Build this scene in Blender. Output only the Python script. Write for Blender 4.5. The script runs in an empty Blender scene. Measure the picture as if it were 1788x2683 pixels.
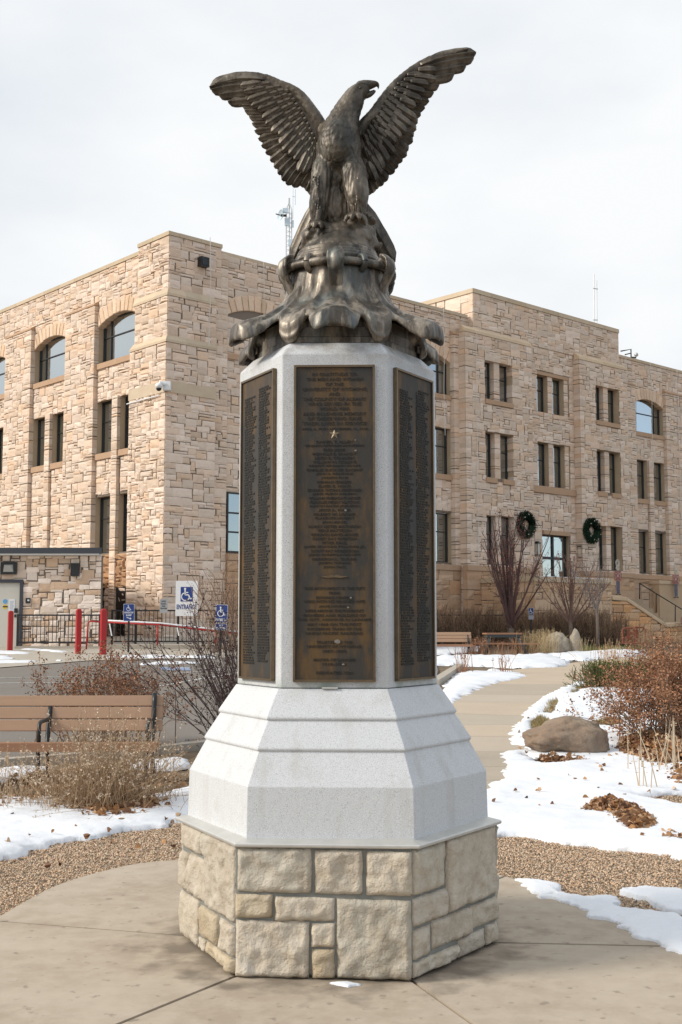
import bpy, math, random
import numpy as np
from mathutils import Vector, Matrix, noise as mnoise
random.seed(7); rng = np.random.default_rng(7)
S = bpy.context.scene
COL = S.collection
# ------------------------------------------------------------------ camera, sky, sun, exposure
FOC, PITCH, EYE = 3122.0, 0.0953, 1.65          # focal length in photo pixels, upward tilt, eye height
cam = bpy.data.cameras.new('camera'); camo = bpy.data.objects.new('camera', cam); COL.objects.link(camo)
cam.sensor_fit = 'HORIZONTAL'; cam.sensor_width = 24.0; cam.lens = 24.0*FOC/1788
cam.clip_start = 0.05; cam.clip_end = 3000
camo.location = (0, 0, EYE); camo.rotation_euler = (math.pi/2+PITCH, 0, 0)
S.camera = camo
SUN_EL, SUN_AZ = math.radians(32), math.radians(-104)     # azimuth measured from +Y towards +X
world = bpy.data.worlds.new('World'); S.world = world; world.use_nodes = True
def setup_world():
    nt = world.node_tree; N = nt.nodes; L = nt.links; N.clear()
    out = N.new('ShaderNodeOutputWorld'); bg = N.new('ShaderNodeBackground'); bg.inputs[1].default_value = 0.1
    sky = N.new('ShaderNodeTexSky'); sky.sky_type = 'NISHITA'; sky.sun_disc = False
    sky.sun_elevation = SUN_EL; sky.sun_rotation = SUN_AZ; sky.altitude = 2000; sky.dust_density = 2.0
    tc = N.new('ShaderNodeTexCoord')
    mp = N.new('ShaderNodeMapping'); mp.inputs['Scale'].default_value = (1.0, 1.0, 2.2)
    L.new(tc.outputs['Generated'], mp.inputs[0])
    n1 = N.new('ShaderNodeTexNoise'); n1.inputs['Scale'].default_value = 2.3; n1.inputs['Detail'].default_value = 5; n1.inputs['Roughness'].default_value = .5
    n2 = N.new('ShaderNodeTexNoise'); n2.inputs['Scale'].default_value = 1.1; n2.inputs['Detail'].default_value = 4
    L.new(mp.outputs[0], n1.inputs[0]); L.new(mp.outputs[0], n2.inputs[0])
    # cloud sheet: bright veil, a little greyer in places
    cr = N.new('ShaderNodeValToRGB'); e = cr.color_ramp.elements
    e[0].position = .36; e[0].color = (6.1, 6.5, 6.95, 1); e[1].position = .60; e[1].color = (7.6, 7.75, 7.85, 1)
    L.new(n1.outputs[0], cr.inputs[0])
    # veil breaks up away from the sun's side of the sky
    dot = N.new('ShaderNodeVectorMath'); dot.operation = 'DOT_PRODUCT'; dot.inputs[1].default_value = (.93, -.36, .0)
    L.new(tc.outputs['Generated'], dot.inputs[0])
    ad = N.new('ShaderNodeMath'); ad.operation = 'MULTIPLY_ADD'; ad.inputs[1].default_value = 1.3
    L.new(n2.outputs[0], ad.inputs[0]); L.new(dot.outputs['Value'], ad.inputs[2])
    mr = N.new('ShaderNodeMapRange'); mr.inputs['From Min'].default_value = 1.05; mr.inputs['From Max'].default_value = 1.75
    mr.inputs['To Min'].default_value = 0.0; mr.inputs['To Max'].default_value = .75
    L.new(ad.outputs[0], mr.inputs[0])
    mx = N.new('ShaderNodeMixRGB'); L.new(mr.outputs[0], mx.inputs[0]); L.new(cr.outputs[0], mx.inputs[1])
    sc_ = N.new('ShaderNodeMixRGB'); sc_.blend_type = 'MULTIPLY'; sc_.inputs[0].default_value = 1; sc_.inputs[2].default_value = (1.6, 1.5, 1.4, 1)
    L.new(sky.outputs[0], sc_.inputs[1]); L.new(sc_.outputs[0], mx.inputs[2])
    L.new(mx.outputs[0], bg.inputs[0]); L.new(bg.outputs[0], out.inputs[0])
setup_world()
sun = bpy.data.lights.new('sun', 'SUN'); suno = bpy.data.objects.new('sun', sun); COL.objects.link(suno)
sun.energy = 2.6; sun.angle = math.radians(16); sun.color = (1, .93, .82)
sd = Vector((math.cos(SUN_EL)*math.sin(SUN_AZ), math.cos(SUN_EL)*math.cos(SUN_AZ), math.sin(SUN_EL)))
suno.rotation_euler = sd.to_track_quat('Z', 'Y').to_euler(); suno.location = sd*60
S.view_settings.view_transform = 'Standard'; S.view_settings.look = 'None'
S.view_settings.exposure = 0.34; S.view_settings.gamma = 1.0; S.view_settings.use_curve_mapping = False
try:
    S.cycles.max_bounces = 6; S.cycles.diffuse_bounces = 3; S.cycles.glossy_bounces = 3; S.cycles.transparent_max_bounces = 8
    S.cycles.use_denoising = True
except Exception: pass

# ------------------------------------------------------------------ surveying: photo pixel -> place
CP, SP = math.cos(PITCH), math.sin(PITCH)
def ray(x, y):
    u = (x-894)/FOC; v = (1341.5-y)/FOC
    return np.array([u, CP-v*SP, v*CP+SP])
def at(x, y, Y):                                  # the point seen at a photo pixel at distance Y
    r = ray(x, y); return np.array([0, 0, EYE])+r*(Y/r[1])
def ground(X, Y):                                 # gentle rise from the plaza to the building
    a = np.clip((np.asarray(X, float)+4)/8, 0, 1); a = a*a*(3-2*a); g = .034-.0173*a
    t = np.clip(np.asarray(Y, float)-10, 0, 50); return g*t*t/(t+3)
def gat(x, y):
    z = 0.0; r = ray(x, y)
    for _ in range(50):
        p = np.array([0, 0, EYE])+r*((z-EYE)/r[2]); z = .5*z+.5*float(ground(p[0], p[1]))
    return p
YAW = .83476
dR = np.array([math.sin(YAW), math.cos(YAW), 0]); dL = np.array([-math.cos(YAW), math.sin(YAW), 0])
nR = np.array([dR[1], -dR[0], 0]); nL = np.array([-dR[0], -dR[1], 0])
C0 = np.array([*at(430, 1640, 47.2)[:2], 0.0]); ZUP = np.array([0, 0, 1.0])

# ------------------------------------------------------------------ mesh helpers
def lin(c):
    return tuple(((v/12.92) if v <= .04045 else ((v+.055)/1.055)**2.4) for v in [q/255 for q in c])
def npmesh(name, V, groups, mat, smooth=False, tone=None):
    me = bpy.data.meshes.new(name); V = np.asarray(V, np.float32); me.vertices.add(len(V))
    me.vertices.foreach_set('co', V.ravel())
    idx = np.concatenate([np.asarray(g, np.int32).ravel() for g in groups]) if groups else np.zeros(0, np.int32)
    tot = np.concatenate([np.full(len(g), np.asarray(g).shape[1], np.int32) for g in groups]) if groups else np.zeros(0, np.int32)
    st = np.concatenate([[0], np.cumsum(tot)[:-1]]).astype(np.int32)
    me.loops.add(len(idx)); me.loops.foreach_set('vertex_index', idx)
    me.polygons.add(len(tot)); me.polygons.foreach_set('loop_start', st); me.polygons.foreach_set('loop_total', tot)
    me.polygons.foreach_set('use_smooth', np.full(len(tot), bool(smooth)))
    if tone is not None:
        at_ = me.color_attributes.new('tone', 'FLOAT_COLOR', 'POINT')
        t4 = np.ones((len(V), 4), np.float32); t4[:, :3] = tone; at_.data.foreach_set('color', t4.ravel())
    me.update(calc_edges=True); me.validate(); me.materials.append(mat); return me
class MB:                                         # collects shapes into ONE mesh
    def __init__(s): s.v = []; s.f = []; s.t = []; s.tone = (1, 1, 1)
    def add(s, vs, fs, tone=None):
        b = len(s.v); s.v += [tuple(map(float, q)) for q in vs]; s.f += [tuple(i+b for i in f) for f in fs]
        s.t += [tone or s.tone]*len(vs)
    def hexa(s, p, tone=None):                    # p: 8 corners, bottom ring 0-3 then top ring 4-7
        s.add(p, [(3, 2, 1, 0), (4, 5, 6, 7), (0, 1, 5, 4), (1, 2, 6, 5), (2, 3, 7, 6), (3, 0, 4, 7)], tone)
    def box(s, x0, x1, y0, y1, z0, z1, tone=None):
        s.hexa([(x0,y0,z0),(x1,y0,z0),(x1,y1,z0),(x0,y1,z0),(x0,y0,z1),(x1,y0,z1),(x1,y1,z1),(x0,y1,z1)], tone)
    def fbox(s, fr, u0, u1, v0, v1, w0, w1, tone=None):   # box in a frame (O,U,V,W)
        O, U, V, W_ = fr
        P = lambda a, b, c: O+U*a+V*b+W_*c
        s.hexa([P(u0,v0,w0),P(u1,v0,w0),P(u1,v0,w1),P(u0,v0,w1),P(u0,v1,w0),P(u1,v1,w0),P(u1,v1,w1),P(u0,v1,w1)], tone)
    def prism(s, fr, poly, w0, w1, tone=None):    # 2-D outline in a frame, with thickness
        O, U, V, W_ = fr; n = len(poly)
        vs = [O+U*a+V*b+W_*w0 for a, b in poly]+[O+U*a+V*b+W_*w1 for a, b in poly]
        s.add(vs, [tuple(range(n-1, -1, -1)), tuple(range(n, 2*n))]+[(i, (i+1) % n, n+(i+1) % n, n+i) for i in range(n)], tone)
    def tube(s, pts, r, n=6, cap=True, tone=None):
        pts = [Vector(p) for p in pts]; m = len(pts); rr = r if hasattr(r, '__len__') else [r]*m
        b = []; prev = None
        for i, p in enumerate(pts):
            d = (pts[min(i+1, m-1)]-pts[max(i-1, 0)]); d = d.normalized() if d.length > 1e-9 else Vector((0, 0, 1))
            if prev is None: a = d.orthogonal().normalized()
            else:
                a = prev-d*prev.dot(d); a = a.normalized() if a.length > 1e-6 else d.orthogonal().normalized()
            prev = a; c = d.cross(a)
            for k in range(n):
                th = 2*math.pi*k/n; b.append(p+(a*math.cos(th)+c*math.sin(th))*rr[i])
        fs = [(i*n+k, i*n+(k+1) % n, (i+1)*n+(k+1) % n, (i+1)*n+k) for i in range(m-1) for k in range(n)]
        if cap: fs += [tuple(range(n-1, -1, -1)), tuple((m-1)*n+k for k in range(n))]
        s.add(b, fs, tone)
    def lathe(s, cx, cy, prof, n=24, tone=None, axis=None):
        vs = []; m = len(prof)
        for r, z in prof:
            for k in range(n):
                th = 2*math.pi*k/n; vs.append((cx+r*math.cos(th), cy+r*math.sin(th), z))
        s.add(vs, [(i*n+k, i*n+(k+1) % n, (i+1)*n+(k+1) % n, (i+1)*n+k) for i in range(m-1) for k in range(n)]+[tuple(range(n-1, -1, -1)), tuple((m-1)*n+k for k in range(n))], tone)
    def blob(s, c, r, n=8, m=6, jit=0., tone=None, seed=0):
        c = Vector(c); rx, ry, rz = r if hasattr(r, '__len__') else (r, r, r); vs = []
        for i in range(1, m):
            ph = math.pi*i/m
            for k in range(n):
                th = 2*math.pi*k/n; d = Vector((math.sin(ph)*math.cos(th), math.sin(ph)*math.sin(th), math.cos(ph)))
                q = 1+jit*mnoise.noise(d*1.7+Vector((seed*3.1, seed, 0)))
                vs.append(c+Vector((d.x*rx, d.y*ry, d.z*rz))*q)
        t = len(vs); vs += [c+Vector((0, 0, rz)), c-Vector((0, 0, rz))]
        fs = [(i*n+k, (i+1)*n+k, (i+1)*n+(k+1) % n, i*n+(k+1) % n) for i in range(m-2) for k in range(n)]
        fs += [(t, k, (k+1) % n) for k in range(n)]+[(t+1, (m-2)*n+(k+1) % n, (m-2)*n+k) for k in range(n)]
        s.add(vs, fs, tone)
    def mesh(s, name, mat, smooth=False):
        g = {}
        for f in s.f: g.setdefault(len(f), []).append(f)
        return npmesh(name, s.v, [np.array(q, np.int32) for q in g.values()], mat, smooth, np.array(s.t, np.float32))
    def build(s, name, mat, parent=None, smooth=False):
        return put(name, s.mesh(name, mat, smooth), parent)
def put(name, me, parent=None):
    o = bpy.data.objects.new(name, me); COL.objects.link(o)
    if parent is not None:
        o.parent = parent; o.matrix_parent_inverse = world_inv(parent)
    return o
def world_inv(p):
    m = Matrix.Identity(4)
    while p is not None:
        m = Matrix.LocRotScale(p.location, p.rotation_euler, p.scale) if p.parent is None else m
        p = p.parent
    return m.inverted()
def tag(o, label=None, cat=None, group=None, kind=None):
    if label: o['label'] = label
    if cat: o['category'] = cat
    if group: o['group'] = group
    if kind: o['kind'] = kind
    return o
def thing(name, label, cat, loc=(0, 0, 0), group=None):
    o = bpy.data.objects.new(name, None); COL.objects.link(o); o.location = tuple(map(float, loc)); o.empty_display_size = .2
    return tag(o, label, cat, group)
def rekin(o, parent, root):                       # parent o to a part, keeping world-space meshes
    o.parent = parent; o.matrix_parent_inverse = Matrix.Identity(4) if parent.parent else world_inv(parent)
def sub(name, me, part):                          # sub-part of a part whose mesh already carries its parent's inverse
    o = bpy.data.objects.new(name, me); COL.objects.link(o); o.parent = part; return o
def copy_tree(o, parent=None):
    c = o.copy(); COL.objects.link(c)
    if parent is not None: c.parent = parent
    for ch in [q for q in ALLCHILD.get(o.name, [])]: copy_tree(ch, c)
    return c
ALLCHILD = {}
def index_children():
    ALLCHILD.clear()
    for q in bpy.data.objects:
        if q.parent: ALLCHILD.setdefault(q.parent.name, []).append(q)
def smoothstep(a, b, x):
    t = np.clip((x-a)/(b-a), 0, 1); return t*t*(3-2*t)

# ------------------------------------------------------------------ materials
def material(name, col, rough=.7, metal=0., tone=False, noise=None, noise2=None, bump=None, bump2=None, spec=.5, stretch=None, coat=None):
    """col: base colour (linear). noise=(scale, amount, other colour) mixes a second colour; bump=(scale, strength, distance)."""
    m = bpy.data.materials.new(name); m.use_nodes = True; nt = m.node_tree; N = nt.nodes; L = nt.links
    b = N['Principled BSDF']; b.inputs['Roughness'].default_value = rough; b.inputs['Metallic'].default_value = metal
    b.inputs['Specular IOR Level'].default_value = spec
    tc = N.new('ShaderNodeTexCoord'); src = tc.outputs['Object']
    if stretch:
        mp = N.new('ShaderNodeMapping'); mp.inputs['Scale'].default_value = stretch; L.new(src, mp.inputs[0]); src = mp.outputs[0]
    cur = None
    rgb = N.new('ShaderNodeRGB'); rgb.outputs[0].default_value = (*col, 1); cur = rgb.outputs[0]
    for nz in (noise, noise2):
        if not nz: continue
        t = N.new('ShaderNodeTexNoise'); t.inputs['Scale'].default_value = nz[0]; t.inputs['Detail'].default_value = 6; t.inputs['Roughness'].default_value = .65
        L.new(src, t.inputs[0])
        r = N.new('ShaderNodeMapRange'); lo, hi = (nz[3], nz[4]) if len(nz) > 3 else (.4, .62)
        r.inputs['From Min'].default_value = lo; r.inputs['From Max'].default_value = hi; r.inputs['To Max'].default_value = nz[1]
        L.new(t.outputs[0], r.inputs[0])
        x = N.new('ShaderNodeMixRGB'); L.new(r.outputs[0], x.inputs[0]); L.new(cur, x.inputs[1]); x.inputs[2].default_value = (*nz[2], 1); cur = x.outputs[0]
    if tone:
        a = N.new('ShaderNodeAttribute'); a.attribute_name = 'tone'
        x = N.new('ShaderNodeMixRGB'); x.blend_type = 'MULTIPLY'; x.inputs[0].default_value = 1; L.new(cur, x.inputs[1]); L.new(a.outputs['Color'], x.inputs[2]); cur = x.outputs[0]
    L.new(cur, b.inputs['Base Color'])
    nrm = None
    for bp in (bump, bump2):
        if not bp: continue
        t = N.new('ShaderNodeTexNoise'); t.inputs['Scale'].default_value = bp[0]; t.inputs['Detail'].default_value = 5; t.inputs['Roughness'].default_value = .6
        L.new(src, t.inputs[0])
        k = N.new('ShaderNodeBump'); k.inputs['Strength'].default_value = bp[1]; k.inputs['Distance'].default_value = bp[2]; L.new(t.outputs[0], k.inputs['Height'])
        if nrm: L.new(nrm, k.inputs['Normal'])
        nrm = k.outputs[0]
    if nrm: L.new(nrm, b.inputs['Normal'])
    return m
M = {}
M['sandstone'] = material('sandstone', (.71, .57, .465), .88, tone=True, noise=(2.3, .5, (.62, .48, .37)), noise2=(9, .35, (.74, .64, .54)), bump=(7, .5, .05), bump2=(38, .4, .012), spec=.25)
M['mortar'] = material('mortar', (.22, .18, .145), .95, noise=(3, .4, (.2, .17, .14)), bump=(30, .4, .01), spec=.1)
M['sill_stone'] = material('sill_stone', (.50, .33, .215), .8, noise=(3, .5, (.42, .28, .18)), bump=(25, .3, .01), spec=.3)
M['smooth_stone'] = material('smooth_stone', (.60, .49, .36), .8, tone=True, noise=(1.5, .4, (.5, .38, .26)), bump=(25, .25, .01), spec=.3)
M['dark_metal'] = material('dark_metal', (.018, .02, .022), .45, .0, bump=(60, .1, .002))
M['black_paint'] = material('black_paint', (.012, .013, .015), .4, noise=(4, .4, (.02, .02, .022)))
M['fascia'] = material('fascia', (.02, .023, .03), .35, noise=(2, .4, (.03, .033, .04)))
M['concrete'] = material('concrete', (.42, .38, .32), .9, noise=(1.3, .5, (.35, .31, .255)), noise2=(7, .35, (.47, .43, .365)), bump=(90, .25, .004), spec=.25)
def glass_mat():
    m = bpy.data.materials.new('window_glass'); m.use_nodes = True; nt = m.node_tree; N = nt.nodes; L = nt.links
    b = N['Principled BSDF']; b.inputs['Base Color'].default_value = (.012, .014, .016, 1); b.inputs['Roughness'].default_value = .3
    g = N.new('ShaderNodeBsdfGlossy'); g.inputs['Color'].default_value = (.86, .93, .95, 1); g.inputs['Roughness'].default_value = .015
    mx = N.new('ShaderNodeMixShader'); lw = N.new('ShaderNodeLayerWeight'); lw.inputs[0].default_value = .45
    mr = N.new('ShaderNodeMapRange'); mr.inputs['To Min'].default_value = .22; mr.inputs['To Max'].default_value = .98; L.new(lw.outputs['Facing'], mr.inputs[0])
    L.new(mr.outputs[0], mx.inputs[0]); L.new(b.outputs[0], mx.inputs[1]); L.new(g.outputs[0], mx.inputs[2])
    L.new(mx.outputs[0], N['Material Output'].inputs[0]); return m
M['glass'] = glass_mat()
# ================================================================== STONE MASONRY
def ashlar(w, h, cu, cv, r, skip=None, umax=5, vmax=3):
    """random-range ashlar: fills a w x h field with rectangles; skip(u0,v0,u1,v1)->True leaves a place empty."""
    nu, nv = max(1, round(w/cu)), max(1, round(h/cv)); du, dv = w/nu, h/nv
    occ = np.zeros((nv, nu), bool); out = []
    if skip:
        for j in range(nv):
            for i in range(nu):
                if skip((i+.5)*du, (j+.5)*dv): occ[j, i] = True
    for j in range(nv):
        for i in range(nu):
            if occ[j, i]: continue
            b = r.choices((1, 2, 3), (4, 5, 1.6))[0]; b = min(b, vmax, nv-j)
            a = r.randint(2, umax) if b < 3 else r.randint(3, umax+1)
            if b == 1: a = r.randint(2, umax)
            a = min(a, nu-i)
            k = 1
            while k < a and not occ[j, i+k]: k += 1
            a = k
            if i+a < nu and not occ[j, i+a] and (i+a+1 >= nu or occ[j, min(i+a+1, nu-1)]): a += 1     # leave no slivers
            while b > 1 and occ[j:j+b, i:i+a].any(): b -= 1
            occ[j:j+b, i:i+a] = True
            out.append((i*du, j*dv, (i+a)*du, (j+b)*dv))
    return out
def jitter_rects(rects, w, h, ju, jv, r):
    o = []
    for u0, v0, u1, v1 in rects:
        q = lambda x, lo, hi, j: x if (x < lo+1e-6 or x > hi-1e-6) else x+r.uniform(-j, j)
        o.append((q(u0, 0, w, ju), q(v0, 0, h, jv), q(u1, 0, w, ju), q(v1, 0, h, jv)))
    return o
PAL = [((1, 1, 1), 5), ((1.10, 1.11, 1.13), 4), ((.97, .93, .88), 4), ((1.02, .92, .82), 1.6), ((1.04, .98, .93), 3), ((.93, .93, .92), 1.6), ((.88, .83, .78), 1.0)]
def stone_tone(r, pal=PAL, k=.08, mul=(1, 1, 1)):
    c = r.choices([p[0] for p in pal], [p[1] for p in pal])[0]; b = 1+r.uniform(-k, k)
    return tuple(c[i]*b*mul[i] for i in range(3))
def stone_geo(fr, rect, d, gap, rough, r, n=4, cham=.02, edge=.008):
    """one quarry-faced block: n x n front grid with a bevelled margin, four sides, no back."""
    O, U, V, W_ = fr; u0, v0, u1, v1 = rect; u0 += gap; v0 += gap; u1 -= gap; v1 -= gap
    vs = []; m = n-1
    for j in range(n):
        for i in range(n):
            a, b = i/m, j/m; border = i in (0, m) or j in (0, m)
            if n > 3: a = (0, .22, .78, 1)[i] if n == 4 else a; b = (0, .26, .74, 1)[j] if n == 4 else b
            u = u0+(u1-u0)*a+(r.uniform(-edge, edge) if i not in (0, m) or True else 0)
            v = v0+(v1-v0)*b+r.uniform(-edge, edge)
            w = -cham if border else r.uniform(-.2, 1)*rough
            vs.append(O+U*u+V*v+W_*w)
    k = n*n
    for u, v in ((u0, v0), (u1, v0), (u1, v1), (u0, v1)): vs.append(O+U*u+V*v-W_*d)
    fs = [(j*n+i, j*n+i+1, (j+1)*n+i+1, (j+1)*n+i) for j in range(m) for i in range(m)]
    fs += [(k, k+1)+tuple(range(m, -1, -1)), (k+1, k+2)+tuple(j*n+m for j in range(m, -1, -1)),
           (k+2, k+3)+tuple(m*n+i for i in range(0, n)), (k+3, k)+tuple(j*n for j in range(0, n))]
    return vs, fs
class Masonry:
    def __init__(s): s.items = []
    def field(s, fr, w, h, cu, cv, r, d=.1, gap=.012, rough=.03, n=4, pal=PAL, k=.08, mul=(1, 1, 1), skip=None, cham=.02, ju=.04, jv=.02, umax=5, vmax=3):
        for q in jitter_rects(ashlar(w, h, cu, cv, r, skip, umax, vmax), w, h, ju, jv, r):
            if q[2]-q[0] < .05 or q[3]-q[1] < .05: continue
            s.one(fr, q, d, gap, rough, r, n, stone_tone(r, pal, k, mul), cham)
    def one(s, fr, q, d, gap, rough, r, n, tone, cham=.02, edge=.008):
        vs, fs = stone_geo(fr, q, d, gap, rough, r, n, cham, edge)
        O, U, V, W_ = fr; c = O+U*((q[0]+q[2])/2)+V*((q[1]+q[3])/2)
        s.items.append((vs, fs, tone, c, (q[2]-q[0])*(q[3]-q[1]), W_))
    def raw(s, vs, fs, tone, c, area, W_): s.items.append((vs, fs, tone, np.array(c, float), area, W_))
    def emit(s, parent, mat, most=290, name='stone', hide=None, mass='stone_facing', kindrest=True):
        def size(it):
            c = it[3]; v = c-np.array([0, 0, EYE]); y = v[1]*CP+v[2]*SP
            if y < .5: return 0
            px = 894+FOC*v[0]/y; py = 1341.5-FOC*(v[2]*CP-v[1]*SP)/y
            if px < 5 or px > 1783 or py < 5 or py > 2678 or (hide and hide(px, py)): return 0
            return it[4]*abs(np.dot(it[5], v))/np.linalg.norm(v)**3
        order = sorted(range(len(s.items)), key=lambda i: -size(s.items[i])); rest = MB()
        for k, i in enumerate(order):
            vs, fs, tone = s.items[i][:3]
            if k < most and size(s.items[i]) > 0:
                b = MB(); b.add(vs, fs, tone); b.build(name, mat, parent)
            else: rest.add(vs, fs, tone)
        if rest.v:
            o = rest.build(mass, mat, parent)
            if kindrest: o['kind'] = 'stuff'

# ================================================================== THE SANDSTONE HALL
def frame(side, o=0., t0=0., z0=0.):
    d, n = (dR, nR) if side == 'R' else (dL, nL)
    return (C0+n*o+d*t0+ZUP*z0, d, ZUP, n)
R1 = random.Random(11)
hall = thing('stone_building', 'large buff sandstone institutional building with arched top windows filling the background', 'building', (C0[0], C0[1], .9))
RG = {'L': .035, 'R': .016}
MA = Masonry(); CORE = MB(); SILL = []
ZB = .3
def core(side, o, t0, t1, z0, z1, ops=()):
    fr = frame(side, o); ts = sorted({t0, t1, *[q for p in ops for q in p[:2]]}); zs = sorted({z0, z1, *[q for p in ops for q in p[2:4]]})
    O, U, V, W_ = fr
    for a, b in zip(ts, ts[1:]):
        for c, d in zip(zs, zs[1:]):
            if any(p[0] <= a and b <= p[1] and p[2] <= c and d <= p[3] for p in ops): continue
            CORE.add([O+U*a+V*c, O+U*b+V*c, O+U*b+V*d, O+U*a+V*d], [(0, 1, 2, 3) if side == 'R' else (3, 2, 1, 0)])
    for p in ops:                                  # the reveals: head, floor and both sides
        a, b, c, d = p[:4]; dep = p[4]; m = MB()
        for q in ([(a, c), (b, c)], [(b, c), (b, d)], [(b, d), (a, d)], [(a, d), (a, c)]):
            (u0, v0), (u1, v1) = q
            m.add([O+U*u0+V*v0, O+U*u1+V*v1, O+U*u1+V*v1-W_*dep, O+U*u0+V*v0-W_*dep], [(0, 1, 2, 3)], (.85, .8, .74))
        m.build('reveal', M['smooth_stone'], hall)
def window(side, t0, t1, z0, z1, o, cols=1, bars=(.62,), arch=0., fw=.06):
    fr = frame(side, o); f = MB()
    for a, b in ((t0, t0+fw), (t1-fw, t1)): f.fbox(fr, a, b, z0, z1, -.05, .05)
    f.fbox(fr, t0+fw, t1-fw, z0, z0+fw, -.05, .05); f.fbox(fr, t0+fw, t1-fw, z1-fw-arch*0, z1, -.05, .05)
    for i in range(1, cols):
        c = t0+(t1-t0)*([0, .18, .82][i] if cols == 3 else i/cols); f.fbox(fr, c-.025, c+.025, z0+fw, z1-fw, -.04, .04)
    for q in bars: f.fbox(fr, t0+fw, t1-fw, z0+(z1-z0)*q-.025, z0+(z1-z0)*q+.025, -.035, .035)
    w = f.build('window', M['dark_metal'], hall)
    g = MB(); g.fbox(fr, t0+.01, t1-.01, z0+.01, z1-.01, -.03, -.01); sub('pane', g.mesh('pane', M['glass']), w)
def sill(side, t0, t1, z0, z1, o, out=.07):
    b = MB(); b.fbox(frame(side, o), t0, t1, z0, z1, -.32, out); b.build('sill', M['sill_stone'], hall)
def pier(side, t0, t1, z0, z1, o, d=.55, cap=True, cu=.145, rough=.03, n=4, mul=(1, 1, 1), umax=5):
    MA.field(frame(side, o, t0, z0), t1-t0, z1-z0, cu, .13, R1, d, .008, rough if side == 'L' else .016, n, mul=mul, umax=umax, cham=.009)
    CORE.fbox(frame(side, o), t0+.03, t1-.03, z0, z1-.01, -d-.04, -.035)
    if cap:
        fr = frame(side, o)
        O, U, V, W_ = fr; P = lambda a, b, c: O+U*a+V*b+W_*c; b = MB()
        b.hexa([P(t0-.02, z1, .03), P(t1+.02, z1, .03), P(t1+.02, z1, -.24), P(t0-.02, z1, -.24), P(t0-.02, z1+.06, .03), P(t1+.02, z1+.06, .03), P(t1+.02, z1+.24, -.24), P(t0-.02, z1+.24, -.24)])
        b.build('pier_cap', M['sill_stone'], hall)
def arch(side, t0, t1, zs, rise, o, thick=.62, d=.34):
    h = (t1-t0)/2; Rr = (h*h+rise*rise)/(2*rise); tc, zc = (t0+t1)/2, zs+rise-Rr
    fr = frame(side, o+.02); O, U, V, W_ = fr; a0 = math.asin(h/Rr); n = 11
    ed = [-a0+2*a0*i/n+(R1.uniform(-.012, .012) if 0 < i < n else 0) for i in range(n+1)]
    for i in range(n):
        p, q = ed[i]+.004, ed[i+1]-.004; T = thick+R1.uniform(-.06, .08); pts = []
        for rr_, th in ((Rr, p), (Rr, q), (Rr+T, q), (Rr+T, p)): pts.append((tc+rr_*math.sin(th), zc+rr_*math.cos(th)))
        if i in (0, n-1):                          # springers square to the jamb
            e = -1 if i == 0 else 1; k = 3 if i == 0 else 2; pts[k] = (tc+e*(h+.02), pts[k][1]+.0)
            if i == 0: pts[0] = (t0, zs)
            else: pts[1] = (t1, zs)
        vs = [O+U*a+V*b+W_*w for w in (-d, -.012) for a, b in pts]; cx = sum(a for a, b in pts)/4; cz = sum(b for a, b in pts)/4
        vs += [O+U*(a+(cx-a)*.12)+V*(b+(cz-b)*.08)+W_*R1.uniform(.0, .02) for a, b in pts]
        fs = [(0, 1, 5, 4), (1, 2, 6, 5), (2, 3, 7, 6), (3, 0, 4, 7), (4, 5, 9, 8), (5, 6, 10, 9), (6, 7, 11, 10), (7, 4, 8, 11), (8, 9, 10, 11)]
        MA.raw(vs, fs, stone_tone(R1, [((1.05, .95, .84), 3), ((1.1, 1.02, .93), 3), ((.96, .86, .73), 2)], .06), O+U*cx+V*cz, thick*.35, W_)
    return lambda u, v: v > zs-.1 and math.hypot(u-tc, v-zc) < Rr+thick*.75 and abs(u-tc) < h+.1
ZS2, ZS3, ZH1, ZH2, ZP = 9.1, 13.1, 7.22, 11.44, 17.3       # sill tops, window heads, parapet
def bay(side, t0, t1, ground_win=True, second=True, o=-.2, mid=.5, mull=.46, zbase=ZB, n=4, blind=False, basement=False):
    """one bay between two piers: arched window over spandrel over two slit windows, twice"""
    tm = t0+(t1-t0)*mid; a, b = tm-mull/2, tm+mull/2; ops = []
    if not blind: ops.append((t0, t1, ZS3, 15.16, .34))
    if second: ops += [(t0, a, ZS2, ZH2, .34), (b, t1, ZS2, ZH2, .34)]
    if ground_win: ops += [(t0, a, 4.75, ZH1, .34), (b, t1, 4.75, ZH1, .34)]
    if basement: ops.append((t0+.2, t1-.2, 1.6, 3.0, .34))
    core(side, o-.04, t0, t1, zbase, ZP, ops)
    ring = arch(side, t0, t1, 14.74, .40, o)
    def skip(u, v):
        u += t0; v += zbase
        if ring(u, v): return True
        if any(p[0] <= u <= p[1] and p[2]-.22 <= v <= p[3]+.02 for p in ops if p[2] > 5) or any(p[0] <= u <= p[1] and p[2]-.05 <= v <= p[3]+.02 for p in ops if p[2] < 5): return True
        return second and a-.05 < u < b+.05 and v < ZH2+.02
    MA.field(frame(side, o, t0, zbase), t1-t0, ZP-zbase, .135, .125, R1, .08, .008, RG[side], n, skip=skip, cham=.009)
    if second: pier(side, a, b, zbase, ZH2+.02, o+.13, .45, False, .23, n=n, umax=2)
    if not blind:
        window(side, t0+.02, t1-.02, ZS3, 15.15, o-.32, 3, (.58,)); 
    sill(side, t0+.01, t1-.01, ZS3-.24, ZS3, o)
    if second:
        for p, q in ((t0, a), (b, t1)):
            window(side, p+.02, q-.02, ZS2, ZH2-.02, o-.32); sill(side, p+.01, q-.01, ZS2-.26, ZS2, o)
    if ground_win:
        for p, q in ((t0, a), (b, t1)): window(side, p+.02, q-.02, 4.75, ZH1-.02, o-.32)
    if basement: window(side, t0+.22, t1-.22, 1.6, 3.0, o-.3)
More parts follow.
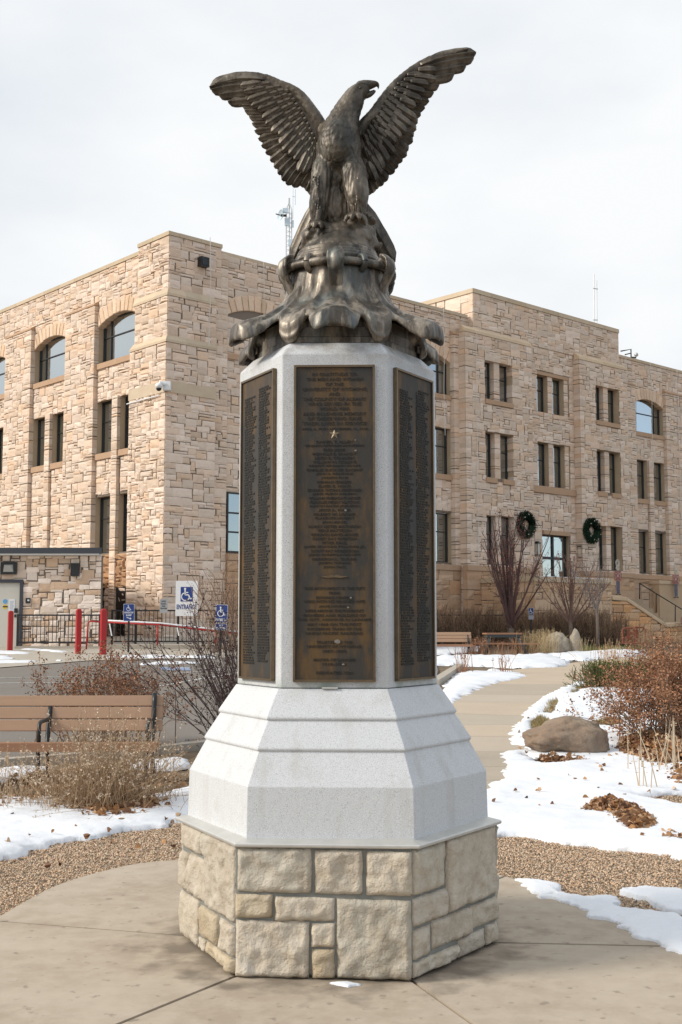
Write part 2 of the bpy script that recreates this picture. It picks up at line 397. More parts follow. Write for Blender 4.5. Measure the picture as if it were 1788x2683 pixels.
def plain(side, t0, t1, z0, z1, o, skip=None, n=4, rough=.035, d=.1, cu=.135, cv=.125, mul=(1, 1, 1), ops=()):
    core(side, o-.04, t0, t1, z0, z1, ops)
    sk = skip
    if ops: sk = lambda u, v: any(p[0] <= u+t0 <= p[1] and p[2] <= v+z0 <= p[3] for p in ops) or (skip and skip(u, v))
    MA.field(frame(side, o, t0, z0), t1-t0, z1-z0, cu, cv, R1, d, .008, rough if side == 'L' or rough > .04 else .016, n, skip=sk, mul=mul, cham=.009)
def coping(side, t0, t1, z0, z1, o, depth=.5):
    n = max(1, round((t1-t0)/1.4)); 
    for i in range(n):
        a, b = t0+(t1-t0)*i/n, t0+(t1-t0)*(i+1)/n; m = MB()
        m.fbox(frame(side, o), a+.006, b-.006, z0, z1, -depth, .04, stone_tone(R1, [((1, 1, 1), 1), ((.93, .92, .88), 1)], .05)); m.build('coping_stone', M['smooth_stone'], hall)
# left wing (faces the sun)
for t0, t1, g in ((2.45, 5.8, True), (8.38, 11.65, False), (14.3, 17.6, False), (20.2, 23.5, False)): bay('L', t0, t1, g)
for t0, t1 in ((5.8, 8.38), (11.65, 14.3), (17.6, 20.2)):
    pier('L', t0, t1, ZB, 15.75, 0.); plain('L', t0, t1, 15.75, ZP, -.2)
coping('L', 2.3, 23.5, ZP, ZP+.16, -.2)
# corner tower with two weathered set-backs
for z0, z1, oL, oR, wL, wR in ((ZB, 13.0, .26, .26, 2.45, 2.2), (13.3, 14.95, .14, .14, 2.3, 2.3), (15.3, 17.5, .02, .02, 2.3, 2.62)):
    plain('L', -oR+.03, wL, z0, z1, oL, d=.3, rough=.05); plain('R', -oL+.03, wR, z0, z1, oR, d=.3, n=4, rough=.022, mul=(1.02, 1.02, 1.03), skip=None)
for z0, z1, a, b in ((13.0, 13.34, .26, .14), (14.95, 15.34, .14, .02)):
    for side, t1 in (('L', 2.42), ('R', 2.25)):
        O, U, V, W_ = frame(side); P = lambda t, z, w: O+U*t+V*z+W_*w; m = MB(); n = 3
        for i in range(n):
            e0, e1 = (-a-.03 if i == 0 else t1*i/n+.004), t1*(i+1)/n; e0b = -b if i == 0 else e0
            m.hexa([P(e0, z0, a+.03), P(e1, z0, a+.03), P(e1, z0, -.1), P(e0b, z0, -.1), P(e0, z0+.1, a+.03), P(e1, z0+.1, a+.03), P(e1, z1, b-.03), P(e0b, z1, b-.03)], stone_tone(R1, [((1.05, 1.02, 1), 1), ((.95, .95, .95), 1)], .05))
        m.build('weathering', M['smooth_stone'], hall)
coping('L', -.05, 2.32, 17.5, 17.66, .02); coping('R', .46, 2.64, 17.5, 17.66, .02)
for side, t1 in (('L', 2.43), ('R', 2.19)):       # the smooth belt course
    m = MB(); m.fbox(frame(side, .27), -.29, t1, 10.95, 11.4, -.1, .03); m.build('belt_course', M['smooth_stone'], hall)
# right wing: bays, piers, entrance pavilion
plain('R', 2.2, 3.0, ZB, 15.3, 0., d=.3); plain('R', 2.62, 3.0, 15.3, ZP, 0., d=.3)
bay('R', 3.0, 6.3, False, False, o=-.1, blind=True)
f = MB(); 
for t0, t1 in ((3.02, 6.28),):
    fr = frame('R', -.02)
    for a, b in ((t0, t0+.07), (t1-.07, t1), ((t0+t1)/2-.03, (t0+t1)/2+.03), (t0+.8, t0+.86), (t1-.86, t1-.8)): f.fbox(fr, a, b, 4.68, 7.2, -.02, .05)
    for z in (4.68, 5.5, 6.3, 7.13): f.fbox(fr, t0, t1, z, z+.07, -.015, .045)
w_ = f.build('window', M['dark_metal'], hall); g_ = MB(); g_.fbox(fr, 3.03, 6.27, 4.7, 7.18, -.01, .015); sub('pane', g_.mesh('pane', M['glass']), w_)
w_ = None
for t0, t1 in ((6.3, 8.4), (11.7, 13.8)): pier('R', t0, t1, ZB, 15.75, 0., n=3); plain('R', t0, t1, 15.75, ZP, -.2, n=3)
for t0, t1 in ((8.4, 11.7), (13.8, 17.0), (32.85, 36.05), (38.75, 41.95), (44.6, 47.8)): bay('R', t0, t1, True, n=3)
pier('R', 17.0, 17.45, ZB, 16.2, .05, n=3, umax=2); plain('R', 17.0, 18.6, 15.9, ZP, -.2, n=3)
for t0, t1 in ((36.05, 38.75), (41.95, 44.6), (47.8, 50)): pier('R', t0, t1, ZB, 15.75, 0., n=3); plain('R', t0, t1, 15.75, ZP, -.2, n=3)
pier('R', 31.2, 32.85, ZB, 15.75, 0., n=3); plain('R', 30.8, 32.85, 15.75, ZP, -.2, n=3)
coping('R', 2.64, 18.3, ZP, ZP+.16, -.2); coping('R', 31.1, 50, ZP, ZP+.16, -.2)
def pav_block(t0, t1, w0, w1, m0, m1, ztop):
    ops = [(w0, w1, ZS3, 15.12, .5), (w0, w1, ZS2, ZH2, .5), (w0, w1, 4.75, ZH1, .5)]
    core('R', .46, t0, t1, ZB, ztop, ops)
    CORE.fbox(frame('R', .46), t0+.03, w0-.6, ZB, ztop-.02, -.52, -.01); CORE.fbox(frame('R', .46), w1+.6, t1-.03, ZB, ztop-.02, -.52, -.01)
    sk = lambda u, v: any(w0 <= u+t0 <= w1 and p[2]-.2*(p[2] > 5) <= v+ZB <= p[3] for p in ops) or (w0 < u+t0 < w1 and v+ZB < ZH2 and v+ZB > 4.6 and False)
    MA.field(frame('R', .5, t0, ZB), t1-t0, ztop-ZB, .135, .125, R1, .5, .008, .016, 3, skip=sk, cham=.009)
    for z0, z1 in ((ZS3, 15.12), (ZS2, ZH2), (4.75, ZH1)):
        pier('R', m0, m1, z0, z1, .38, .36, False, .23, n=3, umax=2)
        for a, b in ((w0, m0), (m1, w1)): window('R', a+.02, b-.02, z0, z1-.02, .05)
    pier('R', m0, m1, ZH1, ZS2-.26, .53, .1, False, .23, n=3, umax=2)
    sill('R', w0+.01, w1-.01, ZS3-.24, ZS3, .5)
    for a, b in ((w0, m0), (m1, w1)): sill('R', a+.01, b-.01, ZS2-.26, ZS2, .5)
    O, U, V, W_ = frame('R'); P = lambda t, z, w: O+U*t+V*z+W_*w; n = 4
    for i in range(n):                             # rounded weathering on top of the block
        e0, e1 = t0+(t1-t0)*i/n+.005, t0+(t1-t0)*(i+1)/n-.005; m = MB(); tn = stone_tone(R1, [((1.08, 1.03, .97), 1), ((1, .97, .92), 1)], .05)
        if i == 0: e0 -= .02
        m.hexa([P(e0, ztop, .53), P(e1, ztop, .53), P(e1, ztop, .1), P(e0, ztop, .1), P(e0, ztop+.16, .5), P(e1, ztop+.16, .5), P(e1, ztop+.4, .18), P(e0, ztop+.4, .18)], tn); m.build('weathering', M['smooth_stone'], hall)
pav_block(17.35, 22.6, 18.8, 21.0, 19.65, 20.1, 16.35); pav_block(26.75, 31.3, 28.2, 30.45, 29.1, 29.55, 16.35)
cops = [(23.5, 26.3, ZS3, 15.3, .12), (23.5, 26.3, 9.1, ZH2, .12), (23.75, 26.15, 3.6, 6.72, .3)]
plain('R', 22.6, 26.75, ZB, 16.6, .08, d=.1, n=3, ops=cops); plain('R', 18.4, 31.1, 16.6, 18.6, .12, d=.3, n=3)
core('R', -.04, 23.5, 26.3, 9.0, 15.3, [(23.55, 24.55, ZS3, 15.12, .4), (24.98, 25.95, ZS3, 15.12, .4), (23.55, 24.55, 9.1, ZH2, .4), (24.98, 25.95, 9.1, ZH2, .4)])
pier('R', 24.55, 24.98, 9.1, 15.14, .0, .4, False, .22, n=3, umax=2); pier('R', 25.95, 26.3, 9.1, 15.3, .03, .4, False, .22, n=3, umax=2)
plain('R', 23.5, 24.55, ZH2, ZS3-.24, -.03, d=.06, n=3); plain('R', 24.98, 25.95, ZH2, ZS3-.24, -.03, d=.06, n=3)
m_ = MB(); m_.fbox(frame('R', .0), 23.5, 26.3, 15.13, 15.31, -.3, .06); m_.build('lintel', M['sill_stone'], hall)
for z0, z1 in ((ZS3, 15.12), (9.1, ZH2)):
    for a, b in ((23.55, 24.55), (24.98, 25.95)):
        window('R', a+.02, b-.02, z0, z1-.02, -.35); sill('R', a+.01, b-.01, z0-.24, z0, -.02)
m_ = MB(); m_.fbox(frame('R', .1), 22.62, 26.73, 8.72, 9.06, -.1, .07); m_.build('belt_course', M['sill_stone'], hall)
coping('R', 18.4, 31.1, 18.6, 18.82, .12)
m_ = MB(); m_.fbox(frame('R', .06), 23.8, 26.1, 6.5, 6.72, -.3, .1); m_.build('lintel', M['sill_stone'], hall)
# pavilion flanks above the roof (run back from the front)
for tt, sgn in ((18.4, -1), (31.1, 1)):
    O = C0+dR*tt+nR*.12+ZUP*17.0; fr = (O+dR*sgn*0., -nR, ZUP, dR*sgn)
    MA.field(fr, 5.2, 1.6, .22, .2, R1, .2, .012, .03, 3)
    CORE.fbox(fr, .03, 5.2, .0, 1.6, -.3, -.04)
    m_ = MB(); m_.fbox(fr, -.02, 5.2, 1.6, 1.82, -.5, .04); m_.build('coping_stone', M['smooth_stone'], hall)
# entrance door in the pavilion
fr = frame('R', -.2); d_ = MB()
for a, b in ((23.77, 23.85), (24.92, 25.04), (26.05, 26.13)): d_.fbox(fr, a, b, 3.6, 6.5, -.05, .06)
for z in (3.6, 5.2, 6.42): d_.fbox(fr, 23.85, 26.05, z, z+(.1 if z != 5.2 else .14), -.05, .05)
dr = d_.build('door', M['dark_metal'], hall); g_ = MB(); g_.fbox(fr, 23.8, 26.1, 3.62, 6.48, -.03, -.01); sub('pane', g_.mesh('pane', M['glass']), dr)
# water table and darker base of the right wing
for a, b, o in ((3.0, 17.3, .1), (17.2, 22.7, .62), (26.7, 31.4, .62), (31.4, 50, .1)):
    m_ = MB(); m_.fbox(frame('R', o), a, b, 4.36, 4.62, -.3, .05); m_.build('water_table', M['sill_stone'], hall)
    plain('R', a, b, ZB, 4.36, o, n=3, mul=(.76, .64, .52), rough=.05, d=.3, cu=.26, cv=.24)
# bronze-brown rough masonry and area door under the first bay of the left wing
plain('L', 2.5, 5.9, 3.25, 4.68, -.16, d=.1, rough=.12, n=4, mul=(.62, .47, .34))
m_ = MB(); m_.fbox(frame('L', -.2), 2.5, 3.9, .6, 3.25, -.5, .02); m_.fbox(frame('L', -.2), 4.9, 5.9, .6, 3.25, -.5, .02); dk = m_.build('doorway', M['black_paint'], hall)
pier('L', 3.9, 4.45, .6, 3.25, -.12, .3, False, .25, mul=(.68, .53, .40), umax=2)
# roofs
m_ = MB()
q = [C0+dL*.1+dR*.2, C0+dR*50+dL*.3, C0+dR*50+dL*16, C0+dR*14+dL*16, C0+dR*14+dL*23.5, C0+dR*.3+dL*23.5]
m_.add([(*p[:2], 17.1) for p in q], [tuple(range(len(q)))])
O = C0+dR*18.5; p8 = [O, O+dR*12.5, O+dR*12.5-nR*5.2, O-nR*5.2]; m_.add([(*p[:2], 18.62) for p in p8], [(0, 1, 2, 3)])
m_.build('roof', M['concrete'], hall)
CORE.build('wall', M['mortar'], hall)
MA.emit(hall, M['sandstone'], 290, hide=lambda x, y: (632 < x < 1148 and y > 900) or (x < 275 and y > 1437))
# ================================================================== MONUMENT PEDESTAL
M['granite'] = None
def granite_mat():
    m = bpy.data.materials.new('granite'); m.use_nodes = True; nt = m.node_tree; N = nt.nodes; L = nt.links; b = N['Principled BSDF']
    tc = N.new('ShaderNodeTexCoord'); src = tc.outputs['Object']
    def noise(s, d=2, r=.6):
        t = N.new('ShaderNodeTexNoise'); t.inputs['Scale'].default_value = s; t.inputs['Detail'].default_value = d; t.inputs['Roughness'].default_value = r; L.new(src, t.inputs[0]); return t.outputs[0]
    def ramp(i, a, ca, c, cc):
        t = N.new('ShaderNodeValToRGB'); e = t.color_ramp.elements; e[0].position = a; e[0].color = (*ca, 1); e[1].position = c; e[1].color = (*cc, 1); L.new(i, t.inputs[0]); return t.outputs[0]
    def mix(f, a, b_, mode='MIX'):
        x = N.new('ShaderNodeMixRGB'); x.blend_type = mode
        if hasattr(f, 'links') or not isinstance(f, float): L.new(f, x.inputs[0])
        else: x.inputs[0].default_value = f
        for k, q in ((1, a), (2, b_)):
            if isinstance(q, tuple): x.inputs[k].default_value = (*q, 1)
            else: L.new(q, x.inputs[k])
        return x.outputs[0]
    base = ramp(noise(260, 1), .36, (.545, .562, .58), .62, (.665, .682, .70))
    dark = ramp(noise(330, 1, .4), .60, (0, 0, 0), .68, (1, 1, 1))
    c = mix(dark, base, (.32, .325, .335))
    st = ramp(noise(3.2, 6, .7), .56, (0, 0, 0), .82, (.35, .35, .35))
    c = mix(st, c, (.33, .30, .25))
    mp = N.new('ShaderNodeMapping'); mp.inputs['Scale'].default_value = (9, 9, .9); L.new(src, mp.inputs[0]); t = N.new('ShaderNodeTexNoise'); t.inputs['Scale'].default_value = 1.3; t.inputs['Detail'].default_value = 6; L.new(mp.outputs[0], t.inputs[0])
    c = mix(ramp(t.outputs[0], .54, (0, 0, 0), .84, (.42, .42, .42)), c, (.38, .355, .32))           # run-off streaks
    sx = N.new('ShaderNodeSeparateXYZ'); L.new(src, sx.inputs[0])
    def band(z0, z1, col, c):                      # stained edges where the bronze drips and where water stands
        r = N.new('ShaderNodeMapRange'); r.inputs['From Min'].default_value = z0; r.inputs['From Max'].default_value = z1; L.new(sx.outputs[2], r.inputs[0])
        q = N.new('ShaderNodeMath'); q.operation = 'MULTIPLY'; L.new(r.outputs[0], q.inputs[0]); L.new(ramp(noise(6, 5, .65), .42, (0, 0, 0), .66, (.85, .85, .85)), q.inputs[1]); return mix(q.outputs[0], c, col)
    c = band(2.98, 3.09, (.25, .20, .15), c); c2 = band(1.40, 1.345, (.27, .33, .28), c)
    gt = N.new('ShaderNodeMath'); gt.operation = 'GREATER_THAN'; gt.inputs[1].default_value = 1.3385; L.new(sx.outputs[2], gt.inputs[0]); c = mix(gt.outputs[0], c, c2)
    L.new(c, b.inputs['Base Color']); b.inputs['Roughness'].default_value = .6; b.inputs['Specular IOR Level'].default_value = .35
    bp = N.new('ShaderNodeBump'); bp.inputs['Strength'].default_value = .12; bp.inputs['Distance'].default_value = .002; L.new(noise(260, 2), bp.inputs['Height']); L.new(bp.outputs[0], b.inputs['Normal'])
    return m
M['granite'] = granite_mat()
M['limestone'] = material('limestone', (.535, .475, .390), .9, tone=True, noise=(4, .8, (.395, .325, .24)), noise2=(15, .5, (.60, .55, .47)), bump=(24, .9, .022), bump2=(80, .6, .006), spec=.2)
M['base_mortar'] = material('base_mortar', (.21, .215, .20), .95, noise=(14, .5, (.28, .27, .24)), bump=(60, .5, .006), spec=.15)
M['flashing'] = material('flashing', (.62, .61, .58), .42, .55, noise=(9, .5, (.5, .49, .46)), bump=(30, .1, .004))
M['plaque'] = material('plaque', (.046, .041, .035), .62, .3, noise=(5, .95, (.135, .076, .026), .45, .60), noise2=(11, .5, (.045, .044, .043)), bump=(40, .15, .004), stretch=(1.4, 1.4, .45))
M['plaque_edge'] = material('plaque_edge', (.18, .13, .08), .42, .7, noise=(20, .5, (.10, .075, .05)))
M['letters'] = material('letters', (.028, .026, .024), .6, .3, noise=(20, .5, (.045, .04, .032)))
CX, CY = -.021, 6.49
def hexv(s, z, rot=2.5, cx=CX, cy=CY):
    return [np.array([cx+s*math.cos(math.radians(-120+60*k-rot)), cy+s*math.sin(math.radians(-120+60*k-rot)), z]) for k in range(6)]
def face_frame(k, s, z, rot=2.5):
    v = hexv(s, z, rot); a, b = v[k], v[(k+1) % 6]; U = (b-a)/np.linalg.norm(b-a); return (a, U, ZUP, np.array([U[1], -U[0], 0]))
ped = thing('monument_pedestal', 'grey granite hexagonal pedestal with bronze plaques standing on a rough stone base', 'pedestal', (CX, CY, 0))
def loft(prof, rot, name, mat, cx=CX, cy=CY, bev=.004):
    b = MB(); rings = [hexv(s, z, rot, cx, cy) for s, z in prof]; n = 6
    vs = [p for r_ in rings for p in r_]; m = len(rings)
    fs = [(i*n+k, i*n+(k+1) % n, (i+1)*n+(k+1) % n, (i+1)*n+k) for i in range(m-1) for k in range(n)]
    fs += [tuple(range(n-1, -1, -1)), tuple((m-1)*n+k for k in range(n))]
    b.add(vs, fs); o = b.build(name, mat, ped)
    md = o.modifiers.new('soft_edges', 'BEVEL'); md.width = bev; md.segments = 2; md.limit_method = 'ANGLE'; md.angle_limit = math.radians(12)
    return o
RS = 5.0                                           # the rubble base sits a little askew
def base_stone(fr, rect, r, seed):
    O, U, V, W_ = fr; u0, v0, u1, v1 = rect; nu = max(8, int((u1-u0)/.014)); nv = max(8, int((v1-v0)/.014)); vs = []
    sd_ = Vector((seed*7.3, seed*1.7, seed*.9)); tilt = (r.uniform(-.06, .06), r.uniform(-.06, .06))
    for j in range(nv+1):
        for i in range(nu+1):
            a, b = i/nu, j/nv; u = u0+(u1-u0)*a; v = v0+(v1-v0)*b
            e = min(u-u0, u1-u, v-v0, v1-v); ed = 1-math.exp(-e/.0045)
            p = Vector((u*9, v*9, 0))+sd_
            h = .013*mnoise.fractal(p, .9, 2.2, 6)+.020*(.5-abs(mnoise.noise(p*.9+Vector((3, 3, 3)))))+.008*(.5-abs(mnoise.noise(p*2.3+Vector((9, 1, 4)))))-.006+tilt[0]*(u-(u0+u1)/2)+tilt[1]*(v-(v0+v1)/2)
            u += .005*mnoise.noise(Vector((v*30, u*9, seed)))*(1 if i in (0, nu) else .2); v += .005*mnoise.noise(Vector((u*30, seed, v*9)))*(1 if j in (0, nv) else .2)
            vs.append(O+U*u+V*v+W_*max(-.004+.004*ed, -.004+.014*ed+h*1.25*(.5+.5*ed)))
    k = len(vs); n = nu+1
    for u, v in ((u0, v0), (u1, v0), (u1, v1), (u0, v1)): vs.append(O+U*u+V*v-W_*.07)
    fs = [(j*n+i, j*n+i+1, (j+1)*n+i+1, (j+1)*n+i) for j in range(nv) for i in range(nu)]
    fs += [(k, k+1)+tuple(range(nu, -1, -1)), (k+1, k+2)+tuple(j*n+nu for j in range(nv, -1, -1)), (k+2, k+3)+tuple(nv*n+i for i in range(n)), (k+3, k)+tuple(j*n for j in range(nv+1))]
    return vs, fs
sb = loft([(.80, -.05), (.80, .013), (.836, .016), (.836, .606)], RS, 'base_core', M['base_mortar'], bev=.01)
LAY = {0: [(388,268,697,456),(710,272,909,459),(923,275,1112,461),(380,466,535,566),(546,474,793,574),(802,480,1108,822),(383,576,688,812),(697,584,793,681),(698,691,793,812)]}
LAY[0] = [((a-375)/740, (818-d)/550, (c-375)/740, (818-b)/550) for a, b, c, d in LAY[0]]
LAY[5] = [(0,.79,.40,1),(.415,.8,.53,1),(.535,.41,1,1),(0,.43,.18,.75),(.195,.42,.525,.77),(0,0,.36,.40),(.40,.135,.72,.385),(.755,.145,1,.385),(.37,0,.5,.115),(.52,0,1,.125)]
LAY[1] = [(0,.645,.355,1),(0,.41,.355,.625),(.375,.425,1,1),(0,.16,.19,.385),(.21,.18,.65,.40),(.665,.205,1,.40),(0,0,.49,.14),(.505,0,.83,.175),(.845,0,1,.185)]
R2 = random.Random(5); sid = 0
for k in range(6):
    fr = face_frame(k, .847, .0, RS); w, h = .847, .60
    rects = LAY.get(k) or [tuple([a/w, b/h, c/w, d/h]) for a, b, c, d in ashlar(w, h, .12, .12, R2, umax=3)]
    for a, b, c, d in rects:
        sid += 1; g = .001 if k in LAY else .010
        q = (max(a*w, .0)+(g if a > 0 else .011), b*h+g*(b > 0)+(.0 if b > 0 else .014), min(c*w, w)-(g if c < 1 else .011), min(d*h, h)-g*(d < 1))
        vs, fs = base_stone(fr, q, R2, sid); mb = MB(); mb.add(vs, fs, stone_tone(R2, [((1, 1, 1), 3), ((.95, .90, .80), 2), ((.92, .94, .95), 1.5), ((1.08, 1.07, 1.05), 1)], .08)); mb.build('stone', M['limestone'], ped, smooth=True)
loft([(.80, .600), (.868, .606), (.874, .612), (.874, .622), (.868, .626), (.806, .640), (.79, .645)], 3.5, 'metal_flashing', M['flashing'], bev=.002)
loft([(.803, .58), (.803, .632), (.797, .880), (.7085, 1.040), (.7165, 1.045), (.719, 1.053), (.716, 1.060), (.633, 1.184), (.641, 1.189), (.643, 1.197), (.640, 1.204), (.548, 1.336), (.50, 1.337)], 2.5, 'granite_plinth', M['granite'], bev=.003)
loft([(.540, 1.339), (.540, 3.045), (.462, 3.118), (.30, 3.120)], 1.5, 'granite_shaft', M['granite'], bev=.006)
# ---- lettering: batch the words, then turn them all into meshes in one go
TEXTQ = []
def text_later(s, width, height, cb, extrude=.2, bold=0.): TEXTQ.append((s, width, height, cb, extrude, bold))
def text_flush():
    obs = []
    for s, w, h, cb, ex, bold in TEXTQ:
        cu = bpy.data.curves.new('t', 'FONT'); cu.body = s; cu.size = 1; cu.extrude = ex; cu.offset = bold; cu.resolution_u = 2; cu.align_x = 'CENTER'
        o = bpy.data.objects.new('t', cu); COL.objects.link(o); obs.append(o)
    dg = bpy.context.evaluated_depsgraph_get(); dg.update()
    for (s, w, h, cb, ex, bold), o in zip(TEXTQ, obs):
        me = o.evaluated_get(dg).to_mesh(); V = np.zeros(len(me.vertices)*3, np.float32); me.vertices.foreach_get('co', V); V = V.reshape(-1, 3)
        F = [tuple(p.vertices) for p in me.polygons]; o.evaluated_get(dg).to_mesh_clear()
        if len(V):
            mn, mx = V.min(0), V.max(0); V = V-(mn+mx)/2
            ws = (w/(mx[0]-mn[0])) if w else h/.72; V[:, 0] *= ws; V[:, 1] *= h/max(mx[1]-mn[1], .3 if len(s) > 1 else .05) if mx[1]-mn[1] > .3 else ws; V[:, 2] /= max(ex, 1e-6)
            cb(V, F)
    for o in obs:
        cu = o.data; bpy.data.objects.remove(o); bpy.data.curves.remove(cu)
    TEXTQ.clear()
def onto(mb, fr, u, v, w0, w1, tone=None):        # a callback that lays lettering on a face
    O, U, V_, W_ = fr
    return lambda V, F: mb.add([O+U*(u+a)+V_*(v+b)+W_*(w0 if c < 0 else w1) for a, b, c in V], F, tone)
LINES = [("IN GRATITUDE TO",250,300,24),("THE MEN AND WOMEN",283,380,24),("OF THE",317,120,24),("UNIVERSITY OF WYOMING",350,430,24),("AND",382,70,24),("THE COUNTY OF ALBANY",416,425,24),("WHO SERVED IN THE",448,360,24),("WORLD WAR",480,205,24),("AND IN LOVING MEMORY",514,420,24),("OF THOSE WHO GAVE",546,360,24),("THEIR LIVES IN SERVICE",578,428,24),("APRIL 6, 1917 - NOVEMBER 11, 1918",615,440,19)]
NAMES = "DANIEL T. ALLEN|BENJAMIN WOODEN ANDERSON|FRED BOCK|MERVILLE E. BRANDT|LEIGH B. COLBURN|WILLIAM N. COLLINS|ROBERT BENJAMIN CROPE|CHARLES EUSTATES DACANT|JOHN A. DONOHUE|JOSEPH FINE|HERMAN GRIABER|ELMER R. HAND|EDWARD THOMAS HEGEWALD|JAMES GLENN HOLMAN|WILLIAM FREEMONT HOWE|CHARLES PERDY HUTTON|MARTIN SANDS JOHNSON|JESSE L. KING|GILBERT W. LOOMIS|CLARENCE LOVEJOY|JOHN MAYES|HARRY LESTER MATHISON|VERLE MATTESON|GORDON DAVID MICHIE|CARSEY DAY OVERTON|PETER PAUL|JAMES EDWARD POLLOCK, JR.|SCOTT RAY ROBERTSON|JOHN CHRISTIAN SCHUTT|HARRISON L. TAYLOR|JOSEPH THOMAS|JOHN VASS".split('|')
for i, s in enumerate(NAMES): LINES.append((s, 700+i*26.55, len(s)*16.3, 19))
for s, y in zip("THIS MONUMENT IS THE GIFT|FROM|EDWARD IVINSON|WHO WITH HIS BELOVED WIFE|JANE IVINSON|WERE AMONG THE FOREMOST|PIONEERS AND BUILDERS OF|THIS CITY, ARRIVING IN LARAMIE|MAY 1868 ON THE FIRST|INCOMING TRAIN OF THE|UNION PACIFIC RAILROAD|TRUSTEE OF THE|UNIVERSITY OF WYOMING|1887-1890|MAYOR OF LARAMIE|1918-1920|DEDICATED 1924".split('|'), [1660,1690,1720,1745,1778,1805,1835,1863,1893,1922,1950,2008,2035,2065,2120,2148,2203]):
    LINES.append((s, y, len(s)*(16.2 if len(s) > 24 else 17), 19))
PW, PZ0, PZ1 = .412, 1.372, 2.980; pxm = (PZ1-PZ0)/2070
PLQ = []
for k in range(6):
    fr = face_frame(k, .540, PZ0, 1.5); O, U, V, W_ = fr; fr = (O+U*(.270-PW/2)+W_*.0, U, V, W_); H = PZ1-PZ0
    b = MB(); b.fbox(fr, 0, PW, 0, H, -.01, .014); pl = b.build('plaque', M['plaque'], ped)
    if k == 0: pl['label'] = 'front bronze plaque with large dedication lettering and a star'
    e = MB(); t = .009
    for q in ((0, PW, 0, t), (0, PW, H-t, H), (0, t, t, H-t), (PW-t, PW, t, H-t)): e.fbox(fr, q[0]-.001, q[1]+.001, q[2]-.001, q[3]+.001, .004, .0225)
    sub('border', e.mesh('border', M['plaque_edge']), pl)
    if k == 0:
        mb = MB()
        for s, y, w, h in LINES: text_later(s, w*pxm*.98, h*pxm*.92, onto(mb, fr, PW/2, H-(y-190)*pxm, .0135, .0165), bold=.008)
        PLQ.append((mb, pl))
        sm = MB(); c = (PW/2, H-(650-190)*pxm); pts = []
        for i in range(10): r_ = .029 if i % 2 == 0 else .0115; a = math.pi/2+i*math.pi/5; pts.append((c[0]+r_*math.cos(a), c[1]+r_*math.sin(a)))
        O2, U2, V2, W2 = fr; vs = [O2+U2*a+V2*q+W2*.0135 for a, q in pts]+[O2+U2*c[0]+V2*c[1]+W2*.023]
        sm.add(vs, [(i, (i+1) % 10, 10) for i in range(10)]); sub('star', sm.mesh('star', material('pale_bronze', (.34, .27, .19), .5, .4)), pl)
        om = MB(); yy = H-(1585-190)*pxm
        om.prism(fr, [(PW/2-.07, yy), (PW/2-.03, yy+.005), (PW/2-.012, yy+.010), (PW/2, yy+.006), (PW/2+.012, yy+.010), (PW/2+.03, yy+.005), (PW/2+.07, yy), (PW/2+.03, yy-.006), (PW/2, yy-.003), (PW/2-.03, yy-.006)], .0135, .019); sub('ornament', om.mesh('ornament', M['plaque_edge']), pl)
        dm = MB()                                  # gum and bird lime stuck to the plate
        for x, y, r_ in ((783,1153,.010),(818,1722,.009),(800,1783,.009),(728,2003,.022),(768,2150,.010),(848,690,.006),(850,760,.009)):
            a, c_ = (x-440)/538*PW, H-(y-190)*pxm; O2, U2, V2, W2 = fr
            n = 9; ring = [O2+U2*(a+r_*.7*(1+.25*R2.uniform(-1, 1))*math.cos(2*math.pi*i/n))+V2*(c_+r_*.5*(1+.25*R2.uniform(-1, 1))*math.sin(2*math.pi*i/n))+W2*.0185 for i in range(n)]
            dm.add(ring+[O2+U2*a+V2*c_+W2*.0195], [(i, (i+1) % n, n) for i in range(n)])
        sub('stain', dm.mesh('stain', material('gum', (.20, .18, .16), .8)), pl)
    elif k in (1, 5):                              # two columns of names too fine to read
        mb = MB(); rows = 106
        for c in (.045, .225):
            for i in range(rows):
                if (c < .1 and i < 2) or (i > rows-2 and R2.random() < .5): continue
                v = H-.085-i*(H-.15)/rows; u = c; L_ = R2.uniform(.085, .145)
                while u < c+L_:
                    w = R2.uniform(.0045, .0075)
                    if R2.random() < .16: u += .007; continue
                    mb.fbox(fr, u, u+w*.8, v, v+.0095*R2.choice((1, 1, .95)), .0135, .0172); u += w+.0012
        nm = mb.mesh('name_rows', M['letters']); o = sub('name_rows', nm, pl); o['kind'] = 'stuff'
text_flush()
for mb, pl in PLQ: o = sub('lettering', mb.mesh('lettering', M['letters']), pl); o['kind'] = 'stuff'
b = MB(); b.fbox(face_frame(0, .548, 1.3365, 2.5), .22, .30, .0, .009, .0, .012); b.build('small_label', M['flashing'], ped)
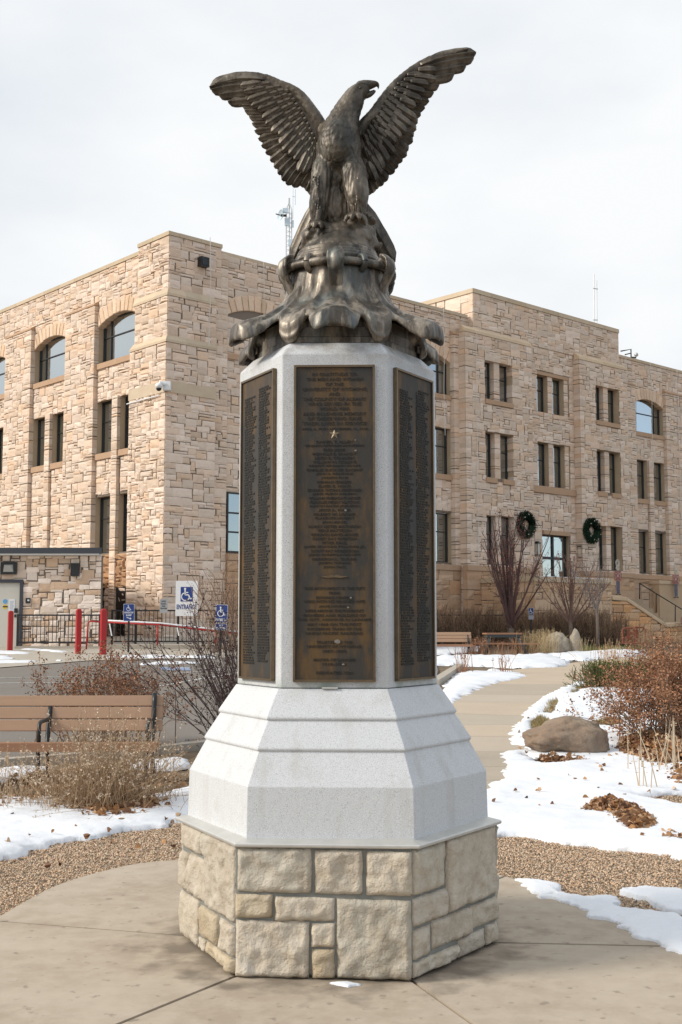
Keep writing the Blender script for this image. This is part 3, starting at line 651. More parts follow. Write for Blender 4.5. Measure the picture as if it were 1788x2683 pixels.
# ================================================================== BRONZE EAGLE
def bronze_mat(name, stretch, dark, mid, light, green, gs=.5, rough=.42, bmp=.25):
    m = bpy.data.materials.new(name); m.use_nodes = True; nt = m.node_tree; N = nt.nodes; L = nt.links; b = N['Principled BSDF']
    tc = N.new('ShaderNodeTexCoord'); mp = N.new('ShaderNodeMapping'); mp.inputs['Scale'].default_value = stretch; L.new(tc.outputs['Object'], mp.inputs[0])
    def noise(s, d=5, r=.65, st=True):
        t = N.new('ShaderNodeTexNoise'); t.inputs['Scale'].default_value = s; t.inputs['Detail'].default_value = d; t.inputs['Roughness'].default_value = r; L.new(mp.outputs[0] if st else tc.outputs['Object'], t.inputs[0]); return t.outputs[0]
    def mixc(f, lo, hi, amt, a, c):
        r = N.new('ShaderNodeMapRange'); r.inputs['From Min'].default_value = lo; r.inputs['From Max'].default_value = hi; r.inputs['To Max'].default_value = amt; L.new(f, r.inputs[0])
        x = N.new('ShaderNodeMixRGB'); L.new(r.outputs[0], x.inputs[0]); x.inputs[2].default_value = (*c, 1)
        if isinstance(a, tuple): x.inputs[1].default_value = (*a, 1)
        else: L.new(a, x.inputs[1])
        return x.outputs[0]
    c = mixc(noise(5), .38, .60, .9, mid, dark); c = mixc(noise(7.3, 6), .47, .62, .85, c, light); c = mixc(noise(3.4, 6), .52, .70, gs, c, green)
    L.new(c, b.inputs['Base Color']); b.inputs['Metallic'].default_value = .42; b.inputs['Roughness'].default_value = rough; b.inputs['Specular IOR Level'].default_value = .45
    rr = N.new('ShaderNodeMapRange'); rr.inputs['To Min'].default_value = rough-.1; rr.inputs['To Max'].default_value = rough+.2; L.new(noise(14, 4, .6, False), rr.inputs[0]); L.new(rr.outputs[0], b.inputs['Roughness'])
    bp = N.new('ShaderNodeBump'); bp.inputs['Strength'].default_value = bmp; bp.inputs['Distance'].default_value = .006; L.new(noise(55, 4, .6, False), bp.inputs['Height']); L.new(bp.outputs[0], b.inputs['Normal'])
    return m
M['bronze'] = bronze_mat('bronze', (1, 1, .6), (.040, .034, .027), (.115, .093, .070), (.205, .174, .138), (.08, .09, .084), .45)
M['bronze_base'] = bronze_mat('bronze_base', (1.5, 1.5, .35), (.042, .037, .031), (.135, .113, .09), (.40, .345, .28), (.14, .175, .18), .7)
eagle = thing('eagle_statue', 'dark bronze eagle with raised spread wings perched on a flared bronze capital', 'statue', (CX, CY, 3.12))
KPX = 6.49/.968/FOC                                # metres per photo pixel at the bird
def E(x, y, dy=0.): return Vector(at(x, y, CY+dy))
def remesh(mb, voxel, it=4, fac=.5):
    me = mb.mesh('tmp', M['bronze']); o = bpy.data.objects.new('tmp', me); COL.objects.link(o)
    a = o.modifiers.new('r', 'REMESH'); a.mode = 'VOXEL'; a.voxel_size = voxel
    if it: s = o.modifiers.new('s', 'SMOOTH'); s.iterations = it; s.factor = fac
    dg = bpy.context.evaluated_depsgraph_get(); dg.update()
    me2 = bpy.data.meshes.new_from_object(o.evaluated_get(dg), depsgraph=dg)
    bpy.data.objects.remove(o); bpy.data.meshes.remove(me); return me2
def warp(me, fn, smooth=True):                     # fn(co, normal) -> offset along the normal
    n = len(me.vertices); V = np.zeros(n*3, np.float32); me.vertices.foreach_get('co', V); V = V.reshape(-1, 3)
    Nn = np.zeros(n*3, np.float32); me.vertices.foreach_get('normal', Nn); Nn = Nn.reshape(-1, 3)
    V = V+Nn*np.array([fn(p, q) for p, q in zip(V, Nn)])[:, None]
    me.vertices.foreach_set('co', V.astype(np.float32).ravel())
    me.polygons.foreach_set('use_smooth', np.full(len(me.polygons), smooth)); me.update()
def bronze(name, me, parent=None, mat='bronze'):
    me.materials.clear(); me.materials.append(M[mat]); me.name = name; return put(name, me, parent or eagle)
def e5(a, b): return 800+a*.2934, 180+b*.2934      # working coordinates on the bird
def chain(mb, pts, n=16):                          # pts: (a, b, dy, radius in working units)
    P = [E(*e5(p[0], p[1]), p[2]) for p in pts]; R_ = [p[3]*.2934*KPX for p in pts]
    # resample smoothly
    Q, rr = [], []
    for i in range(len(P)-1):
        for t in np.linspace(0, 1, 5)[:-1]:
            p0, p1, p2, p3 = P[max(i-1, 0)], P[i], P[i+1], P[min(i+2, len(P)-1)]
            Q.append(.5*((2*p1)+(p2-p0)*t+(2*p0-5*p1+4*p2-p3)*t*t+(3*p1-3*p2+p3-p0)*t**3)); rr.append(R_[i]*(1-t)+R_[i+1]*t)
    Q.append(P[-1]); rr.append(R_[-1]); mb.tube(Q, rr, n)
    mb.blob(P[0], R_[0], 12, 8); mb.blob(P[-1], R_[-1], 12, 8)
B = MB()
chain(B, [(505,190,0,76),(455,235,0,92),(418,300,0,108),(372,390,0,124),(338,490,.0,152),(312,590,.0,184),(303,700,.005,206),(300,810,.015,205),(295,910,.03,180),(290,1000,.04,165),(288,1120,.055,165),(292,1250,.03,168),(292,1360,.03,150)])
B.blob(E(*e5(300,690),-.03), (.118, .125, .16), 18, 12)
for a in ((200,570),(425,570)): B.blob(E(*e5(*a), .05), .066, 12, 8)
chain(B, [(165,860,-.02,95),(148,960,-.05,98),(135,1080,-.06,88),(125,1200,-.06,90),(115,1290,-.06,74),(106,1375,-.06,44)])
chain(B, [(420,850,-.04,98),(435,920,-.08,108),(448,1020,-.10,108),(462,1120,-.11,104),(474,1210,-.11,88),(486,1290,-.11,58)])
me = remesh(B, .0065, 5)
axis_x = [float(E(*e5(q, 500)).x) for q in (300,)][0]
ztop, zbot = E(*e5(0, 120)).z, E(*e5(0, 1350)).z
sock = E(*e5(490, 168), -.078*2.1*.4)
def plumage(p, q):
    P = Vector(p); h = 0.
    zrel = (ztop-P.z)/(ztop-zbot)
    # overlapping body feathers: staggered rows of tongues that grow down the body
    ang = math.atan2(P.x-axis_x-.12*max(0, .5-zrel), -(P.y-CY)); size = .020+.020*min(1, max(0, zrel*1.5))
    row = (ztop-P.z)/size+.9*mnoise.noise(Vector((ang*2.2, P.z*5, 3)))+.35*mnoise.noise(Vector((ang*7, P.z*14, 9))); ri = math.floor(row); fr_ = row-ri; ncell = max(8, int(2*math.pi*(.07+.12*min(1, zrel*1.6))/(size*.85)))
    ca = ang/(2*math.pi)*ncell+.5*(ri % 2)+.25*mnoise.noise(Vector((ri*1.7, ang*2, 0))); cf = abs((ca-math.floor(ca))-.5)*2
    amp = .0038*min(1, max(.15, (zrel-.06)*6))
    if zrel < .62: h += amp*((fr_*(1-cf**2.2*.8))-.35)*1.1
    else: h += .0065*mnoise.noise(Vector((P.x*75, P.y*75, P.z*10)))+.003*mnoise.noise(Vector((P.x*150, P.y*150, P.z*22)))
    h += .0028*mnoise.noise(Vector((P.x*90, P.y*90, P.z*25)))
    if zrel < .2:
        d = (P-sock).length; h -= .020*math.exp(-(d/.022)**2)
    return h
warp(me, plumage); body = bronze('body', me)
# head: brow, hooked upper beak, lower jaw, eye
H_ = MB()
chain(H_, [(495,150,0,46),(530,150,0,52),(565,144,0,46),(600,138,0,36),(630,134,0,27),(647,142,0,18),(654,163,0,9),(651,184,0,3)])
chain(H_, [(505,235,0,34),(545,238,0,28),(585,226,0,22),(615,206,0,15),(628,194,0,7)])
for dy in (-.030, .030): chain(H_, [(450,160,dy,20),(490,138,dy,22),(530,136,dy*.9,20),(560,146,dy*.6,12)])
me = remesh(H_, .0042, 3); warp(me, lambda p, q: .0012*mnoise.noise(Vector(p)*120)); head = bronze('head', me)
b = MB()
for dy in (-.036, .036): b.blob(E(*e5(494, 168), dy), .0095, 12, 8)
sub('eye', b.mesh('eye', M['bronze'], True), head)
b = MB(); c0, c1 = E(*e5(500, 242)), E(*e5(620, 192)); b.tube([c0, (c0+c1)/2+Vector((0, 0, -.004)), c1], [.010, .014, .006], 8); sub('tongue', b.mesh('tongue', M['black_paint'], True), head)  # black bar filling the open beak, the mouth slit's shade put into its colour
# ---- feathers
def blade(mb, p0, p1, width, up, bow=.0, nl=12, thick=.008, arch_=.17, tipr=.72, roll=0., notch=.0, seed=0):
    """one feather: p0 root, p1 tip, up = direction that faces out; rounded tip, raised quill, barb ripples"""
    D = p1-p0; Ln = D.length; D.normalize(); side = D.cross(up).normalized(); up = side.cross(D).normalized()
    if roll: q = Matrix.Rotation(roll, 3, D); side = q @ side; up = q @ up
    cs = (-1, -.62, -.14, 0, .14, .62, 1); nc = len(cs); fr_, bk = [], []
    for i in range(nl+1):
        t = i/nl; tt = 1-(1-t)**1.5*.0-0; u = t
        w = width*(.55+.45*min(1, u*3))*(1 if u < tipr else math.sqrt(max(0.0, 1-((u-tipr)/(1.005-tipr))**2)))
        w = max(w, width*.06)
        base = p0+D*(Ln*u)+side*(bow*Ln*math.sin(math.pi*u))*1.0
        for c in cs:
            rip = .035*math.sin(u*Ln/width*5.5+abs(c)*3.2+seed) if abs(c) > .3 else 0
            h = width*(arch_*(1-c*c)+(.10 if c == 0 else -.02 if abs(c) < .2 else 0)+rip)
            fr_.append(base+side*(c*w*.5)+up*h)
        for c in cs: bk.append(base+side*(c*w*.5)+up*(width*arch_*.5*(1-c*c)-thick))
    n = len(fr_); fs = []
    for i in range(nl):
        for j in range(nc-1):
            a = i*nc+j; fs.append((a, a+1, a+nc+1, a+nc)); fs.append((n+a+nc, n+a+nc+1, n+a+1, n+a))
    for i in range(nl):
        a = i*nc; fs.append((a+nc, n+a+nc, n+a, a)); a = i*nc+nc-1; fs.append((a, n+a, n+a+nc, a+nc))
    for j in range(nc-1): a = nl*nc+j; fs.append((a, a+1, n+a+1, n+a)); fs.append((j+1, j, n+j, n+j+1))
    mb.add(fr_+bk, fs)
def lw(a, b): return 540+a*.2168, 140+b*.2168      # viewer's left wing
def rw(a, b): return 500+a*.5102, 80+b*.5102       # viewer's right wing
FRONT = Vector((0, -1, -.18)).normalized()
def wing(name, conv, lead, flights, covs, depth, label, arm_r, unit, rootx):
    px = lambda a, b, dy: E(*conv(a, b), dy)
    dyf = lambda a, b: depth(abs(conv(a, b)[0]-rootx)*KPX)
    B = MB(); P = [px(a, b, dyf(a, b)+.012) for a, b in lead]; m = len(P)
    Q, rr = [], []
    for i in range(m-1):
        for t in (0, .34, .67):
            p0, p1, p2, p3 = P[max(i-1, 0)], P[i], P[i+1], P[min(i+2, m-1)]
            Q.append(.5*((2*p1)+(p2-p0)*t+(2*p0-5*p1+4*p2-p3)*t*t+(3*p1-3*p2+p3-p0)*t**3)); rr.append((arm_r[i]*(1-t)+arm_r[i+1]*t)*unit*KPX)
    Q.append(P[-1]); rr.append(arm_r[-1]*unit*KPX); B.tube(Q, rr, 14); B.blob(P[0], rr[0], 12, 8)
    # fleshy sheet between the arm and the feather roots
    roots = [px(f[0], f[1], dyf(f[0], f[1])+.01) for f in flights]
    k = len(roots); vs, fs = [], []
    for i in range(k):
        s_ = i/(k-1)*(len(Q)-1); j = min(int(s_), len(Q)-2); q = Q[len(Q)-1-j].lerp(Q[len(Q)-2-j], s_-j)
        for w in (0, .5, 1):
            c = q.lerp(roots[i], w); vs += [c+FRONT*.012*(1-w*.4), c-FRONT*.012]
    for i in range(k-1):
        for w in range(2):
            a = i*6+w*2; fs += [(a, a+2, a+8, a+6), (a+7, a+9, a+3, a+1)]
        a = i*6; fs += [(a+6, a+7, a+1, a), (a+4, a+5, a+11, a+10)]
    fs += [(0, 1, 3, 2), (2, 3, 5, 4)]; a = (k-1)*6; fs += [(a+2, a+3, a+1, a), (a+4, a+5, a+3, a+2)]
    B.add(vs, fs)
    me = remesh(B, .0075, 4); warp(me, lambda p, q: .003*mnoise.noise(Vector((p[0]*55, p[1]*55, p[2]*55))))
    wg = bronze(name, me); wg['label'] = label
    for i, f in enumerate(flights):
        f = (*f[:4], f[4]*1.36, *f[5:]); mb = MB(); d0 = dyf(f[0], f[1])+.004+i*.0012; d1 = dyf(f[2], f[3])+.030+i*.0012
        blade(mb, px(f[0], f[1], d0), px(f[2], f[3], d1), f[4]*unit*KPX, FRONT, f[5], nl=16 if i < 3 else 12, tipr=.84 if i < 3 else .74, seed=i*1.3, roll=f[6])
        sub('feather', mb.mesh('feather', M['bronze'], True), wg)
    for i, f in enumerate(covs):
        mb = MB(); d0 = dyf(f[0], f[1])-.012; d1 = dyf(f[2], f[3])-.006
        blade(mb, px(f[0], f[1], d0), px(f[2], f[3], d1), f[4]*1.25*unit*KPX, FRONT, 0, 8, .006, .11, seed=i*2.1, roll=f[5]); sub('covert_feather', mb.mesh('covert_feather', M['bronze'], True), wg)
    return wg
LEAD_L = [(1440,930),(1350,790),(1255,660),(1170,540),(1085,455),(985,395),(880,345),(760,285),(620,248),(450,232),(300,252),(180,305),(95,370)]
FL_L = [(720,322,48,408,135,.075,.0),(700,395,72,440,130,.05,.1),(690,455,160,498,115,.02,.15),(720,530,270,585,110,-.01,.2),(780,620,440,628,100,.0,.2),(840,690,472,690,96,0,.22),(900,755,527,768,96,0,.25),(940,820,562,850,96,.01,.25),(965,880,592,940,96,.02,.25),
 (1000,930,636,1035,98,.03,.25),(1030,985,674,1122,98,.03,.25),(1060,1040,724,1205,98,.04,.25),(1090,1080,780,1300,100,.04,.25),(1125,1130,826,1378,100,.04,.25),(1155,1190,872,1456,98,.05,.25),(1185,1240,922,1534,98,.05,.25),(1220,1290,974,1584,98,.05,.25),(1260,1340,1050,1610,105,.05,.25),(1300,1400,1150,1608,105,.05,.25),(1330,1450,1215,1662,90,.05,.2),(1350,1500,1258,1708,80,.05,.2)]
CV_L = []
def row(conv_pts, n, ln, w, ang_, r_):
    """n small feathers rooted along a polyline, pointing along ang_ (working units)"""
    P = np.array(conv_pts, float); s = np.concatenate([[0], np.cumsum(np.linalg.norm(np.diff(P, axis=0), axis=1))]); out = []
    for i in range(n):
        t = s[-1]*(i+.5)/n; a, b = np.interp(t, s, P[:, 0]), np.interp(t, s, P[:, 1]); th = ang_(i/(n-1))+r_.uniform(-.08, .08); l_ = ln*r_.uniform(.85, 1.15)
        out.append((a, b, a+l_*math.cos(th), b+l_*math.sin(th), w*r_.uniform(.9, 1.1), .2))
    return out
R3 = random.Random(3)
for pl_, n, ln, w in (([(640,320),(830,560),(980,760),(1090,930),(1190,1100),(1290,1270)], 15, 250, 88), ([(760,330),(930,540),(1060,720),(1160,900),(1240,1060),(1320,1220)], 15, 180, 76), ([(880,370),(1010,520),(1120,690),(1210,860),(1280,1010),(1340,1160)], 14, 130, 64), ([(980,420),(1090,560),(1190,720),(1260,860),(1320,1000),(1370,1100)], 12, 95, 52)):
    CV_L += row(pl_, n, ln, w, lambda t: math.pi-.12-1.05*t, R3)
LEAD_R = [(855,560),(890,480),(940,430),(990,355),(1045,285),(1100,230),(1150,188),(1210,150),(1290,116),(1370,97),(1430,93)]
FL_R = [(1180,180,1463,114,50,-.05,0),(1172,202,1452,140,50,-.035,-.1),(1165,228,1412,180,50,-.01,-.15),(1160,250,1352,222,56,.02,-.2),(1150,276,1275,280,48,.0,-.2),(1142,305,1246,322,42,0,-.22),(1135,332,1222,366,42,0,-.25),(1125,362,1200,402,42,-.02,-.25),(1112,392,1178,440,42,-.03,-.25),(1100,425,1162,478,42,-.03,-.25),(1086,458,1156,512,42,-.04,-.25),(1074,488,1142,546,42,-.04,-.25),(1060,520,1138,575,42,-.04,-.25),(1045,552,1115,618,42,-.04,-.25),(1028,582,1108,645,42,-.05,-.25),(1010,610,1085,674,42,-.05,-.25),(990,640,1062,704,42,-.05,-.25),(970,668,1045,730,42,-.05,-.25),(950,700,1008,772,42,-.05,-.25),(935,720,985,796,40,-.05,-.25),(922,745,958,814,38,-.05,-.22),(912,765,936,834,36,-.04,-.2),(902,780,914,846,34,-.04,-.2)]
CV_R = []
for pl_, n, ln, w in (([(1180,190),(1110,290),(1060,380),(1020,460),(980,540),(930,620),(905,690)], 16, 105, 36), ([(1120,215),(1060,310),(1010,400),(970,480),(930,560),(900,630)], 15, 78, 32), ([(1070,260),(1020,340),(975,420),(935,490),(905,560),(885,610)], 13, 58, 27), ([(1030,310),(985,375),(945,440),(910,500),(885,545)], 10, 44, 23)):
    CV_R += row(pl_, n, ln, w, lambda t: .05+1.15*t, R3)
dep = lambda d: .035+.10*max(0., d-.1)**1.4
wing('wing', lw, LEAD_L, FL_L, CV_L, dep, 'wing on the viewer\'s left, shorter and arched', [62,74,74,66,56,46,38,30,24,20,17,13,8], .2168, 870)
wing('wing', rw, LEAD_R, FL_R, CV_R, dep, 'wing on the viewer\'s right, reaching higher', [24,30,31,28,25,21,17,14,11,9,5], .5102, 925)
# hanging leg feathers
lf = MB()
for k in range(96):
    side = k % 2; a = R3.uniform(55, 190) if side else R3.uniform(385, 545); b0 = R3.uniform(930, 1240); dy = (-.123 if side else -.172)+abs(a-(115 if side else 465))*.0006
    blade(lf, E(*e5(a, b0), dy), E(*e5(a+R3.uniform(-12, 14)+(0 if side else 10), b0+R3.uniform(100, 170)), dy+.022), R3.uniform(20, 32)*.2934*KPX, FRONT, 0, 6, .004, seed=k)
lm = lf.mesh('leg_feathers', M['bronze'], True); o = put('leg_feathers', lm, eagle); o['kind'] = 'stuff'
# tail: broad fan hanging down behind the rock
def e6(a, b): return 700+a*.2551, 500+b*.2551
for i in range(11):
    t = i/10; a0, a1 = 560+360*t, 262+1045*t; mb = MB(); dy = .17+.05*math.sin(math.pi*t)
    blade(mb, E(*e6(a0, 60), dy-.02), E(*e6(a1, 735+25*math.sin(math.pi*t)), dy+.05), .105, Vector((0, -1, .1)), 0, 10, .01, .12, seed=i); put('tail_feather', mb.mesh('tail_feather', M['bronze'], True), eagle)
# ---- rock
B = MB()
for a, b, dy, r in ((480,480,-.06,110),(640,470,-.10,115),(800,470,-.10,120),(950,480,-.07,110),(480,470,-.02,115),(600,440,-.05,125),(740,430,-.06,135),(880,440,-.05,135),(1000,450,-.02,120),(1060,540,-.03,85),(430,540,-.02,80),(380,580,0,50),(1130,560,-.04,50),(1165,545,-.05,32),(960,300,-.06,80),(1060,310,.0,62),(860,300,-.07,70),(500,390,.05,85),(760,400,.08,150),(900,400,.10,140),(600,400,.10,130),(1010,400,.08,110)):
    c = E(*e6(a, b), dy); r_ = r*.2551*KPX; B.blob(c, (r_, r_*.9, r_*.85), 14, 10)
B.lathe(CX, CY, [(.20, 3.68), (.21, 3.72), (.16, 3.80)], 24)
me = remesh(B, .008, 6)
warp(me, lambda p, q: .016*mnoise.fractal(Vector(p)*9, 1, 2, 4)+.006*mnoise.noise(Vector(p)*28)); bronze('rock', me)
# feet with curled toes and talons
for a, b, dy in ((905,262,-.135),(520,352,-.13)):
    B = MB(); c = E(*e6(a, b), dy); big = a > 600
    B.tube([c+Vector((.012, .03, .10)), c+Vector((.004, .015, .045)), c], [.021, .019, .024], 10)
    for j, th in enumerate((-1.15, -.35, .45, 1.3)):
        d = Vector((math.sin(th), -math.cos(th)*.75, 0)); B.tube([c, c+d*.026+Vector((0, 0, .006)), c+d*.045-Vector((0, 0, .006)), c+d*.054-Vector((0, 0, .026)), c+d*.050-Vector((0, 0, .040))], [.019, .019, .016, .010, .003], 10)
    me = remesh(B, .005, 3); warp(me, lambda p, q: .0015*mnoise.noise(Vector(p)*70)); bronze('foot', me)
# ---- moulded neck and flared capital
b = MB(); b.lathe(CX, CY, [(.205, 3.716), (.220, 3.714), (.225, 3.705), (.221, 3.697), (.228, 3.691), (.234, 3.685), (.232, 3.678), (.240, 3.672), (.246, 3.666), (.243, 3.660), (.250, 3.655), (.252, 3.646), (.247, 3.638), (.247, 3.60), (.20, 3.56)], 72); b.build('neck_moulding', M['bronze_base'], eagle, True)
ROT = -1.5
def pol(r, th, z): a = math.radians(-90+th+ROT); return Vector((CX+r*math.cos(a), CY+r*math.sin(a), z))
def tongue(mb, th, path, hw, ht, n=16):            # elliptical loft running outwards
    vs = []; rad = pol(1, th, 0)-pol(0, th, 0); tan = Vector((-rad.y, rad.x, 0)); m = len(path)
    P = [pol(r, th, z) for r, z in path]
    for i in range(m):
        d = (P[min(i+1, m-1)]-P[max(i-1, 0)]).normalized(); up = tan.cross(d).normalized()
        for k in range(n):
            a = 2*math.pi*k/n; ca, sa = math.cos(a), math.sin(a); x = math.copysign(abs(ca)**.75, ca); y = math.copysign(abs(sa)**.9, sa)
            if y > 0: y *= .55
            vs.append(P[i]+tan*(hw[i]*x)-up*(ht[i]*y))
    mb.add(vs, [(i*n+k, i*n+(k+1) % n, (i+1)*n+(k+1) % n, (i+1)*n+k) for i in range(m-1) for k in range(n)]+[tuple(range(n-1, -1, -1)), tuple((m-1)*n+k for k in range(n))])
KEYS = [(0,.618,0,3.244,.09,.0),(8,.622,5.6,3.232,.09,.0),(11.5,.606,9.6,3.200,.065,.0),(13.2,.55,12.4,3.205,.04,.004),(14.6,.475,16.2,3.262,.022,.010),(16,.445,18.6,3.285,.018,.012),(17.4,.462,20.6,3.250,.022,.016),(19.5,.482,22.8,3.200,.035,.02),(23,.488,25.6,3.174,.045,.03),(27,.490,28.2,3.162,.045,.04),(30,.494,30,3.160,.045,.045)]
KA = np.array(KEYS, float); VS = (0, .2, .4, .6, .8, .92, 1)
T_ = ((0, .04, .19, .49, .79, .94, 1), (0, .38, .60, .79, .90, .96, 1)); N_2 = ((0, .06, .24, .54, .84, .95, 1), (0, .36, .60, .78, .90, .96, 1)); B_2 = ((0, .05, .22, .55, .90, 1.03, 1), (0, .33, .53, .65, .78, .90, 1))
def skirt():
    """the draped bronze skirt: six outward tongues with six drooping bulbs and scalloped notches between"""
    n, rows = 240, 26; vs = np.zeros((rows, n, 3))
    for j in range(n):
        th = 360*j/n; ax = round(th/60)*60; tp = th-ax; s_ = math.copysign(1, tp) if tp else 1; a = abs(tp)
        R_, te, ze, drop, curl = (float(np.interp(a, KA[:, 0], KA[:, q])) for q in (1, 2, 3, 4, 5))
        for i in range(rows):
            v = i/20 if i <= 20 else 1
            fold = (abs(math.sin(math.radians(tp*9)))**.6-.6)
            wb = float(smoothstep(14.5, 20, a)); wt = 1-float(smoothstep(10, 14.5, a)); wn = 1-wb-wt
            rn, zn = (wt*float(np.interp(v, VS, T_[k_]))+wn*float(np.interp(v, VS, N_2[k_]))+wb*float(np.interp(v, VS, B_2[k_])) for k_ in (0, 1))
            r = .274+(R_-.274)*rn+.026*fold*math.sin(math.pi*min(1, v*1.05))*(1-.5*v); z = 3.60-(3.60-ze)*zn
            t_ = a+(te-a)*v**1.3
            if i > 20: q = (i-20)/5; z -= drop*math.sin(q*math.pi/2); r += .010*math.sin(q*math.pi)-curl*(1-math.cos(q*math.pi/2))
            vs[i, j] = pol(r, ax+s_*t_, z)
    V = vs.reshape(-1, 3); F = np.array([(i*n+j, (i+1)*n+j, (i+1)*n+(j+1) % n, i*n+(j+1) % n) for i in range(rows-1) for j in range(n)])
    me = npmesh('tmp', V, [F], M['bronze']); Nn = np.zeros(len(V)*3, np.float32); me.vertices.foreach_get('normal', Nn); Nn = Nn.reshape(-1, 3); bpy.data.meshes.remove(me)
    c = V-np.array([CX, CY, 3.0]); 
    if (Nn[n*8:n*12]*c[n*8:n*12]).sum() < 0: Nn = -Nn
    W_ = V-Nn*.028; m = len(V); b = MB()
    fs = [tuple(f[::-1]) for f in F]+[tuple(np.array(f)+m) for f in F]
    for j in range(n):
        k = (j+1) % n; fs.append((j, k, m+k, m+j)); e = (rows-1)*n; fs.append((e+k, e+j, m+e+j, m+e+k))
    b.add(np.concatenate([V, W_]), fs); return b
B = skirt()
B.lathe(CX, CY, [(.20, 3.15), (.30, 3.2), (.235, 3.3), (.225, 3.5), (.228, 3.62), (.19, 3.63)], 36)
for k in range(6):
    B.blob(pol(.40, 60*k+30, 3.225), (.07, .07, .05), 16, 10)
me = remesh(B, .0066, 3)
warp(me, lambda p, q: .0022*mnoise.noise(Vector((p[0]*60, p[1]*60, p[2]*8)))+.002*mnoise.noise(Vector(p)*20)); bronze('flared_capital', me, None, 'bronze_base')
b = MB(); hx = [pol(.298, 60*k+t*60, 3.596-.004*math.sin(math.pi*t)) for k in range(6) for t in (0, .25, .5, .75)]
b.tube(hx+[hx[0], hx[1]], .0215, 12, False); b.build('garland_rod', M['bronze_base'], eagle, True)
for k in range(6):
    B = MB(); c = pol(.300, 60*k, 3.585); rad = (pol(1, 60*k, 0)-pol(0, 60*k, 0)); tan = Vector((-rad.y, rad.x, 0)); 
    B.tube([c+rad*(.042*math.cos(a))+ZV*(.050*math.sin(a)) for ZV in (Vector((0, 0, 1)),) for a in np.linspace(-1.2, math.pi+.6, 16)], [.024]*16, 10)
    tongue(B, 60*k, [(.28, 3.665), (.31, 3.655), (.338, 3.63), (.345, 3.59), (.33, 3.545), (.305, 3.50), (.285, 3.45), (.275, 3.40), (.29, 3.35)], [.022, .040, .048, .050, .044, .038, .036, .04, .045], [.017]*9)
    me = remesh(B, .006, 3); me.polygons.foreach_set('use_smooth', np.ones(len(me.polygons), bool)); bronze('scroll', me, None, 'bronze_base')
    b = MB(); c = pol(.277, 60*k+30, 3.594); rad = (pol(1, 60*k+30, 0)-pol(0, 0, 0)); rad = pol(1, 60*k+30, 0)-pol(0, 60*k+30, 0)
    b.tube([c+rad*(.036*math.cos(a))+Vector((0, 0, 1))*(.040*math.sin(a)) for a in np.linspace(0, 2*math.pi, 17)], .017, 10, False); b.build('ribbon', M['bronze_base'], eagle, True)
def hexblock(prof, rot): 
    b = MB(); rings = [hexv(s, z, rot) for s, z in prof]; vs = [p for r_ in rings for p in r_]; m = len(rings)
    b.add(vs, [(i*6+k, i*6+(k+1) % 6, (i+1)*6+(k+1) % 6, (i+1)*6+k) for i in range(m-1) for k in range(6)]+[(5, 4, 3, 2, 1, 0), tuple((m-1)*6+k for k in range(6))]); return b
hexblock([(.452, 3.121), (.452, 3.15), (.444, 3.155), (.444, 3.205), (.435, 3.21), (.43, 3.27)], 1.5).build('plinth_block', M['bronze_base'], eagle)
# ================================================================== GROUND
M['soil'] = material('soil', (.20, .155, .11), .95, noise=(2.2, .7, (.13, .095, .065)), noise2=(11, .6, (.28, .22, .155)), bump=(45, .9, .03), spec=.1)
M['asphalt'] = material('asphalt', (.205, .182, .16), .92, noise=(.7, .5, (.245, .22, .195)), noise2=(60, .4, (.11, .105, .10)), bump=(160, .4, .006), spec=.2)
M['paint'] = material('paint', (.66, .66, .64), .8, noise=(9, .7, (.3, .29, .27), .45, .6))
M['blue_paint'] = material('blue_paint', (.20, .27, .42), .8, noise=(9, .6, (.3, .33, .38), .45, .6))
M['snow'] = material('snow', (.78, .80, .835), .6, noise=(1.7, .6, (.68, .71, .76)), noise2=(30, .7, (.42, .36, .30), .66, .76), bump=(14, .35, .02), bump2=(120, .25, .004), spec=.25)
M['pebble'] = material('pebble', (.50, .385, .285), .8, tone=True, bump=(120, .2, .002), spec=.3)
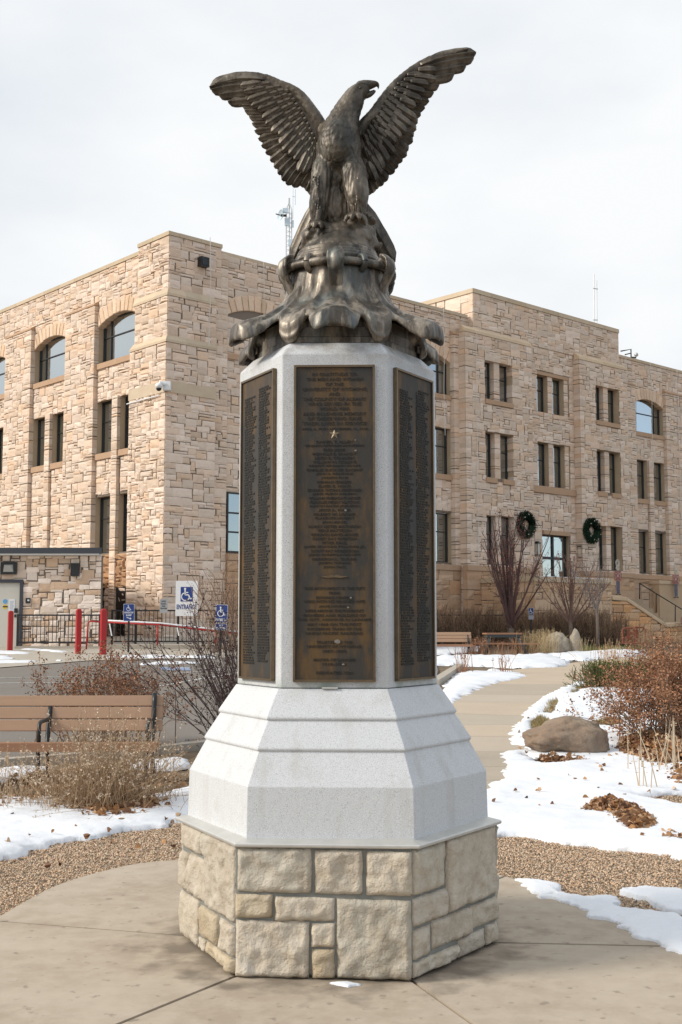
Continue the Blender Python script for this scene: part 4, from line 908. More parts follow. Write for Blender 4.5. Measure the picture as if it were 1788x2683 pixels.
def plaza_mat():
    m = material('plaza_concrete', (.425, .36, .283), .88, noise=(1.3, .75, (.335, .27, .205)), noise2=(7, .5, (.49, .42, .335)), bump=(140, .22, .003), spec=.25)
    nt = m.node_tree; N = nt.nodes; L = nt.links; b = N['Principled BSDF']; old = b.inputs['Base Color'].links[0].from_socket
    tc = N.new('ShaderNodeTexCoord'); t = N.new('ShaderNodeTexNoise'); t.inputs['Scale'].default_value = 13; t.inputs['Detail'].default_value = 3; L.new(tc.outputs['Object'], t.inputs[0])
    r = N.new('ShaderNodeMapRange'); r.inputs['From Min'].default_value = .63; r.inputs['From Max'].default_value = .71; r.inputs['To Max'].default_value = .5; L.new(t.outputs[0], r.inputs[0])
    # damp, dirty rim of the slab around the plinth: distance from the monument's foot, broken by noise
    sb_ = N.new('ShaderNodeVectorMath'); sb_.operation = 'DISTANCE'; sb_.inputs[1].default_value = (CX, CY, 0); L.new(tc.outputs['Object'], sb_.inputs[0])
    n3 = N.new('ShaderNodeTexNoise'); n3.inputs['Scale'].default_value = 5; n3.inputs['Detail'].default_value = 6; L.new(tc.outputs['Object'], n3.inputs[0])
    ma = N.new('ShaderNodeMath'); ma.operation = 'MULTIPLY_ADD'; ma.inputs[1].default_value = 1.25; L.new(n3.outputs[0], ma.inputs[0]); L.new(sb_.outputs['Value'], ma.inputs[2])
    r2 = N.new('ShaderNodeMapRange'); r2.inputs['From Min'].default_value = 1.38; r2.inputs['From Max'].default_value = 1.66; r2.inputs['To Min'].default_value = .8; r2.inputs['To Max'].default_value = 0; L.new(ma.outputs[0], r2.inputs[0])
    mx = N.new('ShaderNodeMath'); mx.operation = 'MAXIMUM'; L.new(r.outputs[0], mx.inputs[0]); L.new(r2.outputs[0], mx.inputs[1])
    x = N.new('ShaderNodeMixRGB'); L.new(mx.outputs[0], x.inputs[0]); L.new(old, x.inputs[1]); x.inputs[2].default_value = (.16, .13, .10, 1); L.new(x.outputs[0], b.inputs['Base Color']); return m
M['plaza'] = plaza_mat()
def k15(pts): return [gat(x*1788/1568, y*1788/1568)[:2] for x, y in pts]      # outlines measured on the photograph
def z7(pts): return [gat(1100+a*.4388, 1650+b*.4388)[:2] for a, b in pts]
def z5(pts): return [gat(1100+a*.4388, 1250+b*.4388)[:2] for a, b in pts]
def zg(pts): return [gat(a*.2551, 1400+b*.2551)[:2] for a, b in pts]
def axis_(lo, hi, near, far_): 
    a = list(np.arange(lo, hi, near)); return np.array(sorted(set(far_+a)))
gx = axis_(-14, 16, .5, [-900, -400, -150, -70, -40, -25, -18, 18, 25, 40, 70, 150, 400, 900]); gy = axis_(1, 62, .5, [-300, -80, -20, -5, 65, 80, 120, 200, 400, 1200])
GX, GY = np.meshgrid(gx, gy); V = np.stack([GX, GY, ground(GX, GY)-.034], -1).reshape(-1, 3); n = len(gx)
F = np.array([(j*n+i, j*n+i+1, (j+1)*n+i+1, (j+1)*n+i) for j in range(len(gy)-1) for i in range(n-1)])
tag(put('ground', npmesh('ground', V, [F], M['soil'], True)), kind='structure')
def inside(P, X, Y):
    P = np.asarray(P); x, y = P[:, 0], P[:, 1]; r = np.zeros(X.shape, bool); j = len(P)-1
    for i in range(len(P)):
        c = ((y[i] > Y) != (y[j] > Y)) & (X < (x[j]-x[i])*(Y-y[i])/(y[j]-y[i]+1e-12)+x[i]); r ^= c; j = i
    return r
def dist(P, X, Y):
    P = np.asarray(P); d = np.full(X.shape, 1e9)
    for a, b in zip(P, np.roll(P, -1, 0)):
        e = b-a; L2 = e@e+1e-12; t = np.clip(((X-a[0])*e[0]+(Y-a[1])*e[1])/L2, 0, 1); d = np.minimum(d, np.hypot(X-a[0]-t*e[0], Y-a[1]-t*e[1]))
    return d
def vnoise(X, Y, f, seed=0., octv=3):
    o = np.zeros(X.shape); fx = X.ravel()*f; fy = Y.ravel()*f
    o = np.array([mnoise.fractal(Vector((a, b, seed)), 1.0, 2.0, octv) for a, b in zip(fx, fy)]); return o.reshape(X.shape)
def sheet(name, P, lift, mat, cell=.4, holes=(), kind='structure', tone=None, thick=0):
    """a flat covering (paving, tarmac) draped on the ground inside outline P"""
    P = np.asarray(P); from mathutils.geometry import delaunay_2d_cdt
    x0, y0 = P.min(0); x1, y1 = P.max(0); m = len(P)
    pts = []; 
    for a, b in zip(P, np.roll(P, -1, 0)):
        k = max(1, int(np.hypot(*(b-a))/cell))
        for i in range(k): pts.append(a+(b-a)*i/k)
    nb = len(pts); X, Y = np.meshgrid(np.arange(x0, x1, cell)+.013, np.arange(y0, y1, cell)+.017); ok = inside(P, X, Y) & (dist(P, X, Y) > cell*.3)
    pts += list(np.stack([X[ok], Y[ok]], -1))
    vs, es, fs, *_ = delaunay_2d_cdt([Vector(p) for p in pts], [], [list(range(nb))], 2, 1e-5)
    A = np.array([(v.x, v.y) for v in vs]); V = np.c_[A, ground(A[:, 0], A[:, 1])+lift]
    fs = [tuple(f) for f in fs]
    o = put(name, npmesh(name, V, [np.array([f for f in fs if len(f) == 3])], mat, False, None if tone is None else np.tile(tone, (len(V), 1))))
    return tag(o, kind=kind) if kind else o
# plaza slabs round the monument, cut by radial joints
PLA = [(-1.95, 6.99), (-1.83, 7.86), (-1.47, 8.49), (-1.15, 8.65), (-.5, 8.8), (.3, 8.72), (.8, 8.4), (1.06, 8.13), (1.35, 7.6), (1.62, 6.9), (1.78, 6.2), (1.85, 5.4), (1.7, 4.6), (1.2, 4.0), (.3, 3.7), (-.6, 3.75), (-1.4, 4.2), (-1.9, 5.0), (-2.05, 6.0)]
plaza = thing('plaza', None, None); plaza['kind'] = 'structure'
JT = [gat(315, 2683)[:2], gat(1237, 2683)[:2], gat(1788, 2481)[:2], None, None, gat(0, 2415)[:2]]
hv = hexv(.86, 0, RS); cen = np.array([CX, CY])
def dirs(k):
    a = hv[k][:2]; b = JT[k] if JT[k] is not None else cen+(a-cen)*3; d = (b-a)/np.linalg.norm(b-a); return a, d
PLc = []
for a, b in zip(PLA, PLA[1:]+PLA[:1]):
    for t in np.linspace(0, 1, 6)[:-1]: PLc.append(np.array(a)+(np.array(b)-np.array(a))*t)
PLc = np.array(PLc)
for _ in range(3): PLc = (PLc+np.roll(PLc, 1, 0)+np.roll(PLc, -1, 0))/3
def hit(a, d):
    best = None
    for p, q in zip(PLc, np.roll(PLc, -1, 0)):
        e = q-p; den = d[0]*e[1]-d[1]*e[0]
        if abs(den) < 1e-9: continue
        t = ((p[0]-a[0])*e[1]-(p[1]-a[1])*e[0])/den; s_ = ((p[0]-a[0])*d[1]-(p[1]-a[1])*d[0])/den
        if t > 0 and 0 <= s_ <= 1 and (best is None or t > best): best = t
    return a+d*best
for k in range(6):
    a0, d0 = dirs(k); a1, d1 = dirs((k+1) % 6); h0, h1 = hit(a0, d0), hit(a1, d1)
    n0, n1 = np.array([-d0[1], d0[0]])*.011, np.array([d1[1], -d1[0]])*.011
    th = lambda p: math.atan2(p[1]-CY, p[0]-CX)
    t0, t1 = th(h0), th(h1); t1 = t1+2*math.pi if t1 < t0 else t1; mid = []
    for p in PLc:
        t = th(p); t = t+2*math.pi if t < t0 else t
        if t0+.02 < t < t1-.02: mid.append((t, p))
    mid = [p for t, p in sorted(mid, key=lambda q: q[0])]
    hin = hexv(.80, 0, RS); poly = [hin[k][:2]+n0, a0+n0, h0+n0]+mid+[h1+n1, a1+n1, hin[(k+1) % 6][:2]+n1]
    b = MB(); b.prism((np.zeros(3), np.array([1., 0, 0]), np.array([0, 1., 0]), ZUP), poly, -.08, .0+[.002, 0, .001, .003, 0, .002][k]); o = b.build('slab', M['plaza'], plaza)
ang = np.linspace(0, 2*math.pi, 60)[:-1]
sheet('pebble_bed', [(.0+4.2*math.cos(a), 6.5+4.2*math.sin(a)) for a in ang], -.024, material('pebble_bed_sand', (.30, .235, .17), .95, noise=(30, .7, (.18, .14, .10)), bump=(70, .8, .02), spec=.1), .35)
# exposed pebbles
def pebbles(X, Y, lo=.0045, hi=.0098, seed=1):
    r = np.random.default_rng(seed); n = len(X); sz = r.uniform(lo, hi, n); z = ground(X, Y)-.014
    base = np.array([(1,0,0),(.3,.95,0),(-.8,.6,0),(-.8,-.6,0),(.3,-.95,0),(0,0,1),(0,0,-.5)]); a = r.uniform(0, 6.28, n); c, s_ = np.cos(a), np.sin(a)
    sx, sy, sz_ = r.uniform(.8, 1.35, n), r.uniform(.6, 1.0, n), r.uniform(.5, .9, n)
    B_ = base[None]*np.stack([sx, sy, sz_], -1)[:, None]; px = B_[..., 0]*c[:, None]-B_[..., 1]*s_[:, None]; py = B_[..., 0]*s_[:, None]+B_[..., 1]*c[:, None]
    V = np.stack([px*sz[:, None]+X[:, None], py*sz[:, None]+Y[:, None], B_[..., 2]*sz[:, None]+z[:, None]], -1).reshape(-1, 3)
    f = np.array([(0,1,5),(1,2,5),(2,3,5),(3,4,5),(4,0,5),(1,0,6),(2,1,6),(3,2,6),(4,3,6),(0,4,6)]); F = (np.arange(n)*7)[:, None, None]+f[None]
    pal = np.array([(1,1,1),(1.35,1.25,1.15),(.75,.66,.58),(1.1,.9,.72),(.9,.95,1),(1.5,1.5,1.45),(.55,.48,.42)]); t = pal[r.integers(0, 7, n)]*r.uniform(.8, 1.15, n)[:, None]
    return V, F.reshape(-1, 3), np.repeat(t, 7, 0)
r_ = np.random.default_rng(3); N_ = 170000; px = r_.uniform(-3.2, 3.2, N_); py = r_.uniform(5.3, 10.4, N_)
rad = np.hypot(px, py-6.5); ok = (rad < 4.05) & ~inside(PLc, px, py) & (py > 5.4) & (np.abs(px) < .3*py+.15) & ~((np.abs(px) < .75) & (py > 7.5)); px, py = px[ok], py[ok]
X2 = r_.uniform(2.6, 4.4, 12000); Y2 = r_.uniform(10.0, 12.4, 12000)
V, F, T = pebbles(np.r_[px, X2], np.r_[py, Y2]); tag(put('pebbles', npmesh('pebbles', V, [F], M['pebble'], True, T)), kind='stuff')
# walks, parking lot, kerb
def halfplane(P, a, n_):
    out = []; m = len(P)
    for i in range(m):
        p, q = np.array(P[i]), np.array(P[(i+1) % m]); dp, dq = (p-a)@n_, (q-a)@n_
        if dp >= 0: out.append(p)
        if dp*dq < 0: out.append(p+(q-p)*dp/(dp-dq))
    return out
M['walk'] = material('walk_concrete', (.455, .388, .31), .88, tone=True, noise=(.9, .5, (.40, .335, .265)), noise2=(12, .35, (.49, .42, .34)), bump=(120, .25, .003), spec=.25)
WALK = z7([(380,1010),(290,700),(170,440),(330,352),(480,306),(560,285),(600,262),(500,246),(700,228),(880,222),(860,206),(1060,184),(1330,160),(1400,160),(1400,188),(1180,250),(1110,290),(1010,330),(900,375),(800,430),(740,480),(680,540),(660,560),(650,600),(640,640),(634,696),(660,728),(640,760),(600,800),(560,860),(520,930),(460,1010)])
walk = thing('walk', None, None); walk['kind'] = 'structure'
cuts = [z7([(100,1010),(700,1010)]), z7([(100,905),(700,905)]), z7([(100,822),(800,824)]), z7([(100,733),(800,736)]), z7([(100,645),(800,640)]), z7([(100,575),(800,570)]), z7([(100,500),(800,522)]), z7([(100,432),(850,444)]), z7([(100,385),(900,392)]), z7([(100,318),(1100,330)]), z7([(100,255),(1100,262)]), z7([(200,225),(1300,215)]), z7([(200,192),(1400,188)]), z7([(200,150),(1500,150)])]
for c0, c1 in zip(cuts, cuts[1:]):
    P = [np.array(p) for p in WALK]
    for (a, b), sg in ((c0, 1), (c1, -1)):
        d = b-a; nn = np.array([-d[1], d[0]])*sg; nn /= np.linalg.norm(nn)
        if len(P) > 2: P = halfplane(P, a+nn*.006, nn)
    if len(P) > 2:
        tn = R2.choice([(1, 1, 1), (.94, .95, .96), (1.06, 1.03, .99), (.9, .9, .9)]); o = sheet('slab', P, .012, M['walk'], .5, kind=None, tone=tn); rekin(o, walk, walk)
LOT = k15([(-420,1776),(-100,1760),(0,1752),(300,1728),(470,1712),(640,1680),(800,1625),(1000,1566),(1008,1540),(1000,1522),(560,1512),(420,1515),(200,1520),(0,1536),(-420,1548)])
sheet('parking_lot', LOT, .004, M['asphalt'], 1.0)
sheet('apron', k15([(-420,1547),(0,1535),(200,1519),(420,1514),(560,1511),(900,1518),(900,1480),(-420,1480)]), .012, M['concrete'], 1.5)
def strip(P, w, h, mat, name, lift=0.0, kind='structure'):
    P = [np.array(p) for p in P]; vs = []
    for i, p in enumerate(P):
        d = P[min(i+1, len(P)-1)]-P[max(i-1, 0)]; d /= np.linalg.norm(d); nn = np.array([-d[1], d[0]]); z = float(ground(*p))+lift
        for s_, zz in ((-1, -.1 if h > .02 else 0), (-1, h), (1, h), (1, -.1 if h > .02 else 0)): q = p+nn*s_*w/2; vs.append((*q, z+zz))
    b = MB(); fs = [(i*4+k, i*4+k+1, i*4+k+5, i*4+k+4) for i in range(len(P)-1) for k in range(3)]
    fs += [(0, 1, 2, 3), tuple(len(vs)-4+k for k in (3, 2, 1, 0))]
    b.add(vs, fs); return tag(b.build(name, mat), kind=kind)
def dense(P, n=6):
    o = []
    for a, b in zip(P, P[1:]):
        for t in np.linspace(0, 1, n)[:-1]: o.append(np.array(a)+(np.array(b)-np.array(a))*t)
    return o+[np.array(P[-1])]
strip(dense(k15([(-420,1781),(-100,1765),(0,1757),(300,1733),(470,1715),(640,1684),(800,1630),(1000,1570)])), .16, .065, M['concrete'], 'kerb')
strip(dense(z5([(90,1240),(120,1222),(180,1180),(225,1152),(240,1140)])), .22, .12, M['concrete'], 'kerb')
for P in ([(0,1816),(150,1806)],): pass
for a, b in (([(0,1559)], [(330,1552)]), ([(-100,1572)], [(400,1566)]), ([(400,1548)], [(640,1536)]), ([(395,1534)], [(600,1545)]), ([(330,1584)],[(560,1545)]), ([(600,1516)],[(380,1528)])):
    p, q = k15(a+b); strip(dense([p, q], 8), .10, .004, M['paint'], 'parking_line', .006)
sheet('parking_symbol', k15([(366,1534),(432,1534),(440,1541),(372,1541)]), .009, M['blue_paint'], .5)
# snow: real thickness that feathers out at an uneven rim
def snow(P, T, cell, edge=.12, seed=0., holes=(), rough=.25):
    P = np.asarray(P); x0, y0 = P.min(0)-.1; x1, y1 = P.max(0)+.1
    X, Y = np.meshgrid(np.arange(x0, x1, cell), np.arange(y0, y1, cell))
    d = np.where(inside(P, X, Y), 1, -1)*dist(P, X, Y)
    for h in holes: d = np.minimum(d, -np.where(inside(h, X, Y), 1, -1)*dist(h, X, Y))
    band = np.abs(d) < edge*4+.3; nz = np.zeros(X.shape)
    nz = vnoise(X, Y, 3.2, seed, 4)
    d = d+nz*edge*rough*3.2+np.where(d < edge*6, .5*edge*vnoise(X, Y, 11., seed+2, 3), 0)
    h = T*(1-np.exp(-np.maximum(d, 0)/edge))*(1+.5*vnoise(X, Y, 1.3, seed+5, 4)+.12*vnoise(X, Y, 7, seed+8, 2))-.004
    Z = ground(X, Y)+np.where(d > 0, h, -.004)+.012
    gy_, gx_ = np.gradient(d, cell); gl = np.hypot(gx_, gy_)+1e-6; mv = np.where(d < 0, -d, 0)/np.maximum(gl, .5); mv = np.minimum(mv, cell*1.5)
    X, Y = X+gx_/gl*mv, Y+gy_/gl*mv; Z = np.where(d < 0, ground(X, Y)-.022, Z)
    keep = d > 0; n = X.shape[1]
    q = keep[:-1, :-1] | keep[1:, :-1] | keep[:-1, 1:] | keep[1:, 1:]
    J, I = np.nonzero(q); F = np.stack([J*n+I, J*n+I+1, (J+1)*n+I+1, (J+1)*n+I], -1)
    if not len(F): return
    u, inv = np.unique(F, return_inverse=True); V = np.stack([X.ravel(), Y.ravel(), Z.ravel()], -1)[u]
    tag(put('snow', npmesh('snow', V, [inv.reshape(F.shape)], M['snow'], True)), kind='stuff')
snow(k15([(-90,2002),(0,1976),(60,1957),(150,1932),(230,1920),(330,1906),(420,1886),(450,1872),(560,1845),(560,1808),(440,1810),(380,1826),(300,1838),(150,1836),(0,1836),(-90,1840)]), .055, .035, .10, 1.)
snow(k15([(-90,1772),(0,1768),(70,1764),(120,1764),(112,1776),(80,1796),(0,1806),(-90,1810)]), .05, .05, .1, 2.)
snow(k15([(300,1752),(420,1742),(440,1760),(400,1768),(320,1770)]), .04, .05, .1, 2.5)
RIGHT = z7([(300,985),(400,965),(440,925),(480,895),(505,850),(520,825),(505,795),(488,750),(530,730),(640,730),(632,698),(540,693),(552,640),(548,610),(570,565),(600,552),(625,500),(690,440),(750,400),(850,350),(960,308),(1050,282),(1150,262),(1400,262),(1900,280),(1900,1400),(1568,1357),(1400,1333),(1250,1313),(1110,1306),(1000,1290),(850,1270),(700,1246),(560,1228),(480,1232),(300,1230)])
snow(RIGHT, .055, .042, .10, 3., [z7([(760,505),(800,430),(832,425),(800,490),(775,515)]), z7([(895,385),(960,348),(1045,326),(970,362),(900,392)]), z7([(665,585),(700,545),(770,560),(765,600),(700,620)]), z7([(1030,560),(1120,550),(1200,566),(1120,585),(1040,578)]), z7([(1080,478),(1130,474),(1150,486),(1100,492)]), z7([(650,760),(760,778),(860,795),(780,812),(690,790)]), z7([(1315,1000),(1400,990),(1568,984),(1800,984),(1800,1066),(1568,1050),(1450,1030),(1380,1020)])])
snow(k15([(1172,2022),(1200,2020),(1250,2030),(1300,2048),(1345,2058),(1390,2068),(1410,2085),(1480,2098),(1568,2112),(1640,2125),(1640,2205),(1568,2190),(1500,2172),(1450,2150),(1400,2110),(1340,2090),(1290,2078),(1240,2058),(1190,2035)]), .022, .012, .04, 4., rough=1.0)
snow(k15([(1440,2050),(1500,2042),(1568,2050),(1640,2060),(1640,2118),(1568,2100),(1500,2085),(1450,2070)]), .026, .014, .05, 5., rough=1.0)
snow(k15([(752,2262),(775,2258),(800,2258),(830,2266),(800,2270),(770,2268)]), .012, .008, .02, 6.)
snow(z5([(150,1255),(200,1200),(235,1170),(330,1160),(390,1165),(420,1150),(560,1165),(620,1185),(635,1195),(560,1215),(450,1238),(350,1275),(250,1320),(190,1365),(140,1340)]), .06, .09, .2, 7.)
snow(z5([(60,1085),(300,1078),(450,1085),(560,1080),(720,1066),(800,1072),(870,1100),(885,1128),(830,1140),(600,1142),(400,1132),(250,1126),(60,1122)]), .16, .14, .4, 8.)
snow(z5([(700,1068),(850,1060),(1060,1050),(1180,1046),(1330,1036),(1330,1062),(1150,1085),(1060,1092),(980,1098),(860,1092),(740,1074)]), .15, .16, .4, 9.)
snow(z5([(1140,1030),(1190,1024),(1230,1032),(1200,1042),(1150,1042)]), .1, .16, .3, 10.)
snow(z5([(60,1012),(350,1012),(370,1040),(200,1055),(60,1060)]), .1, .2, .4, 11.)
for i, P in enumerate(([(-300,1205),(150,1207),(350,1222),(250,1234),(-300,1236)], [(190,1184),(400,1182),(700,1206),(650,1220),(300,1197)], [(-300,1248),(90,1255),(170,1276),(100,1292),(-300,1300)], [(60,1302),(390,1306),(300,1326),(-300,1334),(-300,1306)], [(1100,1260),(1568,1250),(1900,1258),(2200,1250),(2200,1272),(1568,1275),(1100,1272)], [(560,1296),(640,1298),(600,1308),(555,1304)], [(1420,1335),(1700,1310),(2100,1325),(1800,1335),(1450,1345)])):
    snow(zg(P), .05, .12, .2, 20.+i)
# turf showing green and straw between the snow
def grass(P, n, hmin, hmax, cols, seed, name, w=.006):
    r = np.random.default_rng(seed); P = np.asarray(P); x0, y0 = P.min(0); x1, y1 = P.max(0); X = r.uniform(x0, x1, n*3); Y = r.uniform(y0, y1, n*3); ok = inside(P, X, Y); X, Y = X[ok][:n], Y[ok][:n]; n = len(X)
    a = r.uniform(0, 6.28, n); h = r.uniform(hmin, hmax, n); l = r.uniform(.1, .6, n)*h; b = r.uniform(0, 6.28, n); z = ground(X, Y)
    c, s_ = np.cos(a)*w, np.sin(a)*w; V = np.stack([np.stack([X-c, Y-s_, z], -1), np.stack([X+c, Y+s_, z], -1), np.stack([X+l*np.cos(b), Y+l*np.sin(b), z+h], -1)], 1).reshape(-1, 3)
    T = np.repeat(np.array(cols)[r.integers(0, len(cols), n)]*r.uniform(.7, 1.2, n)[:, None], 3, 0)
    tag(put(name, npmesh(name, V, [np.arange(3*n).reshape(-1, 3)], M['leafy'], False, T)), kind='stuff')
M['leafy'] = material('dry_plant', (1, 1, 1), .85, tone=True, spec=.15)
STRAW = [(.34, .25, .12), (.28, .20, .09), (.40, .30, .16), (.22, .18, .08)]; GREEN = [(.10, .15, .05), (.14, .17, .06), (.2, .2, .09)]
grass(z7([(665,575),(720,535),(770,560),(760,610),(690,620)]), 1500, .05, .13, STRAW+GREEN[2:], 1, 'grass')
grass(z7([(735,520),(770,440),(830,425),(800,500)]), 900, .05, .12, STRAW, 2, 'grass'); grass(z7([(890,390),(960,345),(1040,325),(960,360)]), 900, .05, .14, STRAW, 3, 'grass')
grass(z5([(900,1010),(1320,1012),(1330,1040),(1050,1046),(900,1040)]), 9000, .05, .16, GREEN+GREEN+STRAW[:1], 4, 'grass', .012)
grass(z7([(1030,570),(1130,545),(1250,560),(1100,590)]), 1500, .04, .12, STRAW, 5, 'grass')
grass(k15([(-40,1806),(120,1800),(440,1790),(560,1780),(560,1806),(380,1822),(150,1832),(-40,1834)]), 5000, .02, .06, [(.42,.32,.21),(.36,.27,.18),(.30,.22,.14)], 6, 'grass')
# ================================================================== PLANTS AND LEAVES
M['twig'] = material('twig', (1, 1, 1), .85, tone=True, spec=.15)
M['bark'] = material('bark', (.19, .15, .125), .9, noise=(18, .6, (.11, .09, .075)), bump=(40, .6, .01), spec=.15)
def norm(a): return a/(np.linalg.norm(a, axis=-1, keepdims=True)+1e-9)
def twigs(P, r0, r1, tone, jitter=.15, seed=0):
    """P [N,K,3] polylines -> three-sided tapering stems"""
    r = np.random.default_rng(seed); P = np.asarray(P, float); n, k = P.shape[:2]
    D = np.empty_like(P); D[:, 1:-1] = P[:, 2:]-P[:, :-2]; D[:, 0] = P[:, 1]-P[:, 0]; D[:, -1] = P[:, -1]-P[:, -2]; D = norm(D)
    up = np.where(np.abs(D[..., 2:3]) > .9, np.array([1., 0, 0]), np.array([0, 0, 1.])); A = norm(np.cross(D, up)); B = np.cross(D, A)
    r0 = np.broadcast_to(np.asarray(r0, float), (n,)); r1 = np.broadcast_to(np.asarray(r1, float), (n,)); R_ = r0[:, None]+(r1-r0)[:, None]*np.linspace(0, 1, k)[None]
    V = np.stack([P+(A*math.cos(t)+B*math.sin(t))*R_[..., None] for t in (0, 2.094, 4.189)], 2).reshape(-1, 3)
    b = (np.arange(n)*k*3)[:, None, None]+(np.arange(k-1)*3)[None, :, None]; F = np.concatenate([(b+np.array([[[j, (j+1) % 3, 3+(j+1) % 3, 3+j]]])).reshape(-1, 4) for j in range(3)])
    T = np.repeat(np.broadcast_to(np.asarray(tone, float), (n, 3))*r.uniform(1-jitter, 1+jitter, (n, 1)), k*3, 0); return V, F, T
def flakes(C, lo, hi, tones, seed=0, per=1, spread=0., flat=0., asp=.6):
    """small crumpled two-facet pieces (seed heads, florets, leaves) at C"""
    r = np.random.default_rng(seed); C = np.repeat(np.asarray(C, float), per, 0); n = len(C); C = C+r.normal(0, 1, (n, 3))*spread
    s = r.uniform(lo, hi, n)[:, None]; a = norm(r.normal(0, 1, (n, 3))*np.array([1, 1, 1-flat])); b = r.normal(0, 1, (n, 3))*np.array([1, 1, 1-flat]); b = norm(b-a*(a*b).sum(-1, keepdims=True)); c = np.cross(a, b)
    V = np.stack([C-a*s*.5, C+b*s*asp*.5+c*s*.18, C+a*s*.5, C-b*s*asp*.5+c*s*.18, ], 1).reshape(-1, 3)
    i = np.arange(n)*4; F = np.concatenate([np.stack([i, i+1, i+2], -1), np.stack([i, i+2, i+3], -1)])
    tones = np.array(tones); T = np.repeat(tones[r.integers(0, len(tones), n)]*r.uniform(.75, 1.2, (n, 1)), 4, 0); return V, F, T
def join(name, parts, mat, parent=None, smooth=False):
    V, G, T, o = [], {}, [], 0
    for v, f, t in parts: V.append(v); T.append(t); G.setdefault(f.shape[1], []).append(f+o); o += len(v)
    return put(name, npmesh(name, np.concatenate(V), [np.concatenate(g) for g in G.values()], mat, smooth, np.concatenate(T)), parent)
def stems(base, n, h, spread, r, k=6, droop=.1, basew=.1, wob=.04, hj=.3, lean=(0, 0), az=(0, 6.283)):
    az_ = r.uniform(*az, n); el = np.abs(r.normal(0, .5, n)).clip(0, 1.25)*spread; L_ = h*r.uniform(1-hj, 1.05, n); t = np.linspace(0, 1, k)
    b0 = np.array(base)+np.stack([r.normal(0, basew, n), r.normal(0, basew, n), np.zeros(n)], -1)
    out = np.sin(el)[:, None]*t[None]*L_[:, None]*(1+droop*t[None]); z = np.cos(el)[:, None]*t[None]*L_[:, None]-droop*(t[None]**2)*L_[:, None]*np.sin(el)[:, None]
    P = np.stack([np.cos(az_)[:, None]*out+lean[0]*t[None]*L_[:, None], np.sin(az_)[:, None]*out+lean[1]*t[None]*L_[:, None], z], -1)+b0[:, None]
    w = r.normal(0, wob*h, P.shape)*np.linspace(0, 1, k)[None, :, None]; w[:, 0] = 0; return P+np.cumsum(w, 1)*.35
def along(P, t):                                   # points on polylines: P [N,K,3], t [N]
    k = P.shape[1]-1; s = np.clip(t*k, 0, k-1e-6); i = s.astype(int); f = (s-i)[:, None]; a = np.arange(len(P)); return P[a, i]*(1-f)+P[a, i+1]*f
def side_shoots(P, per, ln, r, k=4, t0=.3, t1=1., wob=.03, up=.4):
    Q = np.repeat(P, per, 0); t = r.uniform(t0, t1, len(Q)); b = along(Q, t); d = norm(along(Q, np.minimum(t+.08, 1))-along(Q, np.maximum(t-.08, 0))); d = norm(d+r.normal(0, .55, d.shape)+np.array([0, 0, up*.3]))
    L_ = ln*r.uniform(.4, 1.1, len(Q))*(1.25-t*.6); s = np.linspace(0, 1, k); W_ = b[:, None]+d[:, None]*(L_[:, None]*s[None])[..., None]; W_ = W_+np.cumsum(r.normal(0, wob*ln, W_.shape)*np.where(s > 0, 1, 0)[None, :, None], 1)*.4+np.array([0, 0, up])*((s**2)[None]*L_[:, None])[..., None]*.5; return W_
G0 = lambda x, y: np.array([x, y, float(ground(x, y))])
LEAFC = [(.33, .18, .09), (.42, .26, .15), (.25, .13, .07), (.50, .34, .22), (.20, .11, .07), (.38, .20, .09)]
# --- the pale sage-like clump in front of the bench
r_ = np.random.default_rng(21); b0 = G0(*gat(285, 2128)[:2])
t = thing('sage_clump', 'big clump of pale dry sage stems with seed heads in front of the left bench', 'shrub', b0)
P = np.concatenate([stems(b0, 380, .95, 1.2, r_, 7, .25, .20, .02, .45), stems(b0+np.array([-.5, .05, 0]), 160, .66, 1.2, r_, 7, .3, .2, .02, .4), stems(b0+np.array([-1.0, .2, 0]), 60, .6, 1.0, r_, 7, .3, .2, .02, .5), stems(b0+np.array([.2, .25, 0]), 160, .72, 1.2, r_, 7, .3, .2, .02, .4)])
join('stems', [twigs(P, .0026, .0011, (.36, .25, .155), .3, 1)], M['twig'], t)['kind'] = 'stuff'
hd = [flakes(along(P, r_.uniform(.55, 1.0, len(P))), .010, .024, [(.62, .49, .36), (.50, .37, .25), (.72, .61, .49)], 30+i, 2, .006) for i in range(6)]
o = join('seed_heads', hd, M['leafy'], t); o['kind'] = 'stuff'
# --- rust-brown shrubs with flat flower heads
def flower_shrub(label, base, h, spread, n, seed, heads, hs, group=None, wood=(.20, .14, .10), lean=(0, 0), head_t=.8, per=3, name='brown_shrub', basew=.15, flat=.3, shoots=3):
    r = np.random.default_rng(seed); t = thing(name, label, 'shrub', base, group); P = stems(base, n, h, spread, r, 7, .25, basew, .03, .35, lean); Q = side_shoots(P, shoots, h*.33, r, t0=.35)
    o = join('branches', [twigs(P, h*.0075, h*.0025, wood, .2, seed), twigs(Q, h*.003, h*.0014, tuple(c*1.15 for c in wood), .25, seed+1)], M['twig'], t); o['kind'] = 'stuff'
    E_ = np.concatenate([Q[:, -1], P[:, -1], along(Q, r.uniform(head_t, 1, len(Q)))]); o = join('flower_heads', [flakes(E_, hs*.35, hs, heads, seed+2, per, hs*.8, flat)], M['leafy'], t); o['kind'] = 'stuff'; return t
RUST = [(.25, .115, .06), (.32, .16, .09), (.20, .09, .05), (.37, .21, .13)]
flower_shrub('rusty brown dried flower shrub just behind the left bench', G0(*(at(285, 1990, 15.2)[:2])), 1.15, .95, 80, 5, RUST, .045, per=9, basew=.38, shoots=5)
